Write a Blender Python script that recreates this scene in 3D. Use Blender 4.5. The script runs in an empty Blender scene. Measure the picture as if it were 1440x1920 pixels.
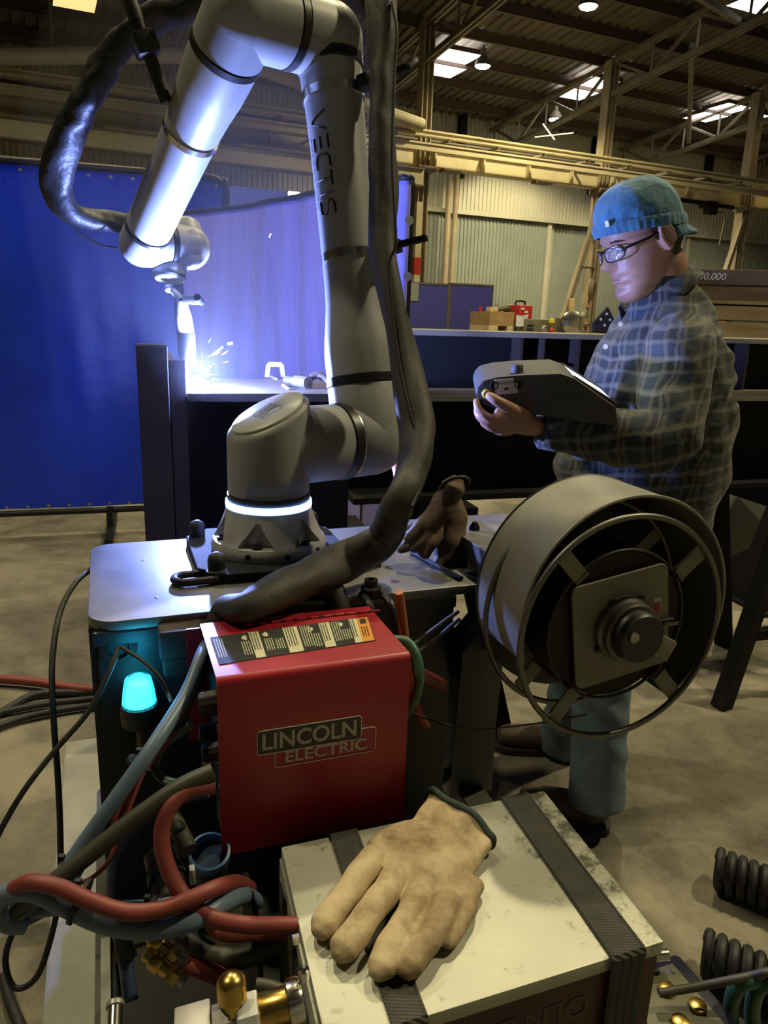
import bpy, bmesh, math, random
import numpy as np
from mathutils import Matrix, Vector
random.seed(7)
rng = np.random.default_rng(7)
scene = bpy.context.scene
COL = scene.collection

# ------------------------------------------------------------------ camera, world, exposure
CAM_Z = 1.5
FPX = 1400.0                       # focal length in pixels of a 1440 x 1920 frame
PITCH, ROLL = math.radians(15), math.radians(2)
cam_d = bpy.data.cameras.new('camera')
cam_d.sensor_fit = 'VERTICAL'
cam_d.sensor_height = 24.0
cam_d.sensor_width = 18.0
cam_d.lens = 24.0 * FPX / 1920.0
cam_d.clip_start = 0.02
cam_d.clip_end = 200
cam = bpy.data.objects.new('camera', cam_d)
COL.objects.link(cam)
cam.matrix_world = (Matrix.Translation((0, 0, CAM_Z)) @ Matrix.Rotation(math.pi / 2 - PITCH, 4, 'X')
                    @ Matrix.Rotation(ROLL, 4, 'Z'))
scene.camera = cam

world = bpy.data.worlds.new('world')
scene.world = world
world.use_nodes = True
bg = world.node_tree.nodes['Background']
bg.inputs[0].default_value = (0.62, 0.60, 0.50, 1)
bg.inputs[1].default_value = 0.13

scene.view_settings.view_transform = 'Standard'
scene.view_settings.look = 'None'
scene.view_settings.gamma = 1.0
scene.view_settings.use_curve_mapping = False
scene.view_settings.exposure = -0.12
scene.cycles.use_denoising = True
scene.cycles.max_bounces = 4
scene.cycles.use_adaptive_sampling = True
scene.cycles.adaptive_threshold = 0.03
scene.cycles.sample_clamp_indirect = 4.0
scene.cycles.caustics_reflective = False
scene.cycles.caustics_refractive = False

KEY_W = 1250.0                     # lamp over the bay, watts
ARC_W = 125.0                       # welding arc, watts
SCREEN, SCREEN_W = 1.3, 0.5         # pendant screen
FUME = 0.05                       # fume density, 1/m
WARM = (1.0, 0.86, 0.50)
ARC = (0.26, 0.36, 1.0)

# ------------------------------------------------------------------ measuring helpers
_f = np.array([0, math.cos(PITCH), -math.sin(PITCH)])
_r0 = np.array([1.0, 0, 0]); _u0 = np.array([0, math.sin(PITCH), math.cos(PITCH)])
_r = _r0 * math.cos(ROLL) + _u0 * math.sin(ROLL)
_u = -_r0 * math.sin(ROLL) + _u0 * math.cos(ROLL)
CAMP = np.array([0, 0, CAM_Z])
UP = np.array([0, 0, 1.0])
def V(*a): return np.array(a, float)
def ray(x, y): return _f + _r * (x - 720) / FPX - _u * (y - 960) / FPX
def atD(x, y, d): return CAMP + ray(x, y) * d                       # at a distance along the view axis
def atZ(x, y, z): d = ray(x, y); return CAMP + d * (z - CAM_Z) / d[2]   # on a level plane
def atY(x, y, Y): d = ray(x, y); return CAMP + d * Y / d[1]
def atPlane(x, y, p, n): d = ray(x, y); return CAMP + d * (np.dot(np.array(p) - CAMP, n) / np.dot(d, n))
def nrm(v): v = np.array(v, float); return v / np.linalg.norm(v)
def smooth_path(pts, n=8, closed=False):
    P = [np.array(p, float) for p in pts]
    m = len(P); out = []
    rngs = range(m if closed else m - 1)
    for i in rngs:
        if closed: p0, p1, p2, p3 = P[(i - 1) % m], P[i], P[(i + 1) % m], P[(i + 2) % m]
        else: p0, p1, p2, p3 = P[max(i - 1, 0)], P[i], P[i + 1], P[min(i + 2, m - 1)]
        for k in range(n):
            t = k / n
            out.append(0.5 * ((2 * p1) + (-p0 + p2) * t + (2 * p0 - 5 * p1 + 4 * p2 - p3) * t * t
                              + (-p0 + 3 * p1 - 3 * p2 + p3) * t ** 3))
    if not closed: out.append(P[-1])
    return out
# cart frame: a runs along the cart's front edge, b away from the camera
CA = math.radians(20.5)
E1 = V(math.cos(CA), math.sin(CA), 0); E2 = V(-math.sin(CA), math.cos(CA), 0)
CO = V(-0.376, 0.886, 0)
def K(a, b, z): return CO + E1 * a + E2 * b + UP * z
RC = np.stack([E1, E2, UP], 1)
# hall frame: s runs along the back wall, t towards it
HA = math.radians(25)
H1 = V(math.cos(HA), math.sin(HA), 0); H2 = V(-math.sin(HA), math.cos(HA), 0)
def HP(s, t, z): return H1 * s + H2 * t + UP * z
RH = np.stack([H1, H2, UP], 1)
def atT(x, y, t): d = ray(x, y); return CAMP + d * (t / np.dot(d, H2))

# ------------------------------------------------------------------ mesh helpers
def frame(d, ref=None):
    d = nrm(d)
    ref = UP if ref is None else np.array(ref, float)
    if abs(np.dot(d, ref)) > 0.98: ref = V(1, 0, 0) if abs(d[0]) < 0.9 else V(0, 1, 0)
    x = nrm(np.cross(ref, d)); y = np.cross(d, x)
    return x, y, d
ORG = {}
class MB:
    def __init__(s): s.v = []; s.f = []; s.m = []; s.mi = 0
    def add(s, vs, fs):
        o = len(s.v); s.v += [tuple(map(float, p)) for p in vs]
        s.f += [tuple(i + o for i in f) for f in fs]; s.m += [s.mi] * len(fs); return s
    def box(s, c, size, R=None, taper=1.0):
        c = np.array(c, float); R = np.eye(3) if R is None else R
        h = np.array(size, float) / 2; vs = []
        for z in (-1, 1):
            k = taper if z > 0 else 1.0
            for x, y in ((-1, -1), (1, -1), (1, 1), (-1, 1)): vs.append(c + R @ (h * V(x * k, y * k, z)))
        return s.add(vs, [(3, 2, 1, 0), (4, 5, 6, 7), (0, 1, 5, 4), (1, 2, 6, 5), (2, 3, 7, 6), (3, 0, 4, 7)])
    def bar(s, p0, p1, w, h, ref=None):
        x, y, d = frame(np.array(p1) - np.array(p0), ref)
        L = np.linalg.norm(np.array(p1) - np.array(p0))
        return s.box((np.array(p0) + np.array(p1)) / 2, (w, h, L), np.stack([x, y, d], 1))
    def lathe(s, o, axis, prof, n=32, ref=None, arc=None, cap=True):
        x, y, d = frame(axis, ref); o = np.array(o, float); vs = []; fs = []
        full = arc is None; a0, a1 = (0, 2 * math.pi) if full else arc
        k = n if full else n + 1
        for r, h in prof:
            for i in range(k):
                a = a0 + (a1 - a0) * i / n
                vs.append(o + d * h + (x * math.cos(a) + y * math.sin(a)) * r)
        for j in range(len(prof) - 1):
            for i in range(n):
                i2 = (i + 1) % k
                fs.append((j * k + i, j * k + i2, (j + 1) * k + i2, (j + 1) * k + i))
        if cap and full:
            if prof[0][0] > 1e-6: fs.append(tuple(reversed(range(k))))
            if prof[-1][0] > 1e-6: fs.append(tuple((len(prof) - 1) * k + i for i in range(k)))
        return s.add(vs, fs)
    def cyl(s, p0, p1, r0, r1=None, n=20):
        p0 = np.array(p0, float); p1 = np.array(p1, float); L = np.linalg.norm(p1 - p0)
        return s.lathe(p0, p1 - p0, [(r0, 0), (r0 if r1 is None else r1, L)], n)
    def tube(s, pts, r, n=10, closed=False, flat=1.0, ref=None):
        P = [np.array(p, float) for p in pts]; m = len(P)
        rr = list(r) if hasattr(r, '__len__') else [r] * m
        if len(rr) != m: rr = list(np.interp(np.linspace(0, 1, m), np.linspace(0, 1, len(rr)), rr))
        T = []
        for i in range(m):
            if closed: T.append(nrm(P[(i + 1) % m] - P[i - 1]))
            else: T.append(nrm(P[min(i + 1, m - 1)] - P[max(i - 1, 0)]))
        x, y, _ = frame(T[0], ref); vs = []; fs = []
        for i in range(m):
            if i:
                x = x - T[i] * np.dot(x, T[i])
                x = nrm(x)
            y = np.cross(T[i], x)
            for k in range(n):
                a = 2 * math.pi * k / n
                vs.append(P[i] + x * math.cos(a) * rr[i] + y * math.sin(a) * rr[i] * flat)
        for i in range(m if closed else m - 1):
            j = (i + 1) % m
            for k in range(n):
                k2 = (k + 1) % n
                fs.append((i * n + k, i * n + k2, j * n + k2, j * n + k))
        if not closed:
            fs.append(tuple(reversed(range(n)))); fs.append(tuple((m - 1) * n + k for k in range(n)))
        return s.add(vs, fs)
    def prism(s, poly, vec):
        P = [np.array(p, float) for p in poly]; n = len(P); v = np.array(vec, float)
        nn = sum(np.cross(P[i] - P[0], P[(i + 1) % n] - P[0]) for i in range(1, n - 1))
        if np.dot(nn, v) < 0: P = P[::-1]
        fs = [tuple(reversed(range(n))), tuple(range(n, 2 * n))]
        fs += [(i, (i + 1) % n, n + (i + 1) % n, n + i) for i in range(n)]
        return s.add(P + [p + v for p in P], fs)
    def sphere(s, c, r, n=20, m=12, R=None):
        r = np.array(r if hasattr(r, '__len__') else (r, r, r), float); R = np.eye(3) if R is None else R
        vs = [np.array(c) + R @ (r * V(0, 0, -1))]; fs = []
        for j in range(1, m):
            b = -math.pi / 2 + math.pi * j / m
            for i in range(n):
                a = 2 * math.pi * i / n
                vs.append(np.array(c) + R @ (r * V(math.cos(a) * math.cos(b), math.sin(a) * math.cos(b), math.sin(b))))
        vs.append(np.array(c) + R @ (r * V(0, 0, 1)))
        for i in range(n): fs.append((0, 1 + (i + 1) % n, 1 + i))
        for j in range(m - 2):
            for i in range(n):
                a, b = 1 + j * n + i, 1 + j * n + (i + 1) % n
                fs.append((a, b, b + n, a + n))
        L = len(vs) - 1
        for i in range(n): fs.append((L, L - n + i, L - n + (i + 1) % n))
        return s.add(vs, fs)
    def loft(s, rings, cap=True):
        n = len(rings[0]); vs = [p for r in rings for p in r]; fs = []
        for j in range(len(rings) - 1):
            for i in range(n):
                i2 = (i + 1) % n
                fs.append((j * n + i, j * n + i2, (j + 1) * n + i2, (j + 1) * n + i))
        if cap: fs.append(tuple(reversed(range(n)))); fs.append(tuple((len(rings) - 1) * n + i for i in range(n)))
        return s.add(vs, fs)
    def grid(s, rows):
        m, n = len(rows), len(rows[0]); vs = [p for r in rows for p in r]
        return s.add(vs, [(j * n + i, j * n + i + 1, (j + 1) * n + i + 1, (j + 1) * n + i) for j in range(m - 1) for i in range(n - 1)])
    def mesh(s, name, org, mats, smooth=40, bevel=0, fix=True):
        me = bpy.data.meshes.new(name)
        vv = np.array(s.v) - np.array(org)
        me.from_pydata([tuple(p) for p in vv], [], s.f)
        for m_ in mats: me.materials.append(m_)
        if len(mats) > 1:
            for p, i in zip(me.polygons, s.m): p.material_index = i
        if bevel or fix:
            bm = bmesh.new(); bm.from_mesh(me)
            if fix: bmesh.ops.recalc_face_normals(bm, faces=bm.faces)
            if bevel:
                es = [e for e in bm.edges if len(e.link_faces) == 2 and e.calc_face_angle(0) > 0.5]
                bmesh.ops.bevel(bm, geom=es, offset=bevel, segments=2, profile=0.6, affect='EDGES', clamp_overlap=True)
            bm.to_mesh(me); bm.free()
        if smooth:
            me.polygons.foreach_set('use_smooth', [True] * len(me.polygons))
            me.set_sharp_from_angle(angle=math.radians(smooth))
        me.update()
        return me
    def build(s, name, mat, parent=None, smooth=40, bevel=0, fix=True):
        mats = mat if isinstance(mat, (list, tuple)) else [mat]
        vv = np.array(s.v)
        if parent is not None: org = ORG[parent]
        else: org = V((vv[:, 0].min() + vv[:, 0].max()) / 2, (vv[:, 1].min() + vv[:, 1].max()) / 2, vv[:, 2].min())
        o = bpy.data.objects.new(name, s.mesh(name, org, mats, smooth, bevel, fix))
        COL.objects.link(o)
        if parent is not None: o.parent = parent
        else: o.location = org
        ORG[o] = org
        return o
def from_mesh(name, me, org, mat, parent=None):
    for m_ in (mat if isinstance(mat, (list, tuple)) else [mat]): me.materials.append(m_)
    o = bpy.data.objects.new(name, me); COL.objects.link(o)
    if parent is not None: o.parent = parent
    else: o.location = org
    ORG[o] = np.array(org, float)
    return o
def remeshed(mb, name, org, voxel, smooth_it=6, factor=0.5, disp=None):
    """Fuse overlapping closed shapes of mb into one continuous skin; returns a mesh."""
    me = bpy.data.meshes.new(name + '_src')
    me.from_pydata([tuple(p) for p in (np.array(mb.v) - np.array(org))], [], mb.f)
    bm = bmesh.new(); bm.from_mesh(me); bmesh.ops.recalc_face_normals(bm, faces=bm.faces); bm.to_mesh(me); bm.free()
    o = bpy.data.objects.new(name + '_src', me); COL.objects.link(o)
    md = o.modifiers.new('remesh', 'REMESH'); md.mode = 'VOXEL'; md.voxel_size = voxel
    sm = o.modifiers.new('smooth', 'SMOOTH'); sm.iterations = smooth_it; sm.factor = factor
    dg = bpy.context.evaluated_depsgraph_get(); dg.update()
    out = bpy.data.meshes.new_from_object(o.evaluated_get(dg)); out.name = name
    bpy.data.objects.remove(o); bpy.data.meshes.remove(me)
    if disp is not None:
        n = len(out.vertices); co = np.empty(n * 3); out.vertices.foreach_get('co', co); co = co.reshape(-1, 3)
        no = np.array([v.normal[:] for v in out.vertices])
        co = co + no * np.array(disp(co + np.array(org), no))[:, None]
        out.vertices.foreach_set('co', co.ravel())
    out.polygons.foreach_set('use_smooth', [True] * len(out.polygons)); out.update()
    return out
def thing(name, label, cat, loc, group=None, kind=None):
    o = bpy.data.objects.new(name, None); COL.objects.link(o); o.location = loc; o.empty_display_size = 0.05
    ORG[o] = np.array(loc, float)
    return tag(o, label, cat, group, kind)
def tag(o, label=None, cat=None, group=None, kind=None):
    if label: o['label'] = label
    if cat: o['category'] = cat
    if group: o['group'] = group
    if kind: o['kind'] = kind
    return o
def struct(o, label=None, cat=None): o['kind'] = 'structure'; return tag(o, label, cat)
def share(name, src, parent, loc, rot=None, scale=None):
    """another object with the same mesh data; loc is in world space"""
    o = bpy.data.objects.new(name, src.data); COL.objects.link(o)
    if parent is not None: o.parent = parent; o.location = np.array(loc) - ORG[parent]
    else: o.location = loc
    if rot is not None: o.rotation_euler = rot
    if scale is not None: o.scale = scale
    ORG[o] = np.array(loc, float)
    return o
def text_mesh(body, size=1.0, extrude=0.0, shear=0, spacing=1.0, bold=0.0):
    cu = bpy.data.curves.new('txt', 'FONT'); cu.body = body; cu.size = size; cu.extrude = extrude
    cu.align_x = 'CENTER'; cu.align_y = 'CENTER'; cu.space_character = spacing; cu.shear = shear; cu.offset = bold
    o = bpy.data.objects.new('txt', cu); COL.objects.link(o)
    dg = bpy.context.evaluated_depsgraph_get(); dg.update()
    me = bpy.data.meshes.new_from_object(o.evaluated_get(dg))
    vs = np.array([v.co[:] for v in me.vertices]); fs = [tuple(p.vertices) for p in me.polygons]
    bpy.data.objects.remove(o); bpy.data.curves.remove(cu); bpy.data.meshes.remove(me)
    return vs, fs
def put_text(mb, body, size, c, ex, ey, **k):
    vs, fs = text_mesh(body, size, **k)
    n = np.cross(ex, ey)
    mb.add([np.array(c) + np.array(ex) * v[0] + np.array(ey) * v[1] + n * v[2] for v in vs], fs)

# ------------------------------------------------------------------ materials
def mat(name, col, rough=0.5, metal=0.0, noise=None, bump=None, emit=None, spec=None, trans=0.0, alpha=None, sheen=0, coat=0, wave=None, stretch=None, sss=0):
    m = bpy.data.materials.new(name); m.use_nodes = True
    nt = m.node_tree; b = nt.nodes['Principled BSDF']
    def st(k, v):
        if k in b.inputs: b.inputs[k].default_value = v
    st('Base Color', (*col, 1)); st('Roughness', rough); st('Metallic', metal)
    if spec is not None: st('Specular IOR Level', spec)
    if trans: st('Transmission Weight', trans)
    if alpha is not None: st('Alpha', alpha)
    if sheen: st('Sheen Weight', sheen)
    if coat: st('Coat Weight', coat); st('Coat Roughness', 0.15)
    if sss: st('Subsurface Weight', sss); st('Subsurface Radius', (0.02, 0.008, 0.005)); st('Subsurface Scale', 0.3)
    if emit: st('Emission Color', (*emit[0], 1)); st('Emission Strength', emit[1])
    tc = nt.nodes.new('ShaderNodeTexCoord'); vec = tc.outputs['Object']
    if stretch:
        mp = nt.nodes.new('ShaderNodeMapping'); mp.inputs['Scale'].default_value = stretch
        nt.links.new(vec, mp.inputs['Vector']); vec = mp.outputs[0]
    if noise:
        sc, col2, lo, hi = noise[:4]
        nz = nt.nodes.new('ShaderNodeTexNoise'); nz.inputs['Scale'].default_value = sc; nz.inputs['Detail'].default_value = 6
        nz.inputs['Roughness'].default_value = noise[4] if len(noise) > 4 else 0.6
        nt.links.new(vec, nz.inputs['Vector'])
        rp = nt.nodes.new('ShaderNodeValToRGB')
        rp.color_ramp.elements[0].position = lo; rp.color_ramp.elements[0].color = (*col, 1)
        rp.color_ramp.elements[1].position = hi; rp.color_ramp.elements[1].color = (*col2, 1)
        nt.links.new(nz.outputs['Fac'], rp.inputs['Fac']); nt.links.new(rp.outputs[0], b.inputs['Base Color'])
    if bump or wave:
        bp = nt.nodes.new('ShaderNodeBump')
        if bump:
            nb = nt.nodes.new('ShaderNodeTexNoise'); nb.inputs['Scale'].default_value = bump[0]; nb.inputs['Detail'].default_value = 4
            nt.links.new(vec, nb.inputs['Vector']); h = nb.outputs['Fac']; bp.inputs['Strength'].default_value = bump[1]
            bp.inputs['Distance'].default_value = bump[2] if len(bump) > 2 else 0.002
        else:
            wv = nt.nodes.new('ShaderNodeTexWave'); wv.inputs['Scale'].default_value = wave[0]; wv.bands_direction = wave[2]
            nt.links.new(vec, wv.inputs['Vector']); h = wv.outputs['Fac']; bp.inputs['Strength'].default_value = wave[1]
            bp.inputs['Distance'].default_value = wave[3]
        nt.links.new(h, bp.inputs['Height']); nt.links.new(bp.outputs[0], b.inputs['Normal'])
    return m
M = {}
M['concrete'] = mat('concrete', (0.24, 0.215, 0.155), 0.85, noise=(1.7, (0.095, 0.085, 0.062), 0.42, 0.64, 0.78), bump=(60, 0.35, 0.004))
M['wall_hi'] = mat('wall_sheet_light', (0.46, 0.44, 0.34), 0.6, noise=(0.5, (0.34, 0.32, 0.24), 0.4, 0.7))
M['wall_lo'] = mat('wall_sheet_grey', (0.25, 0.27, 0.23), 0.6, noise=(0.5, (0.19, 0.21, 0.18), 0.4, 0.7))
M['roof'] = mat('roof_sheet', (0.13, 0.11, 0.085), 0.8, noise=(0.6, (0.09, 0.075, 0.058), 0.4, 0.65))
M['purlin'] = mat('purlin_red_oxide', (0.085, 0.052, 0.04), 0.7)
M['truss'] = mat('truss_paint', (0.20, 0.165, 0.115), 0.6, noise=(2, (0.13, 0.105, 0.075), 0.4, 0.7))
M['cream'] = mat('cream_girder_paint', (0.62, 0.54, 0.33), 0.5, noise=(1.2, (0.45, 0.39, 0.24), 0.45, 0.75))
M['colpaint'] = mat('column_paint', (0.36, 0.29, 0.18), 0.55, noise=(2, (0.26, 0.21, 0.13), 0.4, 0.7))
M['darksteel'] = mat('dark_mill_steel', (0.014, 0.0135, 0.0135), 0.8, 0.0, spec=0.2, noise=(5, (0.009, 0.0085, 0.0085), 0.4, 0.7))
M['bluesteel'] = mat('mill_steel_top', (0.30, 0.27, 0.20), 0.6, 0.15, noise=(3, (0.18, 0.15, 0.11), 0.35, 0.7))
M['black'] = mat('black_paint', (0.018, 0.019, 0.022), 0.45, noise=(8, (0.03, 0.03, 0.032), 0.45, 0.75))
M['rubber'] = mat('black_rubber', (0.016, 0.016, 0.016), 0.6, bump=(180, 0.25))
M['iron'] = mat('black_iron', (0.03, 0.03, 0.032), 0.45, 0.6)
M['steel'] = mat('bare_steel', (0.42, 0.40, 0.36), 0.38, 0.9, noise=(14, (0.28, 0.26, 0.23), 0.4, 0.7))
M['chrome'] = mat('bright_steel', (0.7, 0.68, 0.62), 0.2, 1.0)
M['brass'] = mat('brass', (0.62, 0.42, 0.12), 0.28, 1.0, noise=(30, (0.42, 0.27, 0.08), 0.45, 0.7))
# ------------------------------------------------------------------ the hall
fl = MB().box(HP(8, 8, -0.05), (90, 60, 0.10), RH)
floor = struct(fl.build('floor', M['concrete'], smooth=0))
TW = 24.0                                   # distance of the back wall
def corrugated(mb, s0, s1, t, z0, z1, pitch=0.16, depth=0.03):
    n = int((s1 - s0) / pitch); top = []; bot = []
    for i in range(n):
        for ds, dt in ((0, 0), (0.38, 0), (0.5, -depth), (0.88, -depth)):
            s = s0 + (i + ds) * pitch
            bot.append(HP(s, t + dt, z0)); top.append(HP(s, t + dt, z1))
    mb.grid([bot, top])
HDR = 4.9
def roof_z(t): return 7.85 + (TW - t) * 0.10
wb = MB(); corrugated(wb, -14, 44, TW, HDR, roof_z(TW) + 0.05)
wb.box(HP(15, TW - 0.05, HDR), (58, 0.10, 0.14), RH)
wall_back = struct(wb.build('wall_back', M['wall_hi'], smooth=0, fix=False))
# pale girt line and pilasters on the back wall
for s in (-8.5, 2.0, 8.4, 13.5, 19.1, 24.7, 30.3):
    MB().box(HP(s, TW - 0.16, 6.9), (0.24, 0.24, 1.9), RH).build('wall_post', M['darksteel'], wall_back, smooth=0)
# big sliding doors of darker sheet below
for i, (s0, s1, dt) in enumerate(((-14, 10.9, 0.25), (11.0, 17.6, 0.10), (17.6, 24.2, 0.25), (24.3, 44, 0.15))):
    d = MB(); corrugated(d, s0, s1, TW + dt, 0, HDR, 0.15, 0.04)
    o = struct(d.build('door_%d' % (i + 1), M['wall_lo'], smooth=0, fix=False))
    for s in (s0 + 0.1, s1 - 0.1):
        MB().box(HP(s, TW + dt - 0.06, HDR / 2), (0.16, 0.08, HDR), RH).build('door_stile', M['wall_hi'], o, smooth=0)
# hot pipes / paired tubes on the wall left of the door
for i, (px, r) in enumerate(((839, 0.10), (852, 0.09))):
    s = float(np.dot(atT(px, 420, TW - 0.5), H1)); MB().cyl(HP(s, TW - 0.5, 0), HP(s, TW - 0.5, 6.0), r).build('wall_pipe', M['colpaint'], wall_back)

# roof: sheet, purlins, trusses
NR = 46
t0, t1 = -7.2, TW + 0.3
rows = []
rs = MB(); low = []; high = []
n = int(58 / 0.3)
for i in range(n):
    for ds, dz in ((0, 0), (0.4, 0), (0.5, 0.05), (0.9, 0.05)):
        s = -14 + (i + ds) * 0.3
        low.append(HP(s, t1, roof_z(t1) + dz)); high.append(HP(s, t0, roof_z(t0) + dz))
rs.grid([low, high])
ceiling = struct(rs.build('ceiling', M['roof'], smooth=0, fix=False))
pm = MB()
t = 1.0
first = None
while t < TW:
    z = roof_z(t) - 0.12
    if first is None:
        b = MB(); b.box(HP(15, t, z + 0.10), (58, 0.09, 0.03), RH); b.box(HP(15, t, z), (58, 0.03, 0.22), RH); b.box(HP(15, t + 0.03, z - 0.10), (58, 0.09, 0.03), RH)
        first = b.build('purlin', M['purlin'], ceiling, smooth=0); ft = t; fz = z
    else:
        o = share('purlin', first, ceiling, ORG[ceiling] + HP(0, t - ft, z - fz))
    t += 1.45
def truss(s):
    """a parallel-chord roof truss running from the back wall over the floor"""
    mb_top = MB(); mb_bot = MB(); web = MB()
    ta, tb = 2.0, TW - 0.1
    def zt(t): return roof_z(t) - 0.30
    def zb(t): return roof_z(t) - 1.10
    for dx in (-0.06, 0.06):
        mb_top.bar(HP(s + dx, ta, zt(ta)), HP(s + dx, tb, zt(tb)), 0.07, 0.11)
        mb_bot.bar(HP(s + dx, ta, zb(ta)), HP(s + dx, tb, zb(tb)), 0.07, 0.11)
    step = 1.45; t = ta; up = True
    brs = []
    while t < tb - 0.5:
        a, b = (zb, zt) if up else (zt, zb)
        brs.append((HP(s, t, a(t)), HP(s, t + step, b(t + step)), 0.07))
        brs.append((HP(s, t + step, zb(t + step)), HP(s, t + step, zt(t + step)), 0.05))
        t += step; up = not up
    return mb_top, mb_bot, brs
for s in (-2.1, 3.5, 9.1, 14.7, 20.3, 25.9, 31.5):
    a, b, brs = truss(s)
    tp = a.build('truss', M['truss'], ceiling, smooth=0)
    b.build('bottom_chord', M['truss'], tp, smooth=0)
    for p0, p1, w in brs: MB().bar(p0, p1, w, w).build('brace', M['truss'], tp, smooth=0)
# long bridging tubes between trusses
for (s0, t0_, s1, t1_, dz) in ((14.7, 15.2, 20.3, 20.6, -0.9), (9.1, 12.4, 14.7, 13.9, -0.9), (20.3, 15.5, 25.9, 15.5, -0.9)):
    MB().bar(HP(s0, t0_, roof_z(t0_) + dz), HP(s1, t1_, roof_z(t1_) + dz), 0.12, 0.12).build('bridging', M['truss'], ceiling, smooth=0)

# skylights
M['sky_panel'] = mat('skylight_panel', (0.9, 0.9, 0.88), 0.5, emit=((1.0, 0.97, 0.93), 7.0))
M['sky_warm'] = mat('amber_skylight_panel', (0.9, 0.6, 0.3), 0.5, emit=((1.0, 0.55, 0.22), 1.6), wave=(6, 0.4, 'X', 0.02))
wi = 1
for (px, py, m, w) in ((857, 105, 'sky_panel', 1.0), (830, 131, 'sky_panel', 1.0), (1117, 154, 'sky_panel', 1.0), (1080, 175, 'sky_panel', 1.0),
                    (1366, 202, 'sky_panel', 1.05), (1323, 218, 'sky_panel', 1.05), (140, 2, 'sky_warm', 0.9), (1425, 4, 'sky_panel', 1.1)):
    d = ray(px, py); t = 10.0
    for _ in range(30):
        k = t / np.dot(d, H2); z = CAM_Z + d[2] * k; t += (roof_z(t) - 0.27 - z) * 1.2
    p = CAMP + d * (t / np.dot(d, H2)); s_ = np.dot(p, H1)
    wv = MB().box(HP(s_, t, roof_z(t) - 0.27), (w, 0.92, 0.05), RH)
    o = struct(wv.build('window_%d' % wi, M[m], smooth=0)); wi += 1
    fr = MB()
    for ds, dt, sx, sy in ((0, -0.49, w + 0.1, 0.06), (0, 0.49, w + 0.1, 0.06), (-w / 2 - 0.02, 0, 0.06, 1.0), (w / 2 + 0.02, 0, 0.06, 1.0)):
        fr.box(HP(s_ + ds, t + dt, roof_z(t) - 0.25), (sx, sy, 0.10), RH)
    fr.build('window_frame', M['purlin'], o, smooth=0)

# high-bay lamps: a spun reflector with a bright lens, a stem and its light
# the walls behind and beside the camera close the hall
for nm, c, sz in (('wall_front', HP(15, -7, 4.5), (60, 0.2, 9)), ('wall_left', HP(-14.1, 9, 4.5), (0.2, 34, 9)), ('wall_right', HP(44.1, 9, 4.5), (0.2, 34, 9))):
    struct(MB().box(c, sz, RH).build(nm, M['wall_lo'], smooth=0))
M['lens'] = mat('lamp_lens', (1, 1, 1), 0.4, emit=((0.93, 1.0, 0.86), 60.0))
def high_bay(p, label, power, radius=0.16, spot=150, kind='POINT', down=True, lit=True):
    p = np.array(p, float)
    L = thing('high_bay_lamp', label, 'lamp', p, 'high bay lamps under the roof')
    MB().lathe(p, UP, [(0.21, 0.0), (0.19, 0.10), (0.12, 0.20), (0.07, 0.24), (0.07, 0.40), (0.02, 0.42), (0.02, 0.48)], 24).build('reflector', M['truss'], L)
    if lit: MB().lathe(p, -UP, [(0.19, -0.02), (0.17, 0.03), (0.06, 0.06), (0.001, 0.065)], 24).build('lamp_lens', M['lens'], L)
    ld = bpy.data.lights.new('lamp_light', 'SPOT'); ld.energy = power; ld.color = WARM; ld.shadow_soft_size = radius
    ld.spot_size = math.radians(spot); ld.spot_blend = 0.35
    lo = bpy.data.objects.new('lamp_light', ld); COL.objects.link(lo); lo.parent = L; lo.location = (0, 0, -0.12)
    return L
def on_roof(px, py, drop):
    d = ray(px, py); t = 12.0
    for _ in range(40):
        k = t / np.dot(d, H2); z = CAM_Z + d[2] * k; t += (roof_z(t) - drop - z) * 1.2
    return CAMP + d * (t / np.dot(d, H2))
high_bay(on_roof(1103, 12, 0.75), 'high bay lamp glowing at the top edge of the picture', 1500)
high_bay(on_roof(905, 124, 0.75), 'high bay lamp glowing beside the leftmost pair of white skylights', 1500)
high_bay(on_roof(1041, 224, 0.75), 'high bay lamp low over the back wall, left of the slanting column', 1500)
high_bay(on_roof(1427, 219, 0.75), 'high bay lamp at the right edge beside the far skylights', 1500)
# the lamps over this work bay, beyond the edges of the frame, then an added fill
high_bay(V(1.7, 6.2, 8.6), 'high bay lamp over the stacked beams, above the picture', KEY_W, 0.16)
high_bay(V(5.4, 2.8, 8.6), 'high bay lamp over the timber stack, right of the picture', KEY_W * 1.5, 0.16)
high_bay(V(-2.6, 6.0, 8.6), 'high bay lamp over the blue curtain, above the picture to the left', KEY_W * 0.8, 0.16)
high_bay(V(-4.2, 1.4, 8.6), 'high bay lamp left of the cart, out of the picture', KEY_W * 0.7, 0.16)  # added fill: lightens the robot base and plate from the left

# crane runway with rail, and its columns
TR = 18.0
g = thing('crane_runway', 'long cream crane runway girder with rail and walkway brackets along the hall', 'girder', HP(12, TR, 5.0))
def girder(name, s0, s1, dt, z, h, w, m):
    b = MB(); b.box(HP((s0 + s1) / 2, TR + dt, z), (s1 - s0, 0.03, h), RH)
    b.box(HP((s0 + s1) / 2, TR + dt, z + h / 2), (s1 - s0, w, 0.04), RH); b.box(HP((s0 + s1) / 2, TR + dt, z - h / 2), (s1 - s0, w, 0.04), RH)
    return b.build(name, m, g, smooth=0)
girder('main_girder', -14, 42, 0, 5.22, 0.42, 0.26, M['cream'])
girder('rail', -14, 42, -0.05, 5.56, 0.10, 0.10, M['truss'])
girder('walkway_beam', -14, 42, -0.75, 5.60, 0.10, 0.16, M['cream'])
girder('lower_beam', -14, 42, -0.8, 5.30, 0.14, 0.10, M['cream'])
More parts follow.
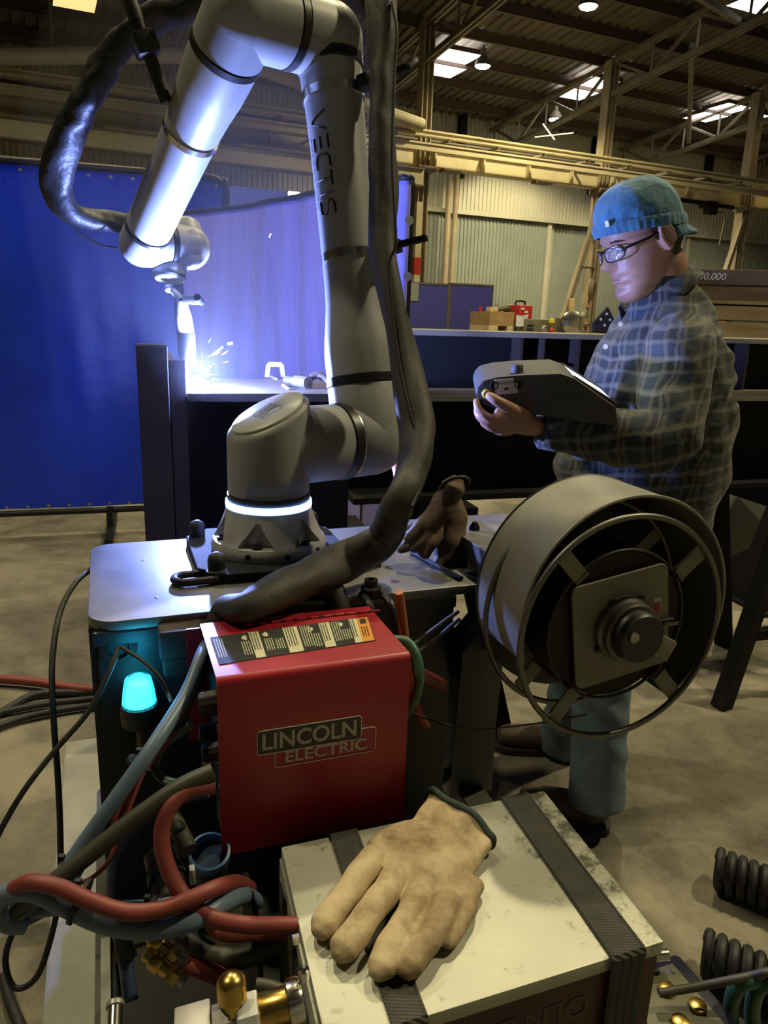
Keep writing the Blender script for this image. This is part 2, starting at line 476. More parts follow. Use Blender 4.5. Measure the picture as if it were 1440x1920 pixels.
for k in range(38):
    s = -13 + k * 1.4
    MB().box(HP(s, TR - 0.42, 5.50), (0.05, 0.8, 0.05), RH).build('bracket', M['truss'], g, smooth=0)
    MB().box(HP(s, TR - 0.10, 5.22), (0.04, 0.14, 0.40), RH).build('stiffener', M['cream'], g, smooth=0)
    if k % 2 == 0: MB().box(HP(s + 0.4, TR - 0.2, 4.95), (0.5, 0.3, 0.07), RH).build('hanger', M['truss'], g, smooth=0)
# pale beam below the runway and a bent duct above it, both ending at the first column
s_end = float(np.dot(atT(790, 335, 17.0), H1))
wbm = thing('wall_beam', 'deep pale beam below the crane runway at the upper left, behind the curtain', 'beam', HP(-2, 17, 4.4))
MB().box(HP((s_end - 14) / 2, 17.0, 4.57), (s_end + 14, 0.24, 0.36), RH).build('beam_web', M['cream'], wbm, smooth=0)
for dz in (-0.18, 0.18): MB().box(HP((s_end - 14) / 2, 17.0, 4.57 + dz), (s_end + 14, 0.34, 0.03), RH).build('beam_flange', M['truss'], wbm, smooth=0)
for s in (-10, -4, 2): MB().box(HP(s, 17.5, 4.57), (0.12, 1.0, 0.12), RH).build('support_arm', M['truss'], wbm, smooth=0)
duct = thing('air_duct', 'pale bent air duct under the roof, above the crane runway at the upper left', 'duct', atT(400, 104, 17.0))
dp = [atT(-300, 104, 17), atT(0, 106, 17), atT(360, 104, 17), atT(470, 124, 17), atT(590, 164, 17), atT(792, 236, 17)]
MB().tube(smooth_path(dp, 6), 0.15, 14).build('duct_pipe', M['cream'], duct)
for px, py in ((100, 106), (330, 104), (700, 203)):
    p = atT(px, py, 17); MB().bar(p, V(p[0], p[1], roof_z(17) - 0.1), 0.04, 0.04).build('duct_hanger', M['truss'], duct)
places = {9.1: 'leftmost of the tall hall columns, beside the wavy end of the blue curtain', 14.7: 'tall hall column just above the cap of the man, rising to the roof truss',
          20.3: 'tall hall column at the right edge above the stacked timber'}
for s, lab in places.items():
    c = thing('steel_column', lab, 'column', HP(s, TR, 0), 'hall columns')
    b = MB()
    b.box(HP(s, TR, 4.1), (0.03, 0.30, 8.2), RH); b.box(HP(s - 0.13, TR, 4.1), (0.03, 0.30, 8.2), RH); b.box(HP(s + 0.13, TR, 4.1), (0.03, 0.30, 8.2), RH)
    b.build('shaft', M['colpaint'], c, smooth=0)
    MB().box(HP(s, TR - 0.1, 4.93), (0.5, 0.5, 0.12), RH).build('crane_bracket', M['truss'], c, smooth=0)
    MB().box(HP(s, TR, 0.02), (0.6, 0.6, 0.04), RH).build('base_plate', M['truss'], c, smooth=0)
    if s > 10:
        MB().bar(HP(s, TR - 0.1, 4.8), HP(s - 1.5, TR - 0.3, 0.0), 0.14, 0.14).build('raking_strut', M['colpaint'], c, smooth=0)
        for z in (1.6, 2.9, 3.8):
            MB().bar(HP(s, TR - 0.1, z), HP(s - 1.5 * (4.8 - z) / 4.8, TR - 0.25, z), 0.05, 0.05).build('rung', M['truss'], c, smooth=0)
    else:
        MB().box(HP(s - 0.35, TR - 0.6, 2.05), (0.16, 0.16, 4.1), RH).build('guard_post', M['cream'], c, smooth=0)
        MB().box(HP(s - 0.35, TR - 0.6, 2.62), (0.17, 0.17, 0.40), RH).build('red_band', mat('red_paint', (0.45, 0.03, 0.02), 0.5), c, smooth=0)
# grey electrical box and bent conduit on the wall at the right
eb = thing('junction_box', 'dark grey junction box with a bent conduit on the wall right of the cap', 'box', atT(1333, 402, TR - 0.4))
q = atT(1333, 390, TR - 0.4)
MB().box(q, (0.36, 0.2, 0.36), RH).build('box_body', M['darksteel'], eb, bevel=0.01)
MB().bar(q + H1 * -1.6 + UP * 0.12, q + H1 * 0.9 + UP * 0.08, 0.10, 0.10).build('support_bar', M['darksteel'], eb)
MB().tube(smooth_path([q + H1 * 0.15 - UP * 0.1, q + H1 * 0.5 - UP * 0.1, q + H1 * 0.62 - UP * 0.3, q + H1 * 0.55 - UP * 1.0]), 0.03).build('conduit', M['truss'], eb)
# light fitting with two bare tubes seen crossing in front of the back wall
M['tube_glow'] = mat('fluorescent_tube', (1, 1, 0.8), 0.4, emit=((1.0, 0.95, 0.55), 1.6))
tl = thing('tube_light', 'crossed pair of thin glowing tube lights below the high bay lamp', 'lamp', atT(1035, 257, 20))
MB().bar(atT(1003, 257, 20), atT(1075, 249, 20), 0.028, 0.028).build('glow_tube', M['tube_glow'], tl)
MB().bar(atT(1018, 232, 20), atT(1040, 262, 20), 0.028, 0.028).build('glow_tube', M['tube_glow'], tl)
# ------------------------------------------------------------------ welding curtains
def vinyl(name, col, deep, rough=0.22, mixf=0.35, bump=(5, 0.35, 0.02), stretch=None):
    m = mat(name, col, rough, noise=(2.6, deep, 0.35, 0.7), bump=bump, stretch=stretch)
    nt = m.node_tree; b = nt.nodes['Principled BSDF']; out = nt.nodes['Material Output']
    tr = nt.nodes.new('ShaderNodeBsdfTranslucent'); tr.inputs[0].default_value = (*col, 1)
    mx = nt.nodes.new('ShaderNodeMixShader'); mx.inputs[0].default_value = mixf
    nt.links.new(b.outputs[0], mx.inputs[1]); nt.links.new(tr.outputs[0], mx.inputs[2]); nt.links.new(mx.outputs[0], out.inputs[0])
    return m
M['vinyl'] = vinyl('blue_vinyl', (0.004, 0.052, 0.90), (0.003, 0.026, 0.62), 0.40)
M['vinyl'].node_tree.nodes['Principled BSDF'].inputs['Specular IOR Level'].default_value = 1.0
M['vinyl2'] = vinyl('arc_lit_blue_vinyl', (0.42, 0.40, 0.96), (0.22, 0.21, 0.88), 0.17, 0.15, (9, 0.8, 0.03), (1.0, 1.0, 0.22))  # blue vinyl with the arc's light put into a paler, violet base
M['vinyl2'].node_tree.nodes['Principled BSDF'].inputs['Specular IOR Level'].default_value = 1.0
def curtain(name, label, plan, z0, z1, m, amp=0.02, wave=0.35, nz=26, corner=0.0, fine=1):
    """hanging fabric over a plan path (list of xy), with soft folds; returns thing"""
    pts = smooth_path([V(p[0], p[1], 0) for p in plan], 40 // fine)
    c = thing(name, label, 'curtain', V(plan[0][0], plan[0][1], 0))
    L = [0]
    for i in range(1, len(pts)): L.append(L[-1] + np.linalg.norm(pts[i] - pts[i - 1]))
    rows = []
    for j in range(nz + 1):
        f = j / nz; z = z0 + (z1 - z0) * f; row = []
        for i, p in enumerate(pts):
            tdir = nrm(pts[min(i + 1, len(pts) - 1)] - pts[max(i - 1, 0)]); nn = V(-tdir[1], tdir[0], 0)
            u = L[i]
            k = amp * (1.25 - 0.7 * f)
            off = k * (math.sin(u / wave * 6.28 + 0.6 * math.sin(f * 3 + u * 2)) + 0.5 * math.sin(u / wave * 13.1 + 2.0 * f) + 0.35 * math.sin(u * 31 + f * 5))
            row.append(p + nn * off + UP * z)
        rows.append(row)
    return c, rows, pts
# left, flat curtain in a tube frame with rounded corners
pl = atD(-120, 296, 4.22); pr = atD(424, 335, 4.68)
zt, zb = 2.275, 0.16
c1, rows, pts = curtain('welding_curtain', 'large flat royal blue welding curtain in a black tube frame at the left', [pl[:2], (pl[:2] * 2 + pr[:2]) / 3, (pl[:2] + pr[:2] * 2) / 3, pr[:2]], zb + 0.03, zt - 0.02, M['vinyl'], amp=0.006, wave=0.9)
MB().grid(rows).build('curtain_sheet', M['vinyl'], c1, smooth=60, fix=False)
d12 = nrm(V(*(pr - pl)[:2], 0)); R_ = 0.10
fp = [V(pl[0], pl[1], zb), V(pl[0], pl[1], zt)]
loop = [V(pl[0], pl[1], zb), V(pl[0], pl[1], zt - R_), V(pl[0], pl[1], zt) + d12 * 0.03 - UP * 0.03, V(pl[0], pl[1], zt) + d12 * R_]
end = V(pr[0], pr[1], 0)
for a in np.linspace(0, 1, 7)[1:-1]: loop.append(V(pl[0], pl[1], zt) * (1 - a) + (end + UP * zt) * a)
loop += [end + UP * zt - d12 * R_, end + UP * (zt - 0.03) - d12 * 0.03, end + UP * (zt - R_), end + UP * 1.2, end + UP * zb]
MB().tube(smooth_path(loop, 6), 0.022).build('tube_frame', M['iron'], c1)
MB().tube([V(pl[0], pl[1], zb), end + UP * zb], 0.020).build('bottom_rail', M['iron'], c1)
for p in (V(pl[0], pl[1], 0), end, (V(pl[0], pl[1], 0) + end) / 2):
    nn = V(-d12[1], d12[0], 0)
    MB().bar(p + nn * 0.35 + UP * 0.03, p - nn * 0.35 + UP * 0.03, 0.05, 0.05).build('foot', M['iron'], c1)
    MB().bar(p + UP * 0.03, p + UP * (zb + 0.02), 0.04, 0.04).build('leg', M['iron'], c1)
ns = V(d12[1], -d12[0], 0)
gm = None
for k in range(13):
    f = (k + 0.5) / 13
    for zz in (zt - 0.05, zb + 0.05):
        p = V(pl[0], pl[1], 0) * (1 - f) + end * f + UP * zz + ns * 0.02
        if gm is None: gm = MB().lathe(p, ns, [(0.005, 0), (0.010, 0), (0.010, 0.004), (0.005, 0.004)], 12).build('grommet', M['steel'], c1); g0 = p
        else: share('grommet', gm, c1, ORG[c1] + p - g0)
# right, bright curtain hanging in folds and ending in a rolled edge
plan2 = [atD(330, 398, 3.75), atD(420, 397, 3.55), atD(520, 392, 3.2), atD(610, 380, 2.9), atD(700, 360, 2.68), atD(752, 348, 2.55), atD(776, 345, 2.58), atD(768, 345, 2.68), atD(750, 345, 2.66)]
c2, rows, pts = curtain('welding_curtain', 'violet blue vinyl curtain hanging in lit folds behind the weld', [p[:2] for p in plan2], 0.10, 1.945, M['vinyl2'], amp=0.014, wave=0.42, nz=40)
MB().grid(rows).build('curtain_sheet', M['vinyl2'], c2, smooth=60, fix=False)
topc = [r for r in rows[-1]]
MB().tube(topc[::3], 0.012).build('top_rail', M['iron'], c2)
for i in (2, len(pts) // 2, len(pts) - 45):
    MB().cyl(pts[i] + UP * 0.0, pts[i] + UP * 1.95, 0.018).build('stand_pole', M['iron'], c2)
    MB().box(pts[i] + UP * 0.015, (0.4, 0.4, 0.03)).build('stand_foot', M['iron'], c2)
for zz in (0.9, 1.15, 1.4, 1.65, 1.85):
    i = len(pts) - 100; p = rows[int((zz - 0.1) / 1.845 * 40)][i]
    MB().lathe(p + V(0.004, -0.012, 0), V(0.3, -1, 0), [(0.008, 0), (0.016, 0), (0.016, 0.006), (0.008, 0.006)], 12).build('grommet', M['chrome'], c2)

# far blue sheet and work lights glimpsed above the bright curtain
M['farsheet'] = mat('far_blue_sheet', (0.03, 0.05, 0.42), 0.5)
fs_ = thing('far_blue_sheet', 'dark blue sheet hanging far behind the bright curtain, between the arm tubes', 'sheet', atT(500, 360, 11))
pa_, pb_ = atT(380, 341, 11), atT(700, 377, 11); s0, s1 = float(np.dot(pa_, H1)), float(np.dot(pb_, H1)); zz = (pa_[2] + pb_[2]) / 2
MB().box(HP((s0 + s1) / 2, 11, zz / 2 + 0.15), (s1 - s0, 0.02, zz - 0.3), RH).build('sheet', M['farsheet'], fs_, smooth=0)
for s in (s0, s1): MB().box(HP(s, 11.03, zz / 2), (0.05, 0.05, zz), RH).build('pole', M['iron'], fs_, smooth=0)
M['worklight'] = mat('work_light_face', (1, 1, 1), 0.4, emit=((1.0, 0.95, 0.85), 6.0))
for px, py, w, lab in ((551, 369, 0.165, 'square bright work light in front of the far blue sheet'), (548, 386, 0.16, 'lower bright work light just above the curtain edge'), (571, 378, 0.07, 'small round bright lamp beside the square work light')):
    q = atT(px, py, 10.8); t = thing('work_light', lab, 'lamp', q, 'far work lights')
    MB().box(q, (w, 0.03, w * 0.8), RH).build('light_face', M['worklight'], t, bevel=0.008)
    MB().box(q + H2 * 0.03, (w * 1.1, 0.03, w * 0.9), RH).build('light_body', M['iron'], t)
    MB().bar(q + H2 * 0.05, V(*(q + H2 * 0.05)[:2], 0), 0.03, 0.03).build('light_pole', M['iron'], t)
# ------------------------------------------------------------------ steel beams and the welded joint
def ibeam(name, label, p, d, L, w, h, m_top, m_side, tf=0.02, tw=0.014, stiff=(), back=None):
    """p: front upper left corner of the top flange, d: run direction, flange goes away from the camera by w"""
    d = nrm(d); b = V(-d[1], d[0], 0)
    R = np.stack([d, b, UP], 1)
    t = thing(name, label, 'beam', p + d * L / 2 + b * w / 2 - UP * h)
    c = p + d * L / 2 + b * w / 2
    MB().box(c - UP * tf / 2, (L, w, tf), R).build('top_flange', m_top, t, smooth=0, bevel=0.002)
    MB().box(c - UP * h / 2, (L, tw, h - 2 * tf), R).build('web', m_side, t, smooth=0)
    MB().box(c - UP * (h - tf / 2), (L, w, tf), R).build('bottom_flange', m_top, t, smooth=0, bevel=0.002)
    for s in stiff:
        MB().box(p + d * s + b * (w / 4) - UP * h / 2, (0.012, w / 2 - tw / 2, h - 2 * tf), R).build('stiffener', m_top, t, smooth=0)
    return t, d, b
def trestle(c, d, top, label, w=0.5):
    d = nrm(d); b = V(-d[1], d[0], 0); c = V(c[0], c[1], 0)
    t = thing('trestle', label, 'trestle', c, 'steel trestles under the beams')
    MB().bar(c - b * w / 2 + UP * (top - 0.04), c + b * w / 2 + UP * (top - 0.04), 0.10, 0.08).build('crossbar', M['darksteel'], t, smooth=0)
    for s in (-1, 1):
        for q in (-1, 1):
            MB().bar(c + b * s * (w / 2 - 0.05) + UP * (top - 0.06), c + b * s * (w / 2) + d * q * 0.22 + UP * 0.0, 0.06, 0.06).build('leg', M['darksteel'], t, smooth=0)
        MB().bar(c + b * s * (w / 2 - 0.02) + d * 0.15 + UP * 0.3, c + b * s * (w / 2 - 0.02) - d * 0.15 + UP * 0.3, 0.04, 0.04).build('tie', M['darksteel'], t, smooth=0)
    return t
# near beam being welded
ZA = 1.31
pA = atZ(352, 737, ZA); pA2 = atZ(600, 738, ZA)
LA = np.linalg.norm(atZ(690, 739, ZA) - pA)
M['flange_top'] = mat('welded_flange_steel', (0.13, 0.11, 0.10), 0.5, 0.2, noise=(9, (0.075, 0.062, 0.055), 0.35, 0.7))
bA, dA, nA = ibeam('welded_beam', 'dark steel beam under the weld, welded to an upright end post', pA, pA2 - pA, LA, 0.36, 0.42, M['flange_top'], M['darksteel'])
trestle(pA + dA * 0.45 + nA * 0.18, dA, ZA - 0.42, 'trestle under the beam being welded, behind the robot base', 0.5)
# upright post at its end: wide plate in front, narrower return behind
M['rust'] = mat('rusty_plate', (0.065, 0.046, 0.039), 0.7, 0.1, noise=(7, (0.038, 0.028, 0.025), 0.35, 0.65))
M['cutedge'] = mat('flame_cut_edge', (0.36, 0.33, 0.29), 0.5, 0.5, noise=(20, (0.2, 0.17, 0.15), 0.4, 0.6))
post = thing('end_post', 'upright rusty steel post standing at the left end of the welded beam', 'post', pA - dA * 0.08 - UP * 0.58)
cp = atD(288, 646, 1.70); ztop = cp[2]
zbot = 0.02
pc = V(*(pA - dA * 0.065 + nA * 0.0)[:2], 0)
RA = np.stack([dA, nA, UP], 1)
MB().box(pc + dA * -0.008 + nA * 0.02 + UP * (ztop + zbot) / 2, (0.066, 0.022, ztop - zbot), RA).build('front_plate', M['rust'], post, smooth=0, bevel=0.002)
MB().box(pc + dA * 0.030 + nA * 0.16 + UP * (ztop + zbot - 0.03) / 2, (0.016, 0.26, ztop - zbot - 0.03), RA).build('side_plate', M['rust'], post, smooth=0, bevel=0.002)
MB().box(pc + dA * 0.045 + nA * 0.03 + UP * (ztop - 0.03 + zbot) / 2, (0.036, 0.018, ztop - zbot - 0.03), RA).build('lip', M['rust'], post, smooth=0, bevel=0.002)
MB().box(pc + dA * -0.008 + nA * 0.02 + UP * (ztop + 0.002), (0.064, 0.020, 0.004), RA).build('cut_edge', M['cutedge'], post, smooth=0)
MB().box(pc + UP * 0.01 + nA * 0.1, (0.26, 0.4, 0.02), RA).build('foot_plate', M['rust'], post, smooth=0)
# stacked long beams behind the man
ZB = 1.245
pB0 = atZ(762, 741, ZB); pB1 = atZ(1440, 742, ZB); dB = nrm(pB1 - pB0); nB = V(-dB[1], dB[0], 0)
start = atZ(668, 740, ZB)
bC, _, _ = ibeam('stacked_beam', 'upper of two stacked beams behind the man, with stiffener plates', start + UP * 0.205, dB, 3.5, 0.16, 0.205, M['bluesteel'], M['darksteel'], tf=0.018)
def sB(px, py):  # distance along beam for a pixel on its front
    q = atPlane(px, py, pB0, -nB); return float(np.dot(q - start, dB))
RB = np.stack([dB, nB, UP], 1)
for px, w in ((980, 0.010), (1022, 0.006), (1088, 0.010), (1405, 0.01)):
    s = sB(px, 690)
    MB().box(start + dB * s + nB * 0.04 + UP * (0.1025), (w, 0.07, 0.165), RB).build('stiffener', M['rust'], bC, smooth=0)
MB().box(start + dB * (sB(1004, 684)) + nB * 0.02 + UP * 0.10, (0.10, 0.10, 0.010), RB).build('shelf_plate', M['bluesteel'], bC, smooth=0)
bB, _, _ = ibeam('stacked_beam', 'lower of two stacked beams behind the man, deep and nearly black', start - nB * 0.0 + UP * 0.0, dB, 3.5, 0.30, 0.36, M['darksteel'], M['darksteel'], tf=0.022)
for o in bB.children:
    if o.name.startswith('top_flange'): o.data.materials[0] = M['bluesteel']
for s, lab in ((0.35, 'trestle at the left end of the stacked beams'), (1.75, 'trestle under the stacked beams behind the spool'), (3.2, 'trestle at the far right of the stacked beams')):
    trestle(start + dB * s + nB * 0.15, dB, ZB - 0.36, lab, 0.5)
# bits lying on the welded beam: clamp, pipe end with glove, small rods
cl = thing('steel_clamp', 'small white n-shaped steel bracket standing on the welded beam', 'bracket', atD(516, 703, 1.98))
q = atZ(516, 707, ZA); yv = nA; xv = dA
M['palegal'] = mat('pale_zinc', (0.40, 0.385, 0.36), 0.45, 0.5)
b = MB()
w, hh, th = 0.050, 0.042, 0.010
b.prism([q + xv * x + UP * z for x, z in ((-w / 2 - 0.004, 0), (-w / 2, hh * 0.8), (-w / 2 + 0.008, hh), (w / 2 - 0.008, hh), (w / 2, hh * 0.8), (w / 2 + 0.004, 0), (w / 2 - 0.008, 0), (w / 2 - 0.012, hh * 0.68), (-w / 2 + 0.012, hh * 0.68), (-w / 2 + 0.008, 0))], yv * 0.012)
ORG[cl] = np.array(cl.location)
b.build('bracket_body', M['palegal'], cl, smooth=0)
pe = thing('air_grinder', 'small metal grinder lying on the beam beside the upper arm', 'tool', atZ(590, 728, ZA))
q = atZ(578, 729, ZA) + UP * 0.014
MB().lathe(q, dA * 0.5 - nA * 0.9, [(0.008, -0.002), (0.008, 0.002), (0.015, 0.0), (0.015, -0.05), (0.010, -0.055), (0.010, -0.09), (0.001, -0.095)], 18).build('barrel', M['steel'], pe)
MB().tube(smooth_path([q + dA * 0.01 + nA * 0.02 + UP * 0.012, q + dA * 0.03 + nA * 0.02 + UP * 0.018, q + dA * 0.06 + nA * 0.0, q + dA * 0.075 - UP * 0.004]), 0.009).build('handle', M['rust'], pe)
for i, (x0, y0, x1, y1) in enumerate(((508, 708, 518, 713), (530, 724, 541, 732))):
    a, c_ = atZ(x0, y0, ZA), atZ(x1, y1, ZA)
    o = MB().bar(a + UP * 0.003, c_ + UP * 0.003, 0.005, 0.005).build('steel_offcut', M['palegal'], smooth=0)
    tag(o, ('thin steel offcut lying next to the white bracket', 'thin steel offcut lying at the front edge of the welded beam')[i], 'offcut', 'offcuts on the beam')

# ------------------------------------------------------------------ far work area seen over the beams
M['farblue'] = mat('far_blue_screen', (0.06, 0.06, 0.30), 0.45, noise=(0.8, (0.035, 0.04, 0.20), 0.4, 0.7))
TS = 10.5
for i, (x0, x1, lab) in enumerate(((764, 843, 'left panel of the far blue welding screen, with a grey label'), (843, 925, 'right panel of the far blue welding screen, behind the red stand'))):
    a = atT(x0, 531, TS); b_ = atT(x1, 533 + 4 * i, TS); s0, s1 = np.dot(a, H1), np.dot(b_, H1); z = (a[2] + b_[2]) / 2
    sc = thing('welding_screen', lab, 'screen', HP((s0 + s1) / 2, TS, 0), 'far blue welding screens')
    MB().box(HP((s0 + s1) / 2, TS, z / 2 + 0.1), (s1 - s0 - 0.04, 0.02, z - 0.22), RH).build('screen_sheet', M['farblue'], sc, smooth=0)
    for s in (s0 + 0.015, s1 - 0.015): MB().box(HP(s, TS, z / 2), (0.03, 0.04, z), RH).build('frame_post', M['steel'], sc, smooth=0)
    MB().box(HP((s0 + s1) / 2, TS, z), (s1 - s0, 0.04, 0.03), RH).build('frame_bar', M['steel'], sc, smooth=0)
    if i == 0: MB().box(HP(s0 + 0.10, TS - 0.02, z - 0.13), (0.16, 0.01, 0.26), RH).build('label_sheet', M['wall_lo'], sc, smooth=0)
    for s in (s0 + 0.1, s1 - 0.1): MB().box(HP(s, TS, 0.03), (0.06, 0.6, 0.06), RH).build('foot', M['steel'], sc, smooth=0)
M['red'] = mat('red_machine_paint', (0.38, 0.013, 0.028), 0.42, coat=0.1, noise=(4, (0.30, 0.010, 0.021), 0.4, 0.75))
M['brightred'] = mat('red_stand_paint', (0.5, 0.03, 0.02), 0.5)  # brighter red of the pole stand and the small welder
def on(px, py, t): return atT(px, py, t)
rs_ = thing('red_stand', 'thin red pole stand with a small cross arm before the far blue screen', 'stand', HP(*(np.dot(on(901, 600, 9.8), H1), 9.8), 0))
p = on(901, 575, 9.8); f0 = V(p[0], p[1], 0)
MB().bar(f0, p, 0.04, 0.04).build('pole', M['brightred'], rs_, smooth=0)
MB().bar(on(884, 588, 9.8), on(917, 590, 9.8), 0.02, 0.02).build('cross_arm', M['steel'], rs_)
MB().bar(on(888, 589, 9.8), V(*on(884, 625, 9.8)[:2], 0), 0.015, 0.015).build('drop_rod', M['steel'], rs_)
MB().box(f0 + UP * 0.02, (0.4, 0.4, 0.04)).build('stand_foot', M['steel'], rs_)
# bench with crates and machines
TBN = 8.6
def bspan(x0, x1, y, t=TBN): a = on(x0, y, t); b_ = on(x1, y, t); return np.dot(a, H1), np.dot(b_, H1), a[2]
M['wood'] = mat('plain_wood', (0.42, 0.28, 0.12), 0.7, noise=(3, (0.28, 0.17, 0.07), 0.35, 0.7), stretch=(1, 6, 6))
M['lumber'] = mat('weathered_lumber', (0.72, 0.58, 0.33), 0.75, noise=(2.5, (0.46, 0.35, 0.18), 0.35, 0.7), stretch=(0.6, 6, 9))
M['paper'] = mat('paper', (0.72, 0.72, 0.70), 0.7)
M['olive'] = mat('olive_machine_paint', (0.16, 0.15, 0.09), 0.5, noise=(5, (0.09, 0.085, 0.05), 0.4, 0.7))
s0, s1, _z = bspan(915, 1160, 636)
bench = thing('work_bench', 'long steel work bench behind the beams carrying the far machines', 'bench', HP((s0 + s1) / 2, TBN + 0.4, 0))
ZBN = 0.95
MB().box(HP((s0 + s1) / 2, TBN + 0.4, ZBN - 0.03), (s1 - s0 + 0.4, 1.4, 0.06), RH).build('bench_top', M['olive'], bench, smooth=0)
for s in (s0, s1):
    for tt in (-0.2, 1.0): MB().box(HP(s, TBN + tt, (ZBN - 0.06) / 2), (0.08, 0.08, ZBN - 0.06), RH).build('leg', M['olive'], bench, smooth=0)
a0, a1, z = bspan(923, 969, 584)
cr = thing('wooden_crate', 'open-fronted wooden crate on the far bench, next to the far blue screen', 'crate', HP((a0 + a1) / 2, TBN + 0.3, ZBN))
MB().box(HP((a0 + a1) / 2, TBN + 0.3, z - 0.09), (a1 - a0, 0.5, 0.18), RH).build('upper_board', M['wood'], cr, smooth=0)
for s, w in ((a0 + 0.07, 0.14), (a1 - 0.05, 0.10)): MB().box(HP(s, TBN + 0.3, (z - 0.18 + ZBN) / 2), (w, 0.5, z - 0.18 - ZBN), RH).build('leg_board', M['lumber'], cr, smooth=0)
MB().box(HP((a0 + a1) / 2, TBN + 0.5, (z - 0.18 + ZBN) / 2), (a1 - a0 - 0.1, 0.05, z - 0.18 - ZBN), RH).build('back_board', M['black'], cr, smooth=0)
tag(MB().box(HP(a0 + 0.12, TBN + 0.2, z + 0.03), (0.12, 0.1, 0.06), RH).build('small_box', M['lumber'], smooth=0), 'little tan box on top of the wooden crate, at its left', 'box')
tag(MB().cyl(HP(a0 + 0.2, TBN + 0.2, z), HP(a0 + 0.2, TBN + 0.2, z + 0.10), 0.02).build('marker_bottle', M['palegal']), 'thin pale bottle standing on the wooden crate', 'bottle')
tag(MB().tube(smooth_path([HP(a0 + 0.25, TBN + 0.25, z + 0.02), HP(a0 + 0.35, TBN + 0.2, z + 0.06), HP(a0 + 0.42, TBN + 0.25, z + 0.03), HP(a1 - 0.04, TBN + 0.25, z + 0.02)]), [0.02, 0.04, 0.03, 0.02]).build('leather_rag', M['olive']), 'dark crumpled rag lying on the wooden crate', 'rag')
p0 = on(970, 590, TBN - 0.02); ppr = [on(968, 590, TBN - 0.02), on(980, 592, TBN - 0.04), on(991, 589, TBN - 0.05), on(988, 600, TBN - 0.04), on(985, 612, TBN - 0.03), on(967, 612, TBN - 0.02)]
tag(MB().prism(ppr, -H2 * 0.004).build('paper_sheet', M['paper'], smooth=0), 'white paper sheet hanging on the end of the wooden crate', 'paper')
a0, a1, z = bspan(1003, 1028, 572)
wm = thing('small_welder', 'small bright red welding machine with black handle on the far bench', 'welder', HP((a0 + a1) / 2, TBN + 0.5, ZBN))
MB().box(HP((a0 + a1) / 2, TBN + 0.5, z - 0.11), (a1 - a0, 0.3, 0.22), RH).build('case', M['brightred'], wm, bevel=0.015)
MB().tube(smooth_path([HP(a0 + 0.03, TBN + 0.5, z), HP(a0 + 0.04, TBN + 0.5, z + 0.05), HP(a1 - 0.05, TBN + 0.5, z + 0.05), HP(a1 - 0.03, TBN + 0.5, z)]), 0.015).build('handle', M['black'], wm)
for k, s in ((0, a0 + 0.05), (1, a0 + 0.11)): MB().box(HP(s, TBN + 0.345, z - 0.05 - 0.04 * k), (0.05, 0.01, 0.03), RH).build('badge', M['paper'], wm, smooth=0)
MB().box(HP((a0 + a1) / 2, TBN + 0.5, (z - 0.22 + ZBN) / 2), (a1 - a0 + 0.1, 0.4, z - 0.22 - ZBN), RH).build('stand', M['olive'], wm, smooth=0)
a0, a1, z = bspan(988, 1046, 598, TBN - 0.1)
lm = thing('olive_machine', 'squat olive machine with a round dial on the far bench', 'machine', HP((a0 + a1) / 2, TBN + 0.0, ZBN))
MB().box(HP((a0 + a1) / 2, TBN + 0.0, (z + ZBN) / 2), (a1 - a0, 0.2, z - ZBN), RH).build('housing', M['olive'], lm, bevel=0.01)
MB().lathe(HP((a0 + a1) / 2 + 0.05, TBN - 0.10, z - 0.13), -H2, [(0.06, 0), (0.06, 0.02), (0.05, 0.03), (0.001, 0.03)], 20).build('dial', M['palegal'], lm)
for k in range(3): MB().box(HP(a0 + 0.06, TBN - 0.105, z - 0.08 - 0.05 * k), (0.1, 0.01, 0.02), RH).build('vent', M['black'], lm, smooth=0)
# grinder wheel, small parts
pe2 = thing('disc_grinder', 'upright grinder with a large shiny round disc on the far bench', 'grinder', HP(np.dot(on(1072, 610, TBN), H1), TBN + 0.1, ZBN))
q = on(1072, 604, TBN - 0.1)
MB().lathe(q, nrm(-H2 - 0.7 * H1), [(0.001, 0.02), (0.10, 0.018), (0.15, 0.0), (0.15, -0.02), (0.001, -0.03)], 28).build('disc', M['chrome'], pe2)
MB().box(V(q[0], q[1], 0) + H2 * 0.2 + UP * (q[2] + ZBN) / 2, (0.12, 0.2, q[2] - ZBN + 0.1), RH).build('motor_post', M['olive'], pe2, bevel=0.01)
MB().cyl(on(1072, 560, TBN), on(1072, 585, TBN), 0.05).build('motor', M['lumber'], pe2)
bits = ((1035, 602, 'yellow', (0.6, 0.5, 0.06), 0.09), (1036, 618, 'red', (0.5, 0.03, 0.03), 0.07), (1093, 590, 'grey green', (0.3, 0.32, 0.22), 0.09), (1103, 575, 'rust coloured', (0.3, 0.13, 0.06), 0.06), (1098, 606, 'brown', (0.2, 0.13, 0.07), 0.10), (1112, 616, 'crimson', (0.45, 0.02, 0.04), 0.05))
for (px, py, cn, col, sz) in bits:
    q = on(px, py, TBN - 0.2)
    o = thing('shop_part', 'small %s machine fitting among the clutter on the far bench' % cn, 'fitting', V(q[0], q[1], ZBN), 'clutter on the far bench')
    mm = mat(cn + '_fitting_paint', col, 0.5)
    MB().lathe(q - UP * sz / 2, nrm(UP + 0.4 * rng.normal(size=3)), [(sz * 0.3, 0), (sz * 0.5, sz * 0.2), (sz * 0.5, sz * 0.6), (sz * 0.25, sz * 0.8), (sz * 0.2, sz)], 14).build('head', mm, o)
    MB().bar(V(q[0], q[1], ZBN), q, 0.03, 0.03).build('stem', M['steel'], o)
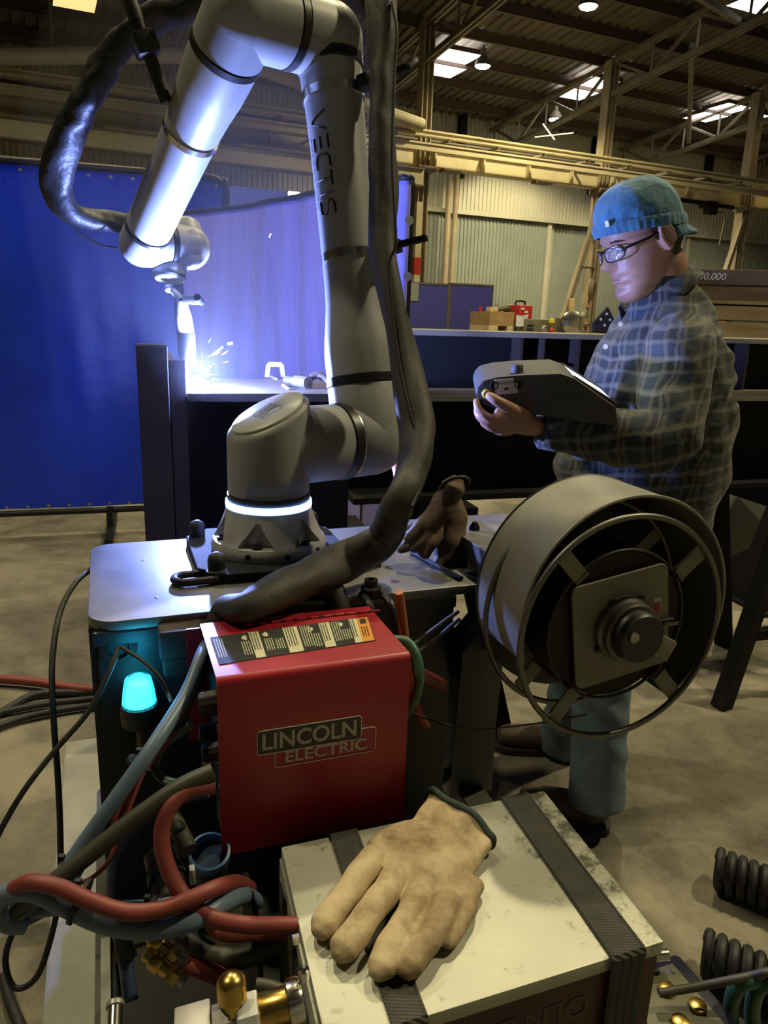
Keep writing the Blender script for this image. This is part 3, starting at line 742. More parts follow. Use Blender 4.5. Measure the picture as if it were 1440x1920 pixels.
cb = thing('cable_reel', 'round reel of cable hung on the raking column strut', 'reel', on(1108, 535, TR - 0.8))
q = on(1108, 543, TR - 0.8)
for k in range(3): MB().tube([q + H1 * (0.05 * k) + UP * math.sin(a) * (0.27 - 0.03 * k) + (H2 * 0.5 + H1 * 0.7) * math.cos(a) * (0.27 - 0.03 * k) for a in np.linspace(0, 6.28, 29)[:-1]], 0.022, closed=True).build('cable_loop', M['colpaint'], cb)
MB().bar(q - UP * 0.27, V(q[0], q[1], 0), 0.1, 0.1).build('hanger_post', M['colpaint'], cb)
# black gusset plate with four holes standing on the upper beam
gp = thing('gusset_plate', 'black house-shaped gusset plate with four holes standing on the upper beam', 'plate', atZ(1140, 640, 1.46))
qn = -nB
pp = start + dB * 0 + nB * 0.06
def bp_(px, py): return atPlane(px, py, pp, qn)
outl = [(1111, 637), (1112, 618), (1139, 589), (1150, 612), (1153, 640)]
pb = [bp_(*o) for o in outl]
zmin = min(p[2] for p in pb); pb = [p + UP * (ZB + 0.206 - zmin) for p in pb]; sh = UP * (ZB + 0.206 - zmin)
bb_ = MB(); bb_.prism(pb, nB * 0.012); bb_.build('plate_body', M['black'], gp, smooth=0)
for px, py in ((1136, 602), (1125, 612), (1142, 613), (1132, 623)):
    MB().lathe(bp_(px, py) + sh - nB * 0.001, qn, [(0.0045, -0.002), (0.0045, 0.001), (0.001, 0.001)], 12).build('bolt_hole', M['paper'], gp)
# pale leaning plate and dark stand seen under the beams at the right
lpn = thing('leaning_plate', 'pale grey steel plate leaning under the stacked beams right of the drum', 'plate', atY(1370, 1030, 3.3))
pp_ = atY(1370, 970, 3.3); nn_ = nrm(V(-0.25, -1, 0.25))
MB().prism([atPlane(x, y, pp_, nn_) for x, y in ((1280, 890), (1335, 905), (1438, 946), (1404, 1028), (1330, 1060), (1270, 1000))], -nn_ * 0.012).build('plate_body', M['wall_lo'], lpn, smooth=0)
sp_ = atZ(1425, 1145, 0)
stn = thing('dark_stand', 'dark square stand on the floor at the right edge under the beams', 'stand', V(sp_[0] + 0.1, sp_[1] + 0.2, 0))
MB().box(V(sp_[0] + 0.14, sp_[1] + 0.2, 0.35), (0.42, 0.4, 0.66), RB).build('stand_body', M['darksteel'], stn, bevel=0.01)
MB().box(V(sp_[0] + 0.14, sp_[1] + 0.2, 0.01), (0.5, 0.48, 0.02), RB).build('stand_foot', M['darksteel'], stn)
# timber stack at the right
st = thing('timber_stack', 'tall stack of weathered timber planks behind the man, topped by a brown beam', 'stack', V(2.4, 4.6, 0))
dS = V(math.cos(math.radians(-14)), math.sin(math.radians(-14)), 0); nS = V(-dS[1], dS[0], 0); RS = np.stack([dS, nS, UP], 1)
p0 = atY(1296, 600, 4.6); base = V(p0[0], p0[1], 0)
z = 0.12
for k in range(3): MB().box(base + dS * (0.3 + k * 1.2) + nS * 0.4 + UP * 0.06, (0.12, 0.8, 0.12), RS).build('bearer', M['rust'], st, smooth=0)
zwant = float(atPlane(1335, 519, base + nS * (-0.054), -nS)[2]) - 0.045
ths = [0.10, 0.13, 0.09, 0.12, 0.14, 0.10, 0.11, 0.13, 0.07, 0.12, 0.13, 0.11, 0.09, 0.11]
ths = [t_ * (zwant - z) / sum(ths) for t_ in ths]
for i, th in enumerate(ths):
    off = rng.uniform(-0.03, 0.03)
    R2 = RS @ np.array([[math.cos(a_ := rng.uniform(-0.008, 0.008)), 0, math.sin(a_)], [0, 1, 0], [-math.sin(a_), 0, math.cos(a_)]])
    o = MB().box(base + dS * 1.45 + nS * (0.4 + off) + UP * (z + th / 2), (2.9, 0.8, th - 0.012), R2).build('plank', M['lumber'], st, smooth=0, bevel=0.004)
    z += th
M['brownbeam'] = mat('brown_primer', (0.15, 0.10, 0.055), 0.6, noise=(4, (0.10, 0.07, 0.04), 0.4, 0.7))
tb = MB().box(base + dS * 1.40 + nS * 0.35 + UP * (z + 0.045), (3.0, 0.8, 0.085), RS).build('top_beam', M['brownbeam'], st, smooth=0, bevel=0.003)
tx = MB(); put_text(tx, '40,000', 0.055, atPlane(1335, 519, base + nS * (-0.054), -nS) * 1.0, dS, UP, extrude=0.0005, shear=0.15)
tx.build('chalk_lettering', M['paper'], tb, smooth=0)
# ------------------------------------------------------------------ cart
ZP, ZD = 1.10, 0.62               # table plate and lower deck
M['plate'] = mat('scuffed_table_plate', (0.20, 0.195, 0.185), 0.42, 0.55, noise=(6, (0.11, 0.105, 0.10), 0.35, 0.7), bump=(40, 0.08))
M['navy'] = mat('navy_black_panel', (0.012, 0.016, 0.024), 0.38, noise=(8, (0.02, 0.024, 0.03), 0.4, 0.7))
M['deckgrey'] = mat('pale_grey_skid', (0.40, 0.40, 0.33), 0.6, noise=(6, (0.27, 0.27, 0.22), 0.4, 0.72))
M['deck'] = mat('dark_deck', (0.07, 0.07, 0.055), 0.55, 0.2, noise=(7, (0.035, 0.035, 0.03), 0.4, 0.7))
cart = thing('robot_cart', 'black welding cart with a grey steel table plate carrying the robot arm', 'cart', K(0.25, 0.1, 0))
def rounded(a0, b0, a1, b1, r, z, n=6):
    out = []
    for (ca, cb, s) in ((a1 - r, b0 + r, -90), (a1 - r, b1 - r, 0), (a0 + r, b1 - r, 90), (a0 + r, b0 + r, 180)):
        for i in range(n + 1):
            t = math.radians(s + 90 * i / n); out.append(K(ca + r * math.cos(t), cb + r * math.sin(t), z))
    return out
MB().prism(rounded(0, 0, 0.66, 0.345, 0.035, ZP - 0.014), UP * 0.014).build('table_plate', M['plate'], cart, smooth=30, bevel=0.0015)
for a, b, r in ((0.09, 0.07, 0.003), (0.08, 0.24, 0.003), (0.44, 0.045, 0.007), (0.60, 0.05, 0.006)):
    MB().lathe(K(a, b, ZP + 0.0002), UP, [(r, 0), (r * 0.8, 0.0004), (0.0003, 0.0004)], 14).build('bolt_hole', M['black'], cart)
MB().box(K(0.265, 0.02, (ZP + ZD) / 2), (0.51, 0.02, ZP - ZD - 0.03), RC).build('front_panel', M['navy'], cart, smooth=0)
MB().box(K(0.265, 0.005, ZP - 0.024), (0.52, 0.012, 0.02), RC).build('panel_lip', M['navy'], cart, smooth=0, bevel=0.003)
MB().box(K(0.01, 0.17, (ZP + ZD) / 2), (0.02, 0.30, ZP - ZD - 0.03), RC).build('side_panel', M['navy'], cart, smooth=0)
MB().box(K(0.265, 0.32, (ZP + ZD) / 2), (0.51, 0.02, ZP - ZD - 0.03), RC).build('back_panel', M['navy'], cart, smooth=0)
MB().box(K(0.525, 0.17, (ZP + ZD) / 2), (0.012, 0.30, ZP - ZD - 0.03), RC).build('side_panel', M['navy'], cart, smooth=0)
MB().prism(rounded(-0.02, -0.62, 0.57, 0.36, 0.02, ZD - 0.02), UP * 0.02).build('lower_deck', M['deck'], cart, smooth=30)
MB().box(K(-0.005, -0.16, ZD + 0.012), (0.012, 0.34, 0.03), RC).build('deck_lip', M['deckgrey'], cart, smooth=0)
MB().box(K(-0.068, 0.05, 0.36), (0.086, 1.66, 0.12), RC).build('skid', M['deckgrey'], cart, smooth=0, bevel=0.006)
MB().box(K(0.60, 0.05, 0.36), (0.086, 1.66, 0.12), RC).build('skid', M['deckgrey'], cart, smooth=0, bevel=0.006)
for a in (-0.068, 0.60):
    for b in (-0.6, 0.7): MB().box(K(a, b, 0.15), (0.06, 0.06, 0.30), RC).build('leg', M['deckgrey'], cart, smooth=0)
for b in (-0.45, 0.25): MB().box(K(0.266, b, 0.36), (0.60, 0.08, 0.10), RC).build('cross_member', M['black'], cart, smooth=0)
for a in (0.03, 0.50):
    for b in (-0.55, 0.30): MB().box(K(a, b, 0.50), (0.05, 0.05, 0.20), RC).build('riser', M['black'], cart, smooth=0)
# grommet in the front panel
q = atPlane(222, 1212, K(0, 0.009, 0), -E2)
MB().lathe(q, -E2, [(0.024, 0), (0.024, 0.006), (0.014, 0.010), (0.012, 0.002)], 20).build('cable_grommet', M['rubber'], cart)
# angle bracket at the back right corner of the plate
MB().box(K(0.70, 0.30, ZP - 0.004), (0.22, 0.14, 0.008), RC).build('corner_plate', M['plate'], cart, smooth=0)
MB().box(K(0.580, 0.10, ZP + 0.022), (0.006, 0.24, 0.044), RC).build('angle_web', M['plate'], cart, smooth=0, bevel=0.001)
MB().box(K(0.612, 0.10, ZP + 0.044), (0.070, 0.24, 0.006), RC).build('angle_flange', M['plate'], cart, smooth=0, bevel=0.001)
for a, b, z in ((0.615, 0.13, 0.047), (0.70, 0.28, 0.0)): MB().lathe(K(a, b, ZP + z), UP, [(0.010, 0), (0.010, 0.006), (0.005, 0.014), (0.001, 0.014)], 6).build('bolt', M['iron'], cart)
# lifting rings
def lift_ring(c, d, flat=True):
    d = nrm(d); side = np.cross(UP, d)
    t = MB().lathe(c, UP, [(0.016, 0), (0.016, 0.016), (0.010, 0.018), (0.010, 0.030), (0.006, 0.030), (0.006, 0.024)], 18).build('lifting_ring', M['iron'], cart)
    w = 0.017; L = 0.065
    pts = [c + side * w + UP * 0.008, c + side * w + d * L * 0.7 + UP * 0.007]
    for a in np.linspace(0, math.pi, 7)[1:-1]: pts.append(c + d * (L * 0.7 + w * math.sin(a)) + side * w * math.cos(a) + UP * 0.007)
    pts += [c - side * w + d * L * 0.7 + UP * 0.007, c - side * w + UP * 0.008]
    if not flat:
        pts = [p if i in (0, len(pts) - 1) else p for i, p in enumerate(pts)]
    MB().tube(smooth_path(pts, 5), 0.006, 8).build('ring_loop', M['iron'], t)
lift_ring(atZ(407, 1088, ZP), -E1)
lift_ring(atZ(655, 1070, ZP), E1 * 0.9 + E2 * 0.5)
# ring that hangs over the front edge of the plate
q = atZ(695, 1118, ZP)
t = MB().lathe(q, UP, [(0.015, 0), (0.015, 0.014), (0.010, 0.016), (0.010, 0.026), (0.005, 0.026), (0.005, 0.02)], 18).build('lifting_ring', M['iron'], cart)
hp = [q - E1 * 0.014 + UP * 0.004, q - E1 * 0.012 - E2 * 0.035 - UP * 0.004, q - E1 * 0.008 - E2 * 0.048 - UP * 0.05, q + E1 * 0.008 - E2 * 0.050 - UP * 0.066, q + E1 * 0.024 - E2 * 0.048 - UP * 0.05, q + E1 * 0.020 - E2 * 0.033 - UP * 0.004, q + E1 * 0.014 + UP * 0.004]
MB().tube(smooth_path(hp, 6), 0.006, 8).build('ring_loop', M['iron'], t)

# beacon on the front panel
M['cyan'] = mat('cyan_beacon_glow', (0.2, 0.9, 1.0), 0.3, emit=((0.02, 0.6, 0.9), 1.5))
M['cyan_core'] = mat('cyan_beacon_core', (0.6, 1.0, 1.0), 0.3, emit=((0.06, 0.80, 1.0), 3.2))
M['clear'] = mat('cyan_clear_plastic', (0.25, 0.85, 1.0), 0.08, trans=0.9, alpha=0.55)
q = atPlane(262, 1330, K(0, -0.03, 0), -E2)
bea = thing('beacon_light', 'glowing cyan beacon lamp on the dark front panel of the cart', 'lamp', q)
MB().lathe(q - UP * 0.022, UP, [(0.020, 0), (0.024, 0.004), (0.025, 0.022), (0.022, 0.030), (0.016, 0.031)], 24).build('beacon_base', M['black'], bea)
MB().lathe(q + UP * 0.009, UP, [(0.0175, 0), (0.0155, 0.020), (0.0125, 0.030), (0.001, 0.030)], 24).build('beacon_core', M['cyan_core'], bea)
MB().lathe(q + UP * 0.008, UP, [(0.0225, 0), (0.0195, 0.024), (0.0165, 0.037), (0.012, 0.041), (0.001, 0.041)], 24).build('beacon_dome', M['clear'], bea)
MB().cyl(q - UP * 0.022, q - UP * 0.072, 0.006).build('cable_stub', M['olive'], bea)
MB().box(q + E2 * 0.022 - UP * 0.018, (0.05, 0.024, 0.02), RC).build('mount', M['black'], bea, smooth=0)
ld = bpy.data.lights.new('beacon_glow', 'POINT'); ld.energy = 0.16; ld.color = (0.03, 0.6, 1.0); ld.shadow_soft_size = 0.02
lo = bpy.data.objects.new('beacon_glow', ld); COL.objects.link(lo); lo.parent = bea; lo.location = tuple(UP * 0.06 - E2 * 0.012)

# ------------------------------------------------------------------ robot arm
M['robot'] = mat('grey_robot_plastic', (0.325, 0.335, 0.345), 0.45, noise=(30, (0.29, 0.30, 0.31), 0.4, 0.7))
M['robotcap'] = mat('pale_robot_cap', (0.50, 0.50, 0.46), 0.38)
M['alu'] = mat('brushed_aluminium_tube', (0.50, 0.51, 0.525), 0.38, 0.35, noise=(40, (0.43, 0.44, 0.455), 0.35, 0.7), stretch=(1, 1, 0.15))
M['cast'] = mat('cast_aluminium', (0.60, 0.59, 0.55), 0.42, 0.3, noise=(14, (0.36, 0.35, 0.32), 0.45, 0.72))
M['seal'] = mat('black_seal', (0.012, 0.012, 0.013), 0.4)
M['led'] = mat('robot_led_ring', (0.5, 0.7, 1.0), 0.4, emit=((0.22, 0.42, 1.0), 7.0))
RBp = V(-0.19, 1.19, ZP)
Sh = V(-0.03, 1.316, 1.281); axr = nrm(V(0.785, 0.62, 0)); pr_ = V(-axr[1], axr[0], 0)
th = math.radians(13); ua = math.cos(th) * UP + math.sin(th) * pr_
LU = 0.68; El = Sh + ua * LU
Fo = El - axr * 0.16
ph = math.radians(56); fa = -math.cos(ph) * UP + math.sin(ph) * pr_
LF = 0.57; W1 = Fo + fa * LF
rob = thing('welding_robot', 'grey jointed welding robot arm with bare aluminium tubes, bolted to the cart plate', 'robot arm', RBp)
mp = MB().prism([K(0.279 + x, 0.221 + y, ZP) for x, y in ((-0.125, -0.085), (-0.085, -0.125), (0.085, -0.125), (0.125, -0.085), (0.125, 0.085), (0.085, 0.125), (-0.085, 0.125), (-0.125, 0.085))], UP * 0.016).build('mounting_plate', M['darksteel'], rob, smooth=0, bevel=0.002)
for x, y in ((-0.098, -0.098), (-0.106, 0.085), (0.098, -0.098), (0.1, 0.1)):
    MB().lathe(K(0.279 + x, 0.221 + y, ZP + 0.015), UP, [(0.013, 0), (0.0135, 0.016), (0.011, 0.024), (0.005, 0.028), (0.0005, 0.029)], 18).build('knob', M['rubber'], mp)
# base casting with six bolt pockets
bz = RBp + UP * 0.016
prof = [(0.094, 0.0), (0.095, 0.010), (0.092, 0.018), (0.0905, 0.020), (0.086, 0.027), (0.082, 0.035), (0.0775, 0.045), (0.0745, 0.053), (0.0715, 0.062), (0.0695, 0.071)]
n = 216; rings = []
face = math.atan2(-1.19, 0.19)
pr2 = [(float(np.interp(h, [q_[1] for q_ in prof], [q_[0] for q_ in prof])), h) for h in list(np.linspace(0, 0.019, 5)) + list(np.linspace(0.0196, 0.0715, 40))]
for r, h in pr2:
    ring = []
    for i in range(n):
        a = 2 * math.pi * i / n; rr = r
        for k in range(6):
            da = (a - (face - math.radians(14) + k * math.pi / 3) + math.pi) % (2 * math.pi) - math.pi
            half = math.radians(17) * max(0, 1 - max(0, h - 0.024) / 0.036)
            if 0.0195 < h < 0.058 and abs(da) < half: rr = 0.0685
        ring.append(bz + V(math.cos(a) * rr, math.sin(a) * rr, h))
    rings.append(ring)
base_o = MB().loft(rings).build('base_casting', M['cast'], rob, smooth=35)
for k in range(6):
    a = face - math.radians(14) + k * math.pi / 3
    c = bz + V(math.cos(a) * 0.080, math.sin(a) * 0.080, 0.018)
    MB().lathe(c, UP, [(0.0075, 0), (0.0075, 0.006), (0.0045, 0.0065), (0.0042, 0.003), (0.0003, 0.003)], 12).build('base_bolt', M['iron'], base_o)
for da in (-0.35, 0.3, 0.95):
    a = face + da
    MB().lathe(bz + V(math.cos(a) * 0.093, math.sin(a) * 0.093, 0.009), V(math.cos(a), math.sin(a), 0), [(0.005, 0), (0.005, 0.003), (0.002, 0.003)], 10).build('side_screw', M['iron'], base_o)
MB().lathe(bz, UP, [(0.0665, 0.070), (0.0700, 0.071), (0.0705, 0.076), (0.0700, 0.081), (0.066, 0.0815)], 64).build('led_ring', M['led'], rob)
MB().lathe(bz, UP, [(0.066, 0.0812), (0.0675, 0.083), (0.0675, 0.092), (0.065, 0.0925)], 64).build('base_seal', M['seal'], rob)
# base joint: upright barrel cut by a slanted cap, with a barrel running sideways to the shoulder
RJ = 0.066
zc = 1.337 - 0.0; tilt = math.radians(27)
nc = nrm(math.cos(tilt) * UP - math.sin(tilt) * axr)
cc = V(RBp[0], RBp[1], zc)
def cut_z(x, y, r=0):   # height of the cap plane above a plan point
    return cc[2] - (nc[0] * (x - cc[0]) + nc[1] * (y - cc[1])) / nc[2]
n = 72; rings = []
zs0 = bz[2] + 0.092
for f in (0, 0.02, 0.3, 0.6, 0.90, 0.955, 0.985, 1.0):
    ring = []
    for i in range(n):
        a = 2 * math.pi * i / n
        R_ = RJ if f < 0.93 else RJ - 0.010 * ((f - 0.93) / 0.07) ** 2
        if f == 0: R_ = RJ - 0.002
        x, y = cc[0] + math.cos(a) * R_, cc[1] + math.sin(a) * R_
        zt_ = cut_z(x, y)
        ring.append(V(x, y, zs0 + (zt_ - zs0) * f))
    rings.append(ring)
j1 = MB().loft(rings)
s0_ = V(RBp[0], RBp[1], Sh[2])
j1.lathe(s0_, axr, [(0.060, 0.0), (0.0645, 0.03), (0.0645, 0.128), (0.0625, 0.131)], 56)
base_joint = j1.build('base_joint', M['robot'], rob, smooth=45)
# slanted cap disc with its engraved outline letters
ca_x = nrm(np.cross(nc, UP)) ; ca_y = np.cross(nc, ca_x)
capr = []
cap = MB()
for h, k in ((0.0, 0.0575), (0.003, 0.057), (0.0045, 0.055)):
    ring = []
    for i in range(64):
        a = 2 * math.pi * i / 64
        x, y = cc[0] + math.cos(a) * k, cc[1] + math.sin(a) * k
        ring.append(V(x, y, cut_z(x, y)) + nc * h)
    capr.append(ring)
cap.loft(capr); capo = cap.build('joint_cap', M['robotcap'], base_joint, smooth=40)
def strokes(mb, lines, fn, r=0.0006, n=6):
    for ln in lines:
        pts = []
        for (u0, v0), (u1, v1) in zip(ln[:-1], ln[1:]):
            for k in range(6): pts.append(fn(u0 + (u1 - u0) * k / 6, v0 + (v1 - v0) * k / 6))
        pts.append(fn(*ln[-1])); mb.tube(pts, r, n)
ex = nrm(axr - nc * np.dot(axr, nc)) ; ey = np.cross(nc, ex)
em = MB()
sc = 0.0115
U_ = [(-1.9, 1.6), (-1.9, -0.6), (-1.6, -1.3), (-0.9, -1.6), (-0.2, -1.3), (0.0, -0.6), (0.0, 1.6), (-0.6, 1.6), (-0.6, -0.5), (-0.9, -0.9), (-1.3, -0.5), (-1.3, 1.6), (-1.9, 1.6)]
Rr = [(0.3, -1.6), (0.3, 1.6), (1.5, 1.6), (2.0, 1.1), (2.0, 0.4), (1.5, 0.0), (2.1, -1.6), (1.4, -1.6), (0.9, -0.1), (0.9, -1.6), (0.3, -1.6)]
fn = lambda u, v: cc + nc * 0.0046 + (-pr_ * (-1) * 0 + nrm(np.cross(UP, axr)) * (u * sc * 1.0) * -1) + ex * (v * sc * 1.05)
strokes(em, [U_, Rr], fn, 0.00045)
em.build('cap_emblem', M['seal'], capo)
MB().lathe(s0_, axr, [(0.0625, 0.130), (0.0665, 0.132), (0.0665, 0.146), (0.0625, 0.148)], 56).build('shoulder_seal', M['seal'], rob)
MB().lathe(s0_, axr, [(0.0645, 0.1475), (0.0650, 0.1480), (0.0650, 0.1500), (0.0640, 0.1505)], 56).build('shoulder_trim', M['chrome'], rob)
sj = MB(); sj.lathe(s0_, axr, [(0.0625, 0.149), (0.0645, 0.151), (0.0645, 0.204)], 56); sj.sphere(Sh, 0.0645, 40, 24)
sj.lathe(Sh, ua, [(0.0645, -0.0), (0.0645, 0.093), (0.063, 0.095)], 56)
sj.build('shoulder_joint', M['robot'], rob, smooth=45)
MB().lathe(Sh, ua, [(0.0625, 0.0945), (0.0655, 0.096), (0.0655, 0.110), (0.062, 0.112)], 56).build('arm_seal', M['seal'], rob)
uprof = [(0.0635, 0.111), (0.0635, 0.150), (0.061, 0.175), (0.056, 0.205), (0.052, 0.235), (0.0500, 0.27), (0.0490, 0.36), (0.0490, 0.50), (0.0505, 0.57), (0.0530, 0.61), (0.0535, 0.630)]
def ru(l): return float(np.interp(l, [h for _, h in uprof], [r for r, _ in uprof]))
upper = MB().lathe(Sh, ua, uprof, 64).build('upper_arm_tube', M['alu'], rob, smooth=40)
MB().lathe(Sh, ua, [(0.0530, 0.629), (0.0575, 0.631), (0.0575, 0.645), (0.052, 0.647)], 56).build('arm_seal', M['seal'], rob)
ej = MB(); ej.lathe(Sh, ua, [(0.054, 0.645), (0.059, 0.65), (0.060, LU)], 56); ej.sphere(El, 0.0605, 40, 24)
ej.lathe(El, -axr, [(0.0600, 0.0), (0.0605, 0.066), (0.058, 0.068)], 56); ej.build('elbow_joint', M['robot'], rob, smooth=45)
MB().lathe(El, -axr, [(0.058, 0.067), (0.0615, 0.069), (0.0615, 0.081), (0.058, 0.083)], 56).build('elbow_seal', M['seal'], rob)
fj = MB(); fj.lathe(El, -axr, [(0.058, 0.082), (0.0605, 0.084), (0.0605, 0.16)], 56); fj.sphere(Fo, 0.0605, 40, 24)
fj.lathe(Fo, fa, [(0.0605, 0), (0.0605, 0.058), (0.058, 0.060)], 56); fj.build('forearm_joint', M['robot'], rob, smooth=45)
MB().lathe(Fo, fa, [(0.058, 0.0595), (0.0615, 0.061), (0.0615, 0.073), (0.058, 0.075)], 56).build('forearm_seal', M['seal'], rob)
fprof = [(0.0590, 0.074), (0.0590, 0.105), (0.0575, 0.14), (0.0530, 0.185), (0.0505, 0.225), (0.0490, 0.30), (0.0475, 0.42), (0.0470, 0.515)]
def rf(l): return float(np.interp(l, [h for _, h in fprof], [r for r, _ in fprof]))
fore = MB().lathe(Fo, fa, fprof, 64).build('forearm_tube', M['alu'], rob, smooth=40)
MB().lathe(Fo, fa, [(0.046, 0.514), (0.0495, 0.516), (0.0495, 0.524), (0.046, 0.526)], 48).build('wrist_seal', M['seal'], rob)
w1 = MB(); w1.lathe(Fo, fa, [(0.047, 0.525), (0.0485, 0.528), (0.0485, LF)], 48); w1.sphere(W1, 0.0490, 36, 20)
w1.lathe(W1, axr, [(0.0485, 0), (0.0485, 0.052), (0.046, 0.054)], 48); w1.build('wrist_joint', M['robot'], rob, smooth=45)
MB().lathe(W1, axr, [(0.046, 0.0535), (0.0495, 0.055), (0.0495, 0.064), (0.046, 0.066)], 48).build('wrist_seal', M['seal'], rob)
W2 = W1 + axr * 0.105
w2 = MB(); w2.lathe(W1, axr, [(0.046, 0.065), (0.0485, 0.067), (0.0485, 0.105)], 48); w2.sphere(W2, 0.0485, 36, 20)
w2.lathe(W2, UP * 0.9 + pr_ * 0.4, [(0.040, 0), (0.036, 0.050), (0.028, 0.060), (0.001, 0.062)], 40)
w2.build('wrist_joint', M['robot'], rob, smooth=45)
cdir = nrm(V(0.62, -0.72, 0.1))
MB().lathe(W2, cdir, [(0.034, 0.034), (0.034, 0.039), (0.028, 0.0425), (0.001, 0.044)], 40).build('wrist_cap', M['robotcap'], rob)
# tool joint hanging below the wrist
tip = atZ(353, 733, ZA) + UP * 0.012 + nA * 0.004
Wt = W1 + axr * 0.070 + pr_ * 0.01
fl0 = atPlane(319, 497, Wt, -_f); fl1 = atPlane(318, 522, Wt, -_f); tdn = nrm(fl1 - fl0)
MB().lathe(fl0, tdn, [(0.036, -0.035), (0.038, -0.01), (0.038, 0.020), (0.034, 0.026), (0.034, 0.030), (0.031, 0.034), (0.001, 0.034)], 44).build('tool_flange', M['alu'], rob, smooth=40)
MB().lathe(fl0, tdn, [(0.0365, 0.0235), (0.0372, 0.0245), (0.0372, 0.0265), (0.035, 0.0270)], 44).build('flange_seal', M['seal'], rob)
# band clamps
for l, r in ((0.585, ru(0.585)), (0.315, ru(0.315))):
    MB().lathe(Sh, ua, [(r - 0.001, l - 0.007), (r + 0.0022, l - 0.007), (r + 0.0022, l + 0.007), (r - 0.001, l + 0.007)], 56).build('band_clamp', M['chrome'], rob)
for l in (0.245,):
    MB().lathe(Fo, fa, [(rf(l) - 0.001, l - 0.006), (rf(l) + 0.0022, l - 0.006), (rf(l) + 0.0022, l + 0.006), (rf(l) - 0.001, l + 0.006)], 56).build('band_clamp', M['chrome'], rob)
# lettering on the upper arm, read downwards
to_cam = nrm(CAMP - (Sh + ua * 0.45)); xa = nrm(to_cam - ua * np.dot(to_cam, ua)); ya = np.cross(ua, xa)
sgn = 1.0 if np.dot(ya, _r) > 0 else -1.0
def on_arm(l, ang, h=0.0):       # ang measured to the right of the camera-facing line
    r = ru(l) + h
    return Sh + ua * l + (xa * math.cos(ang) + ya * sgn * math.sin(ang)) * r
LET = {'V': [[(0, 1), (0.42, 0.06), (0.5, 0), (0.58, 0.06), (1, 1)]], 'E': [[(0.1, 1), (1, 1)], [(0.1, 0.5), (0.95, 0.5)], [(0.1, 0), (1, 0)]],
       'C': [[(1, 1), (0.4, 1), (0.12, 0.85), (0, 0.5), (0.12, 0.15), (0.4, 0), (1, 0)]], 'T': [[(0, 1), (1, 1)], [(0.5, 1), (0.5, 0)]], 'I': [[(0.5, 1), (0.5, 0)]],
       'S': [[(1, 1), (0.35, 1), (0.08, 0.9), (0, 0.75), (0.08, 0.58), (0.35, 0.5), (0.65, 0.5), (0.92, 0.42), (1, 0.25), (0.92, 0.1), (0.65, 0), (0, 0)]]}
lt = MB(); l = 0.548; wd = {'V': 0.034, 'E': 0.026, 'C': 0.027, 'T': 0.026, 'I': 0.013, 'S': 0.026}
for ch in 'VECTIS':
    w = wd[ch]; l0 = l
    for ln in LET[ch]:
        pts = []
        for (u0, v0), (u1, v1) in zip(ln[:-1], ln[1:]):
            for k in range(5):
                u, v = u0 + (u1 - u0) * k / 5, v0 + (v1 - v0) * k / 5
                pts.append(on_arm(l0 - u * w * 0.92, math.radians(-53 + v * 34), 0.0002))
        pts.append(on_arm(l0 - ln[-1][0] * w * 0.92, math.radians(-53 + ln[-1][1] * 34), 0.0002))
        lt.tube(pts, 0.0024, 6, flat=0.5)
    l -= w + 0.0035
lt.build('brand_lettering', M['seal'], upper)
vs, fs = text_mesh('A U T O M A T I O N', 0.0085)
sm_ = MB(); sm_.add([on_arm(0.455 - v[0] * 1.5, math.radians(-66) + v[1] / 0.05, 0.0004) for v in vs], fs)
sm_.build('small_lettering', M['seal'], upper, smooth=0, fix=False)
# cable clamp blocks beside the upper arm
for l in (0.590, 0.318):
    q = on_arm(l, math.radians(62), 0.012)
    qd = nrm(q - (Sh + ua * l)); R3 = np.stack([qd, np.cross(ua, qd), ua], 1)
    cb_ = MB().box(q + qd * 0.012, (0.045, 0.03, 0.022), R3).build('cable_clamp', M['black'], rob, bevel=0.004)
    MB().box(q + qd * 0.06, (0.05, 0.012, 0.010), R3).build('clamp_tail', M['iron'], cb_, bevel=0.002)
# strut that carries the sleeve off the forearm
q0 = atPlane(313, 192, Fo + fa * 0.17, -_f); q1 = atPlane(247, 14, Fo + fa * 0.10, -_f)
strut = MB().tube([q0, q0 * 0.5 + q1 * 0.5, q1], [0.0115, 0.0115, 0.012], 14).build('sleeve_strut', M['iron'], rob)
MB().lathe(q1, nrm(q1 - q0), [(0.0125, -0.02), (0.013, 0.015), (0.012, 0.017)], 16).build('strut_grip', M['rubber'], strut)
qm = q0 + (q1 - q0) * 0.62
MB().box(qm, (0.05, 0.04, 0.036), np.stack(frame(q1 - q0), 1)).build('sleeve_clip', M['rubber'], strut, bevel=0.006)
# torch on the tool flange
tor = MB()
t0 = fl1 + tdn * 0.014
torch = MB().sphere(t0 + tdn * 0.008, 0.011, 16, 10).build('torch', M['cast'], rob)
k0 = atPlane(340, 562, Wt, -_f); k1 = atPlane(349, 625, tip, -_f); k2 = atPlane(352, 688, tip, -_f)
MB().tube([t0 + tdn * 0.006, k0], 0.008).build('torch_stem', M['cast'], torch)
MB().box(k0 + _r * 0.022, (0.034, 0.03, 0.020)).build('torch_bracket', M['cast'], torch, bevel=0.003)
MB().lathe(k0 + _r * 0.040 - _f * 0.0, -_f, [(0.008, -0.02), (0.008, 0.02), (0.001, 0.02)], 12).build('torch_bolt', M['iron'], torch)
MB().tube(smooth_path([k0, k0 * 0.5 + k1 * 0.5, k1], 6), [0.011, 0.018, 0.019], 18).build('torch_neck', M['cast'], torch)
MB().tube([k1, k1 * 0.4 + k2 * 0.6, k2], [0.020, 0.020, 0.016], 18).build('torch_nozzle', M['steel'], torch)
MB().tube([k2, tip], [0.006, 0.002], 10).build('contact_tip', M['brass'], torch)
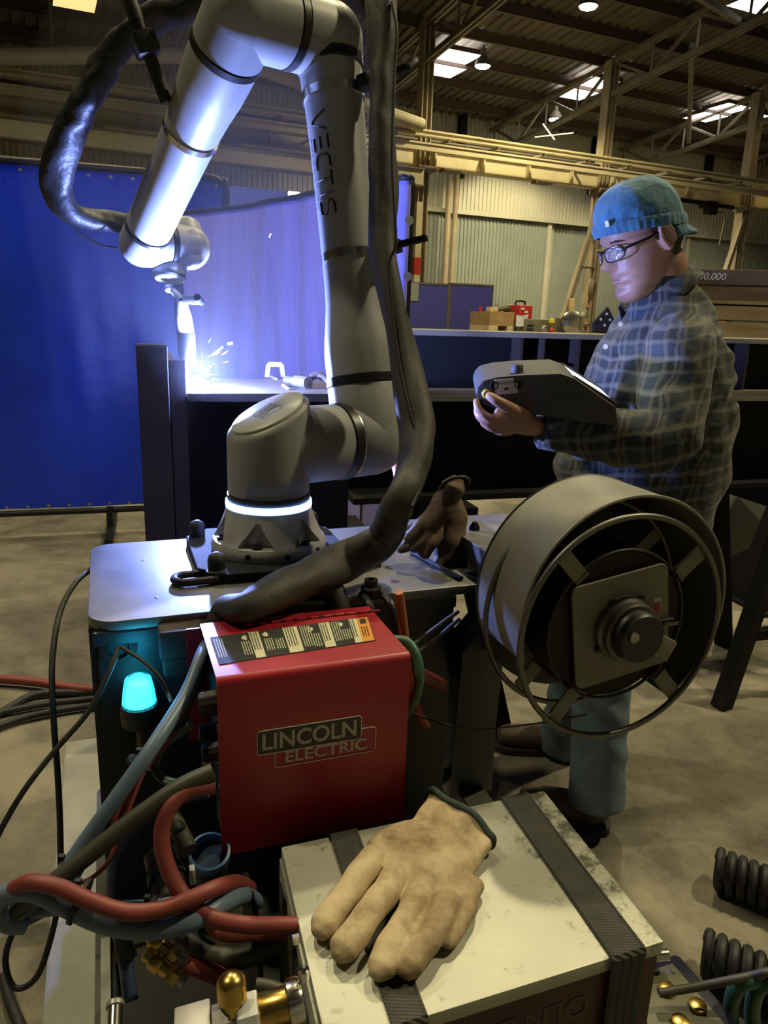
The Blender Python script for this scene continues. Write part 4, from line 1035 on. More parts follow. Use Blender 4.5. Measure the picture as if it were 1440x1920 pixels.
# the arc and its sparks
M['arc'] = mat('weld_arc', (1, 1, 1), 0.5, emit=((0.80, 0.84, 1.0), 90.0))
arc = thing('weld_arc', 'blinding white welding arc at the joint of beam and post', 'arc', tip)
MB().sphere(tip + UP * 0.002, (0.011, 0.011, 0.013), 16, 10).build('arc_core', M['arc'], arc)
ld = bpy.data.lights.new('arc_light', 'POINT'); ld.energy = ARC_W; ld.color = ARC; ld.shadow_soft_size = 0.02
lo = bpy.data.objects.new('arc_light', ld); COL.objects.link(lo); lo.parent = arc; lo.location = tuple(UP * 0.026 + dA * 0.026 - nA * 0.008)
M['spark'] = mat('hot_spark', (1, 0.6, 0.3), 0.5, emit=((1.0, 0.42, 0.16), 3.0))
sp = MB()
for k in range(46):
    a = rng.uniform(-0.6, 1.5); v = rng.uniform(0.03, 0.16); u0 = rng.uniform(0.1, 0.9)
    d_ = nrm(dA * math.cos(a) * 0.9 + UP * abs(rng.normal(0.8, 0.5)) + nA * rng.normal(0, 0.3))
    p0 = tip + d_ * v * u0; p1 = tip + d_ * (v * u0 + rng.uniform(0.004, 0.016)) - UP * 0.004
    sp.tube([p0, p1], [0.0005, 0.0002], 4)
for x0, y0, x1, y1, r in ((398, 666, 418, 650, 0.0016), (427, 645, 436, 643, 0.003), (505, 445, 508, 438, 0.0016)):
    sp.tube([atPlane(x0, y0, tip, -_f), atPlane(x1, y1, tip, -_f)], r, 5)
tag(sp.build('weld_sparks', M['spark']), 'orange sparks flying up to the right of the arc', 'sparks', kind='stuff')
# robot light ring glow
# ------------------------------------------------------------------ sleeves
M['sleeve'] = mat('woven_black_sleeve', (0.040, 0.038, 0.032), 0.62, noise=(60, (0.065, 0.061, 0.052), 0.45, 0.7), bump=(420, 0.6, 0.001))
M['sleeve2'] = mat('shiny_black_sleeve', (0.014, 0.014, 0.017), 0.5, bump=(60, 0.6, 0.004))
def sleeve(pts, r, n=22, sub=14, fold=0.13, seed=1, freq=55):
    g_ = np.random.default_rng(seed); P = smooth_path(pts, sub); m = len(P)
    rr = np.interp(np.linspace(0, 1, m), np.linspace(0, 1, len(r)), r)
    mb = MB(); L = 0; T = [nrm(P[min(i + 1, m - 1)] - P[max(i - 1, 0)]) for i in range(m)]
    x, y, _ = frame(T[0]); rings = []; ph_ = g_.uniform(0, 6.28, 8)
    for i in range(m):
        if i: L += np.linalg.norm(P[i] - P[i - 1]); x = nrm(x - T[i] * np.dot(x, T[i]))
        y = np.cross(T[i], x); ring = []
        for k in range(n):
            a = 2 * math.pi * k / n
            tw_ = a - L * 9.0
            w = 0.75 * math.cos(2 * tw_ + ph_[0]) + 0.5 * max(0, math.cos(tw_ * 1.0 + ph_[1])) ** 8 - 0.45 * max(0, math.cos(tw_ + ph_[2])) ** 14
            kk = 0.5 + 0.5 * math.sin(L * 7.0 + ph_[4])
            w -= 0.75 * kk * max(0, math.sin(L * freq + 2.2 * math.sin(a + ph_[6]) + 0.8 * math.sin(3 * a + ph_[7]))) ** 7
            w += kk * kk * 0.22 * math.sin(L * freq * 2.0 + 1.2 * math.sin(2 * a + ph_[3]) + 3 * math.sin(L * 11 + ph_[5]))
            ring.append(P[i] + (x * math.cos(a) + y * math.sin(a)) * rr[i] * (1 + fold * w))
        rings.append(ring)
    return mb.loft(rings)
s1p = [atD(708, -60, 1.24), atD(715, 20, 1.22), atD(716, 100, 1.22), atD(714, 150, 1.22), atD(716, 250, 1.22), atD(720, 360, 1.22), atD(716, 462, 1.21), atD(735, 560, 1.20), atD(757, 660, 1.19), atD(772, 745, 1.17), atD(782, 812, 1.15), atD(772, 880, 1.12), atD(748, 940, 1.09)]
s1p += [atZ(715, 1012, ZP + 0.065), atZ(640, 1055, ZP + 0.045), atZ(570, 1086, ZP + 0.038), atZ(512, 1114, ZP + 0.030), atZ(462, 1140, ZP + 0.020), K(0.176, -0.006, ZP + 0.000), K(0.158, -0.020, ZP - 0.05), K(0.152, -0.020, ZP - 0.16)]
tag(sleeve(s1p, [0.026, 0.024, 0.023, 0.022, 0.022, 0.023, 0.020, 0.022, 0.023, 0.025, 0.026, 0.026, 0.025, 0.027, 0.026, 0.027, 0.027, 0.026, 0.023, 0.019, 0.017, 0.016], seed=3, fold=0.17, freq=40).build('cable_sleeve', M['sleeve']),
    'long woven black cable sleeve hanging down the upper arm and across the cart plate', 'cable sleeve')
tw = [atD(735, 5, 1.20), atD(744, 60, 1.19), atD(740, 130, 1.19), atD(735, 300, 1.185), atD(742, 450, 1.18), atD(730, 500, 1.18), atD(742, 640, 1.165), atD(765, 760, 1.14), atD(792, 850, 1.12), atD(795, 890, 1.10), atD(772, 950, 1.06)]
tag(MB().tube(smooth_path(tw, 8), 0.0028, 8).build('thin_cable', M['rubber']), 'thin black cable running along the sleeve of the upper arm', 'cable')
tag(MB().tube(smooth_path([atZ(572, 1078, ZP + 0.02), atZ(596, 1100, ZP + 0.016), K(0.33, 0.004, ZP + 0.008), K(0.335, -0.019, ZP - 0.03), K(0.335, -0.02, ZP - 0.1)]), [0.017, 0.018, 0.018, 0.016, 0.016], 14).build('hose', M['rubber']), 'short black hose running off the plate edge from under the big sleeve', 'hose')
s2p = [atD(420, -30, 1.26), atD(360, 12, 1.28), atD(310, 24, 1.31), atD(262, 52, 1.34), atD(222, 88, 1.36), atD(180, 150, 1.40), atD(140, 225, 1.44), atD(112, 300, 1.48), atD(106, 350, 1.52), atD(124, 392, 1.56), atD(162, 409, 1.60), atD(205, 414, 1.63), atD(245, 422, 1.65)]
tag(sleeve(s2p, [0.03, 0.029, 0.026, 0.022, 0.022, 0.030, 0.032, 0.030, 0.028, 0.026, 0.024, 0.022, 0.020], seed=8, fold=0.19, freq=45).build('cable_sleeve', M['sleeve2']), 'glossy black cable sleeve looping from the elbow down to the wrist at the left', 'cable sleeve')
tag(MB().tube(smooth_path([atD(128, 412, 1.58), atD(150, 438, 1.60), atD(185, 458, 1.62), atD(222, 465, 1.62)]), 0.0022, 6).build('thin_cable', M['rubber']), 'thin black wire drooping below the looped sleeve at the wrist', 'cable')
# ------------------------------------------------------------------ red wire feeder
FA0, FA1, FB0, FB1, FZ = 0.137, 0.369, -0.197, -0.038, 1.10
fz0 = atPlane(388, 1612, K(0, FB0, 0), -E2)[2]
fd = thing('wire_feeder', 'glossy red wire feeder box with warning stickers and a white maker badge', 'wire feeder', K((FA0 + FA1) / 2, (FB0 + FB1) / 2, fz0))
# folded shell: profile in (b, z) swept along a
def shell_prof(off, r):
    P = [(FB0 + off, fz0)]
    for i in range(7):
        t = math.radians(180 - 90 * i / 6); P.append((FB0 + off + r + r * math.cos(t), FZ - off - r + r * math.sin(t)))
    P += [(FB1 - off, FZ - off), (FB1 - off, fz0)]
    return P
po, pi_ = shell_prof(0, 0.0085), shell_prof(0.0025, 0.0065)
sh_ = MB()
ra = [K(FA0, b, z) for b, z in po] + [K(FA0, b, z) for b, z in reversed(pi_)]
rb = [K(FA1, b, z) for b, z in po] + [K(FA1, b, z) for b, z in reversed(pi_)]
m_ = len(ra); fs = [(i, (i + 1) % m_, m_ + (i + 1) % m_, m_ + i) for i in range(m_)]
h = len(po)
for base_ in (0, m_):
    for i in range(h - 1): fs.append((base_ + i, base_ + i + 1, base_ + m_ - 2 - i, base_ + m_ - 1 - i))
sh_.add(ra + rb, fs)
shell = sh_.build('case_shell', M['red'], fd, smooth=35)
ip = [(b, z) for b, z in pi_]
MB().prism([K(FA0 + 0.010, b, z) for b, z in ip], E1 * 0.004).build('control_panel', M['navy'], fd, smooth=0)
MB().prism([K(FA1 - 0.006, b, z) for b, z in ip], E1 * 0.004).build('back_panel', M['red'], fd, smooth=0)
MB().box(K((FA0 + FA1) / 2, (FB0 + FB1) / 2, fz0 + 0.01), (FA1 - FA0 - 0.03, FB1 - FB0 - 0.008, 0.02), RC).build('floor_pan', M['black'], fd, smooth=0)
MB().box(K(FA0 - 0.004, FB1 - 0.001, (FZ + fz0) / 2 + 0.03), (0.028, 0.003, FZ - fz0 - 0.07), RC).build('side_flap', M['red'], fd, smooth=0)
# hinge along the top: knuckles on a rod
hy = FB1 - 0.022
hg = MB().bar(K(FA0 + 0.045, hy, FZ + 0.0005), K(FA1 - 0.004, hy, FZ + 0.0005), 0.0028, 0.002).build('lid_seam', M['seal'], shell, smooth=0)
for k in range(11):
    a = FA0 + 0.055 + k * 0.0175
    MB().cyl(K(a, hy, FZ + 0.001), K(a + 0.011, hy, FZ + 0.001), 0.0018, n=8).build('hinge_knuckle', M['red'], shell)
# warning sticker
def tp(x, y, h=0.0): return atZ(x, y, FZ + h)
corn = [tp(394, 1196), tp(690, 1157), tp(704, 1202), tp(411, 1247)]
lx0, ly0 = corn[3], corn[0]
def st(u, v, h=0.0009): # u along sticker, v from near to far
    return (corn[3] * (1 - u) + corn[2] * u) * (1 - v) + (corn[0] * (1 - u) + corn[1] * u) * v + UP * h
M['stk_dark'] = mat('sticker_dark', (0.035, 0.037, 0.035), 0.75, spec=0.2)
M['stk_cream'] = mat('sticker_cream', (0.62, 0.60, 0.40), 0.75)
M['stk_orange'] = mat('sticker_orange', (0.75, 0.30, 0.03), 0.5)
def quad(mb, u0, v0, u1, v1, h): mb.add([st(u0, v0, h), st(u1, v0, h), st(u1, v1, h), st(u0, v1, h)], [(0, 1, 2, 3)])
stk = MB().prism([st(0, 0, 0.0003), st(1, 0, 0.0003), st(1, 1, 0.0003), st(0, 1, 0.0003)], UP * 0.0005).build('warning_sticker', M['stk_dark'], shell, smooth=0)
cr_ = MB()
for u0, u1 in ((0.225, 0.285), (0.435, 0.525), (0.665, 0.735), (0.865, 0.915)): quad(cr_, u0, 0.02, u1, 0.98, 0.0010)
cr_.build('cream_columns', M['stk_cream'], stk, smooth=0, fix=False)
og = MB(); quad(og, 0.915, 0.02, 0.995, 0.98, 0.0010); og.build('orange_panel', M['stk_orange'], stk, smooth=0, fix=False)
ln_ = MB(); dk = MB()
def lines(mb, u, v1, v0, n, du, h):
    for i in range(n):
        v = v1
        while v > v0:
            w = rng.uniform(0.03, 0.09); quad(mb, u + i * du, max(v - w, v0), u + i * du + du * 0.42, v, h); v -= w + 0.018
for u, n, v1 in ((0.012, 4, 0.9), (0.165, 4, 0.66), (0.305, 4, 0.66), (0.37, 4, 0.6), (0.54, 5, 0.95), (0.60, 4, 0.6), (0.745, 4, 0.95), (0.79, 5, 0.6)):
    lines(ln_, u, v1, rng.uniform(0.05, 0.25), n, 0.0145, 0.0011)
for u, n in ((0.232, 3), (0.445, 4), (0.672, 3), (0.870, 2)): lines(dk, u, 0.95, rng.uniform(0.2, 0.35), n, 0.0165, 0.0013)
lines(dk, 0.93, 0.6, 0.2, 3, 0.017, 0.0013)
quad(dk, 0.935, 0.72, 0.975, 0.92, 0.0013)
for uc, vc in ((0.195, 0.80), (0.325, 0.82), (0.60, 0.80), (0.80, 0.82)):
    pts = [st(uc + 0.022 * math.cos(a) * rng.uniform(0.5, 1.1), vc + 0.12 * math.sin(a) * rng.uniform(0.5, 1.1), 0.0011) for a in np.linspace(0, 6.28, 15)[:-1]]
    ln_.add(pts, [tuple(range(14))])
tag(ln_.build('pale_print', M['stk_cream'], stk, smooth=0, fix=False), kind='stuff'); tag(dk.build('dark_print', M['stk_dark'], stk, smooth=0, fix=False), kind='stuff')
# maker badge on the near side
def fpz(x, y): return atPlane(x, y, K(0, FB0 - 0.0006, 0), -E2)
def ab(p): r_ = p - CO; return float(np.dot(r_, E1)), float(p[2])
M['badge_white'] = mat('badge_white', (0.52, 0.50, 0.48), 0.45)
M['badge_black'] = mat('badge_black', (0.035, 0.035, 0.035), 0.5)
A0, Z0 = ab(fpz(482, 1378)); A1, Z1 = ab(fpz(678, 1336)); A2, Z2 = ab(fpz(488, 1416)); A3, Z3 = ab(fpz(704, 1376)); A4, Z4 = ab(fpz(515, 1442)); _, Z5 = ab(fpz(704, 1404))
zt_ = (Z0 + Z1) / 2; zm_ = Z2; zb_ = (Z4 + Z5) / 2
def rr2(a0, z0, a1, z1, r, b=FB0 - 0.0008):
    out = []
    for ca, cz, s in ((a1 - r, z0 + r, -90), (a1 - r, z1 - r, 0), (a0 + r, z1 - r, 90), (a0 + r, z0 + r, 180)):
        for i in range(6): t = math.radians(s + 18 * i); out.append(K(ca + r * math.cos(t), b, cz + r * math.sin(t)))
    return out
MB().prism(rr2(A0, zm_, A1, zt_, 0.004, FB0 - 0.0002), -E2 * 0.0004).build('badge_field', M['badge_black'], shell, smooth=0)
ol = MB(); ol.tube(rr2(A0, zm_, A1, zt_, 0.004), 0.0007, 6, closed=True)
lowp = [K(A1, FB0 - 0.0008, zm_ + (zt_ - zm_) * 0.42)] + [K(a, FB0 - 0.0008, z) for a, z in ((A3 - 0.003, zm_ + (zt_ - zm_) * 0.42), (A3, zm_ + (zt_ - zm_) * 0.34), (A3, zb_ + 0.003), (A3 - 0.003, zb_), (A4 + 0.003, zb_), (A4, zb_ + 0.003), (A4, zm_))]
ol.tube(lowp, 0.0007, 6); ol.build('badge_outline', M['badge_white'], shell)
tx = MB()
hL = zt_ - zm_
def fit_text(mb, body, a0, a1, z0, z1):
    vs, fs = text_mesh(body, 1.0, shear=0.0, bold=0.022, spacing=1.02)
    mn, mx = vs.min(0), vs.max(0)
    mb.add([K(a0 + (v[0] - mn[0]) / (mx[0] - mn[0]) * (a1 - a0), FB0 - 0.0009, z0 + (v[1] - mn[1]) / (mx[1] - mn[1]) * (z1 - z0)) for v in vs], fs)
fit_text(tx, 'LINCOLN', A0 + 0.006, A1 - 0.006, zm_ + hL * 0.16, zt_ - hL * 0.14)
fit_text(tx, 'ELECTRIC', A4 + 0.013, A3 - 0.011, zb_ + (zm_ - zb_) * 0.22, zm_ - (zm_ - zb_) * 0.02)
tx.lathe(K(A1 + 0.004, FB0 - 0.0006, zm_ + hL * 0.52), -E2, [(0.0012, 0), (0.0012, 0.0003), (0.0001, 0.0003)], 10)
tx.build('badge_lettering', M['badge_white'], shell, smooth=0, fix=False)
# knobs and switches on the control panel
def knob(b, z, r, L, name='knob'):
    c = K(FA0 + 0.010, b, z)
    kb = MB(); prof = []
    rings = []
    for hh, k in ((0, 1.05), (0.25, 1.05), (0.26, 0.95), (0.85, 0.88), (1.0, 0.75)):
        rings.append([c - E1 * hh * L + (E2 * math.cos(a) + UP * math.sin(a)) * r * k * (1 + 0.05 * math.cos(9 * a)) for a in np.linspace(0, 2 * math.pi, 37)[:-1]])
    kb.loft(rings); return kb.build(name, M['rubber'], fd, smooth=50)
knob(FB0 + 0.030, 1.056, 0.0155, 0.028)
knob(FB0 + 0.050, 1.006, 0.0120, 0.026)
knob(FB0 + 0.026, 0.994, 0.0120, 0.026)
for b, z in ((FB0 + 0.048, 0.966), (FB0 + 0.040, 0.938)):
    c = K(FA0 + 0.010, b, z)
    sw = MB().lathe(c, -E1, [(0.006, 0), (0.006, 0.006), (0.002, 0.007)], 12).build('toggle_switch', M['chrome'], fd)
    MB().tube([c - E1 * 0.006, c - E1 * 0.024 + UP * 0.002], [0.0018, 0.0030], 8).build('toggle_lever', M['chrome'], sw)
MB().box(K(FA0 + 0.014, FB0 + 0.03, 0.945), (0.006, 0.05, 0.05), RC).build('connector_plate', M['steel'], fd, smooth=0)
MB().box(K(FA0 + 0.010, FB0 + 0.02, 0.915), (0.02, 0.03, 0.03), RC).build('hose_port', M['rubber'], fd, bevel=0.004)
# small dark meter boxes on the cart panel behind the feeder
for (x, y, w, h_, lab) in ((352, 1196, 0.075, 0.040, 'upper of two small dark brackets behind the red feeder'), (345, 1238, 0.055, 0.026, 'lower of two small dark brackets behind the red feeder')):
    q = atPlane(x, y, K(0, -0.012, 0), -E2)
    t = thing('panel_bracket', lab, 'bracket', q)
    MB().box(q, (w, 0.04, h_), RC).build('bracket_box', M['rust'], t, bevel=0.004)
    MB().box(q - E2 * 0.021 + E1 * (w / 2 - 0.008), (0.012, 0.004, h_ * 1.2), RC).build('bracket_lug', M['olive'], t, bevel=0.001)

# ------------------------------------------------------------------ stainless cooler box with straps
SA0, SA1, SB0, SB1, SZ = 0.193, 0.543, -0.492, -0.240, 0.90
M['stain'] = mat('scuffed_stainless', (0.56, 0.56, 0.47), 0.52, 0.45, noise=(9, (0.47, 0.47, 0.39), 0.35, 0.7), bump=(30, 0.03))
# worn patch along the right side of the lid
nt = M['stain'].node_tree; bs = nt.nodes['Principled BSDF']
tcn = nt.nodes.new('ShaderNodeTexCoord'); n1 = nt.nodes.new('ShaderNodeTexNoise'); n1.inputs['Scale'].default_value = 42; n1.inputs['Detail'].default_value = 9; n1.inputs['Roughness'].default_value = 0.75
n2 = nt.nodes.new('ShaderNodeTexNoise'); n2.inputs['Scale'].default_value = 7
mpn = nt.nodes.new('ShaderNodeMapping'); mpn.inputs['Rotation'].default_value = (0, 0, -CA)
sep = nt.nodes.new('ShaderNodeSeparateXYZ'); rmp = nt.nodes.new('ShaderNodeMapRange'); rmp.inputs[1].default_value = 0.06; rmp.inputs[2].default_value = 0.16
ad = nt.nodes.new('ShaderNodeMath'); ad.operation = 'MULTIPLY'; ad2 = nt.nodes.new('ShaderNodeMath'); ad2.operation = 'MULTIPLY_ADD'; ad2.inputs[1].default_value = 0.30
cut = nt.nodes.new('ShaderNodeMapRange'); cut.inputs[1].default_value = 0.60; cut.inputs[2].default_value = 0.72
mixc = nt.nodes.new('ShaderNodeMixRGB'); mixc.inputs[2].default_value = (0.13, 0.13, 0.10, 1)
for a_, b_ in ((tcn.outputs['Object'], n1.inputs['Vector']), (tcn.outputs['Object'], n2.inputs['Vector']), (tcn.outputs['Object'], mpn.inputs['Vector']), (mpn.outputs[0], sep.inputs[0]), (sep.outputs[0], rmp.inputs[0]),
               (rmp.outputs[0], ad.inputs[0]), (n2.outputs['Fac'], ad.inputs[1]), (ad.outputs[0], ad2.inputs[0]), (n1.outputs['Fac'], ad2.inputs[2]), (ad2.outputs[0], cut.inputs[0]), (cut.outputs[0], mixc.inputs[0])):
    nt.links.new(a_, b_)
src = bs.inputs['Base Color'].links[0].from_socket
nt.links.new(src, mixc.inputs[1]); nt.links.new(mixc.outputs[0], bs.inputs['Base Color'])
_BL, _BR, _FR = atZ(527, 1588, SZ), atZ(1020, 1482, SZ), atZ(1245, 1765, SZ)
def KS(a, b, z):
    p = _BL + (_BR - _BL) * (a - SA0) / (SA1 - SA0) + (_FR - _BR) * (SB1 - b) / (SB1 - SB0); return V(p[0], p[1], z)
RCS = np.stack([(_BR - _BL) / (SA1 - SA0), (_BR - _FR) / (SB1 - SB0), UP], 1)
cool = thing('torch_cooler', 'stainless steel cooler box strapped to the front of the cart, glove on its lid', 'cooler', KS((SA0 + SA1) / 2, (SB0 + SB1) / 2, ZD))
MB().box(KS((SA0 + SA1) / 2, (SB0 + SB1) / 2, SZ - 0.008), (SA1 - SA0, SB1 - SB0, 0.016), RCS).build('lid', M['stain'], cool, bevel=0.002)
M['redcase'] = mat('dark_red_case', (0.085, 0.018, 0.018), 0.5, noise=(6, (0.05, 0.013, 0.013), 0.4, 0.7))
MB().box(KS((SA0 + SA1) / 2, (SB0 + SB1) / 2, (ZD + SZ - 0.016) / 2), (SA1 - SA0 - 0.006, SB1 - SB0 - 0.006, SZ - 0.016 - ZD), RCS).build('body', M['redcase'], cool, smooth=0)
MB().box(KS(SA0 + 0.006, (SB0 + SB1) / 2, SZ - 0.10), (0.016, SB1 - SB0 - 0.002, 0.17), RCS).build('end_frame', M['stain'], cool, smooth=0)
# perforated end grille: bars with dark slots between
gr = MB().box(KS(SA0 - 0.0025, (SB0 + SB1) / 2, SZ - 0.105), (0.003, SB1 - SB0 - 0.03, 0.14), RCS).build('grille_back', M['black'], cool, smooth=0)
g0 = None
rows_, cols_ = 9, 24
gm = MB()
for j in range(rows_):
    for i in range(cols_):
        b = SB0 + 0.02 + (i + 0.5 * (j % 2)) * (SB1 - SB0 - 0.04) / cols_; z = SZ - 0.045 - j * 0.0148
        gm.bar(KS(SA0 - 0.0045, b - 0.003, z - 0.006), KS(SA0 - 0.0045, b + 0.003, z + 0.006), 0.0018, 0.002)
tag(gm.build('grille_mesh', M['olive'], gr, smooth=0), kind='stuff')
ltx = MB()
M['faint'] = mat('faint_lettering', (0.115, 0.05, 0.048), 0.5)
qz = SZ - 0.05
for body, a, s_ in (('LINC', 0.34, 0.036), ('OLN', 0.425, 0.036)):
    put_text(ltx, body, s_, KS(a, SB0 + 0.0027, qz), -E1, -UP, extrude=0.0003)
ltx.build('faint_lettering', M['faint'], cool, smooth=0)
M['webbing'] = mat('black_webbing', (0.050, 0.050, 0.042), 0.75, wave=(90, 0.9, 'Y', 0.001), noise=(40, (0.075, 0.072, 0.06), 0.4, 0.7))
def strap(a, w, lab):
    t = thing('webbing_strap', lab, 'strap', KS(a, SB1, ZD), 'straps over the cooler box')
    th_ = 0.0022
    mb = MB()
    P = [(SB1 + 0.004, ZD), (SB1 + 0.004, SZ - 0.002), (SB1 + 0.001, SZ + 0.0025), (SB0 + 0.12, SZ + 0.0020), (SB0 - 0.001, SZ + 0.0025), (SB0 - 0.004, SZ - 0.002), (SB0 - 0.004, ZD)]
    top = [[KS(a - w / 2, b, z), KS(a + w / 2, b, z)] for b, z in P]
    Q = [(SB1 + 0.0015, ZD), (SB1 + 0.0015, SZ - 0.002), (SB1 - 0.001, SZ + 0.0004), (SB0 + 0.12, SZ + 0.0004), (SB0 + 0.001, SZ + 0.0004), (SB0 - 0.0015, SZ - 0.002), (SB0 - 0.0015, ZD)]
    bot = [[KS(a - w / 2, b, z), KS(a + w / 2, b, z)] for b, z in Q]
    rings = [[t0_[0], t0_[1], b0_[1], b0_[0]] for t0_, b0_ in zip(top, bot)]
    mb.loft(rings); mb.build('strap_band', M['webbing'], t, smooth=30)
    for da in (-w / 2 + 0.002, w / 2 - 0.002): MB().bar(KS(a + da, SB1, SZ + 0.0026), KS(a + da, SB0, SZ + 0.0026), 0.0016, 0.0008).build('strap_edge', M['webbing'], t)
strap(0.268, 0.034, 'webbing strap over the cooler lid running under the tan glove')
strap(0.499, 0.040, 'webbing strap over the cooler lid to the right of the tan glove')

# ------------------------------------------------------------------ leather gloves
def leather(name, c1_, c2_, sc=9):
    m = mat(name, c1_, 0.75, noise=(sc, c2_, 0.42, 0.68, 0.7), bump=(70, 0.35, 0.003))
    return m
M['tan'] = leather('tan_leather', (0.56, 0.44, 0.27), (0.24, 0.155, 0.075), 16)
M['trim'] = mat('dark_green_trim', (0.03, 0.05, 0.045), 0.8)
def cap_chain(mb, pts, rs, flat=0.8, n=14):
    P = smooth_path(pts, 6); r = np.interp(np.linspace(0, 1, len(P)), np.linspace(0, 1, len(rs)), rs)
    # rounded ends
    d0, d1 = nrm(P[1] - P[0]), nrm(P[-1] - P[-2])
    P = [P[0] - d0 * r[0] * 0.75] + P + [P[-1] + d1 * r[-1] * 0.45, P[-1] + d1 * r[-1] * 0.75]
    r = [r[0] * 0.5] + list(r) + [r[-1] * 0.8, r[-1] * 0.4]
    mb.tube(P, r, n, flat=flat, ref=UP)
def gz(x, y, h): return atZ(x, y, SZ + h)
gl = thing('leather_glove', 'worn tan leather work glove lying flat on the silver cooler lid', 'glove', gz(760, 1680, 0))
g = MB()
for tipp, mid, root, r0, r1 in (((606, 1738), (642, 1684), (702, 1606), 0.0142, 0.0155), ((642, 1782), (686, 1724), (746, 1640), 0.0146, 0.0158), ((712, 1815), (745, 1757), (793, 1670), 0.0142, 0.0155), ((768, 1812), (797, 1768), (840, 1695), 0.0146, 0.0158)):
    cap_chain(g, [gz(*tipp, 0.0135), gz(*mid, 0.019), gz(*root, 0.017)], [r0, (r0 + r1) / 2, r1], 0.9, 18)
secs = [((672, 1622), (842, 1738), 0.010), ((684, 1602), (862, 1712), 0.0135), ((712, 1578), (878, 1682), 0.0150), ((748, 1563), (890, 1655), 0.0135), ((772, 1556), (900, 1638), 0.0110), ((782, 1540), (908, 1624), 0.0130), ((800, 1516), (922, 1604), 0.0165)]
rings = []
for i_, ((x0, y0), (x1, y1), hh) in enumerate(secs):
    L_, R__ = gz(x0, y0, 0), gz(x1, y1, 0); c = (L_ + R__) / 2; ax_ = (R__ - L_) / 2
    rings.append([c + ax_ * math.copysign(abs(math.cos(a)) ** 0.75, math.cos(a)) + UP * (hh * (1 + math.copysign(abs(math.sin(a)) ** 0.8, math.sin(a))) * (1 + 0.10 * math.sin(5 * a + i_ * 1.3)) + 0.001) for a in np.linspace(0, 2 * math.pi, 41)[:-1]])
g.loft(rings)
# thumb tucked along the right side
cap_chain(g, [gz(842, 1768, 0.010), gz(868, 1710, 0.012), gz(890, 1660, 0.012)], [0.009, 0.012, 0.012], 0.8)
def vnoise(co, sc, seed):
    r_ = np.random.default_rng(seed); out = np.zeros(len(co))
    for _ in range(7):
        d_ = r_.normal(size=3); d_ /= np.linalg.norm(d_); out += np.sin(co @ d_ * sc * r_.uniform(0.6, 1.7) + r_.uniform(0, 6.28))
    return out / 3.2
def wr(co, no): return 0.0011 * vnoise(co, 150, 3) + 0.0016 * np.clip(vnoise(co, 75, 5), -1, 0.3)
me = remeshed(g, 'glove_body', ORG[gl], 0.0020, 7, 0.5, wr)
gb = from_mesh('glove_body', me, ORG[gl], M['tan'], gl)
last = rings[-1]
lp = [p + (rings[-1][i] - rings[-2][i]) * 0.03 for i, p in enumerate(last)]
MB().tube(lp, 0.0042, 8, closed=True).build('cuff_trim', M['trim'], gl)
# pair of dirty gloves standing on the plate beside the angle bracket
M['brownleather'] = leather('dirty_brown_leather', (0.16, 0.10, 0.065), (0.07, 0.045, 0.035), 26)
g2 = thing('leather_gloves', 'pair of dirty brown leather gloves propped on the cart plate beside the spool', 'gloves', atZ(800, 1050, ZP))
dg = 1.22
def gd(x, y, dd=0.0): return atD(x, y, dg + dd)
g = MB()
cap_chain(g, [gd(850, 915), gd(832, 945), gd(812, 972), gd(795, 992)], [0.026, 0.024, 0.022, 0.018], 0.75, 18)          # upper glove
for a, b, c in (((800, 975), (782, 996), (766, 1008)), ((812, 985), (795, 1010), (778, 1026)), ((820, 992), (806, 1020), (796, 1040))):
    cap_chain(g, [gd(*a), gd(*b, -0.008), gd(*c, -0.008)], [0.014, 0.0125, 0.011], 0.85)
cap_chain(g, [gd(850, 955, 0.035), gd(845, 1000, 0.03), gd(838, 1040, 0.02)], [0.024, 0.028, 0.024], 0.75, 18)          # lower glove behind
for a, b, c in (((800, 1005), (775, 1018), (752, 1030)), ((790, 985), (768, 992), (745, 1003)), ((838, 1030), (826, 1050), (812, 1064)), ((848, 1040), (852, 1062), (850, 1080))):
    cap_chain(g, [gd(*a, 0.02), gd(*b, 0.015), gd(*c, 0.01)], [0.014, 0.012, 0.010], 0.85)
me = remeshed(g, 'glove_body', ORG[g2], 0.0024, 8, 0.5, lambda co, no: 0.0016 * vnoise(co, 120, 9))
from_mesh('glove_body', me, ORG[g2], M['brownleather'], g2)
ro = [gd(852, 912) + _r * (0.024 * math.cos(a) - 0.006 * math.sin(a)) + _u * (0.010 * math.cos(a) + 0.012 * math.sin(a)) - _f * 0.012 * math.sin(a) for a in np.linspace(0, 6.28, 25)[:-1]]
MB().tube(ro, 0.0025, 6, closed=True).build('cuff_trim', M['sleeve'], g2)
pen = MB().tube([atZ(772, 1035, ZP + 0.004), atZ(865, 1085, ZP + 0.004)], 0.004, 8).build('scribe_rod', M['iron'])
tag(pen, 'thin dark rod lying on the cart plate in front of the brown gloves', 'rod')

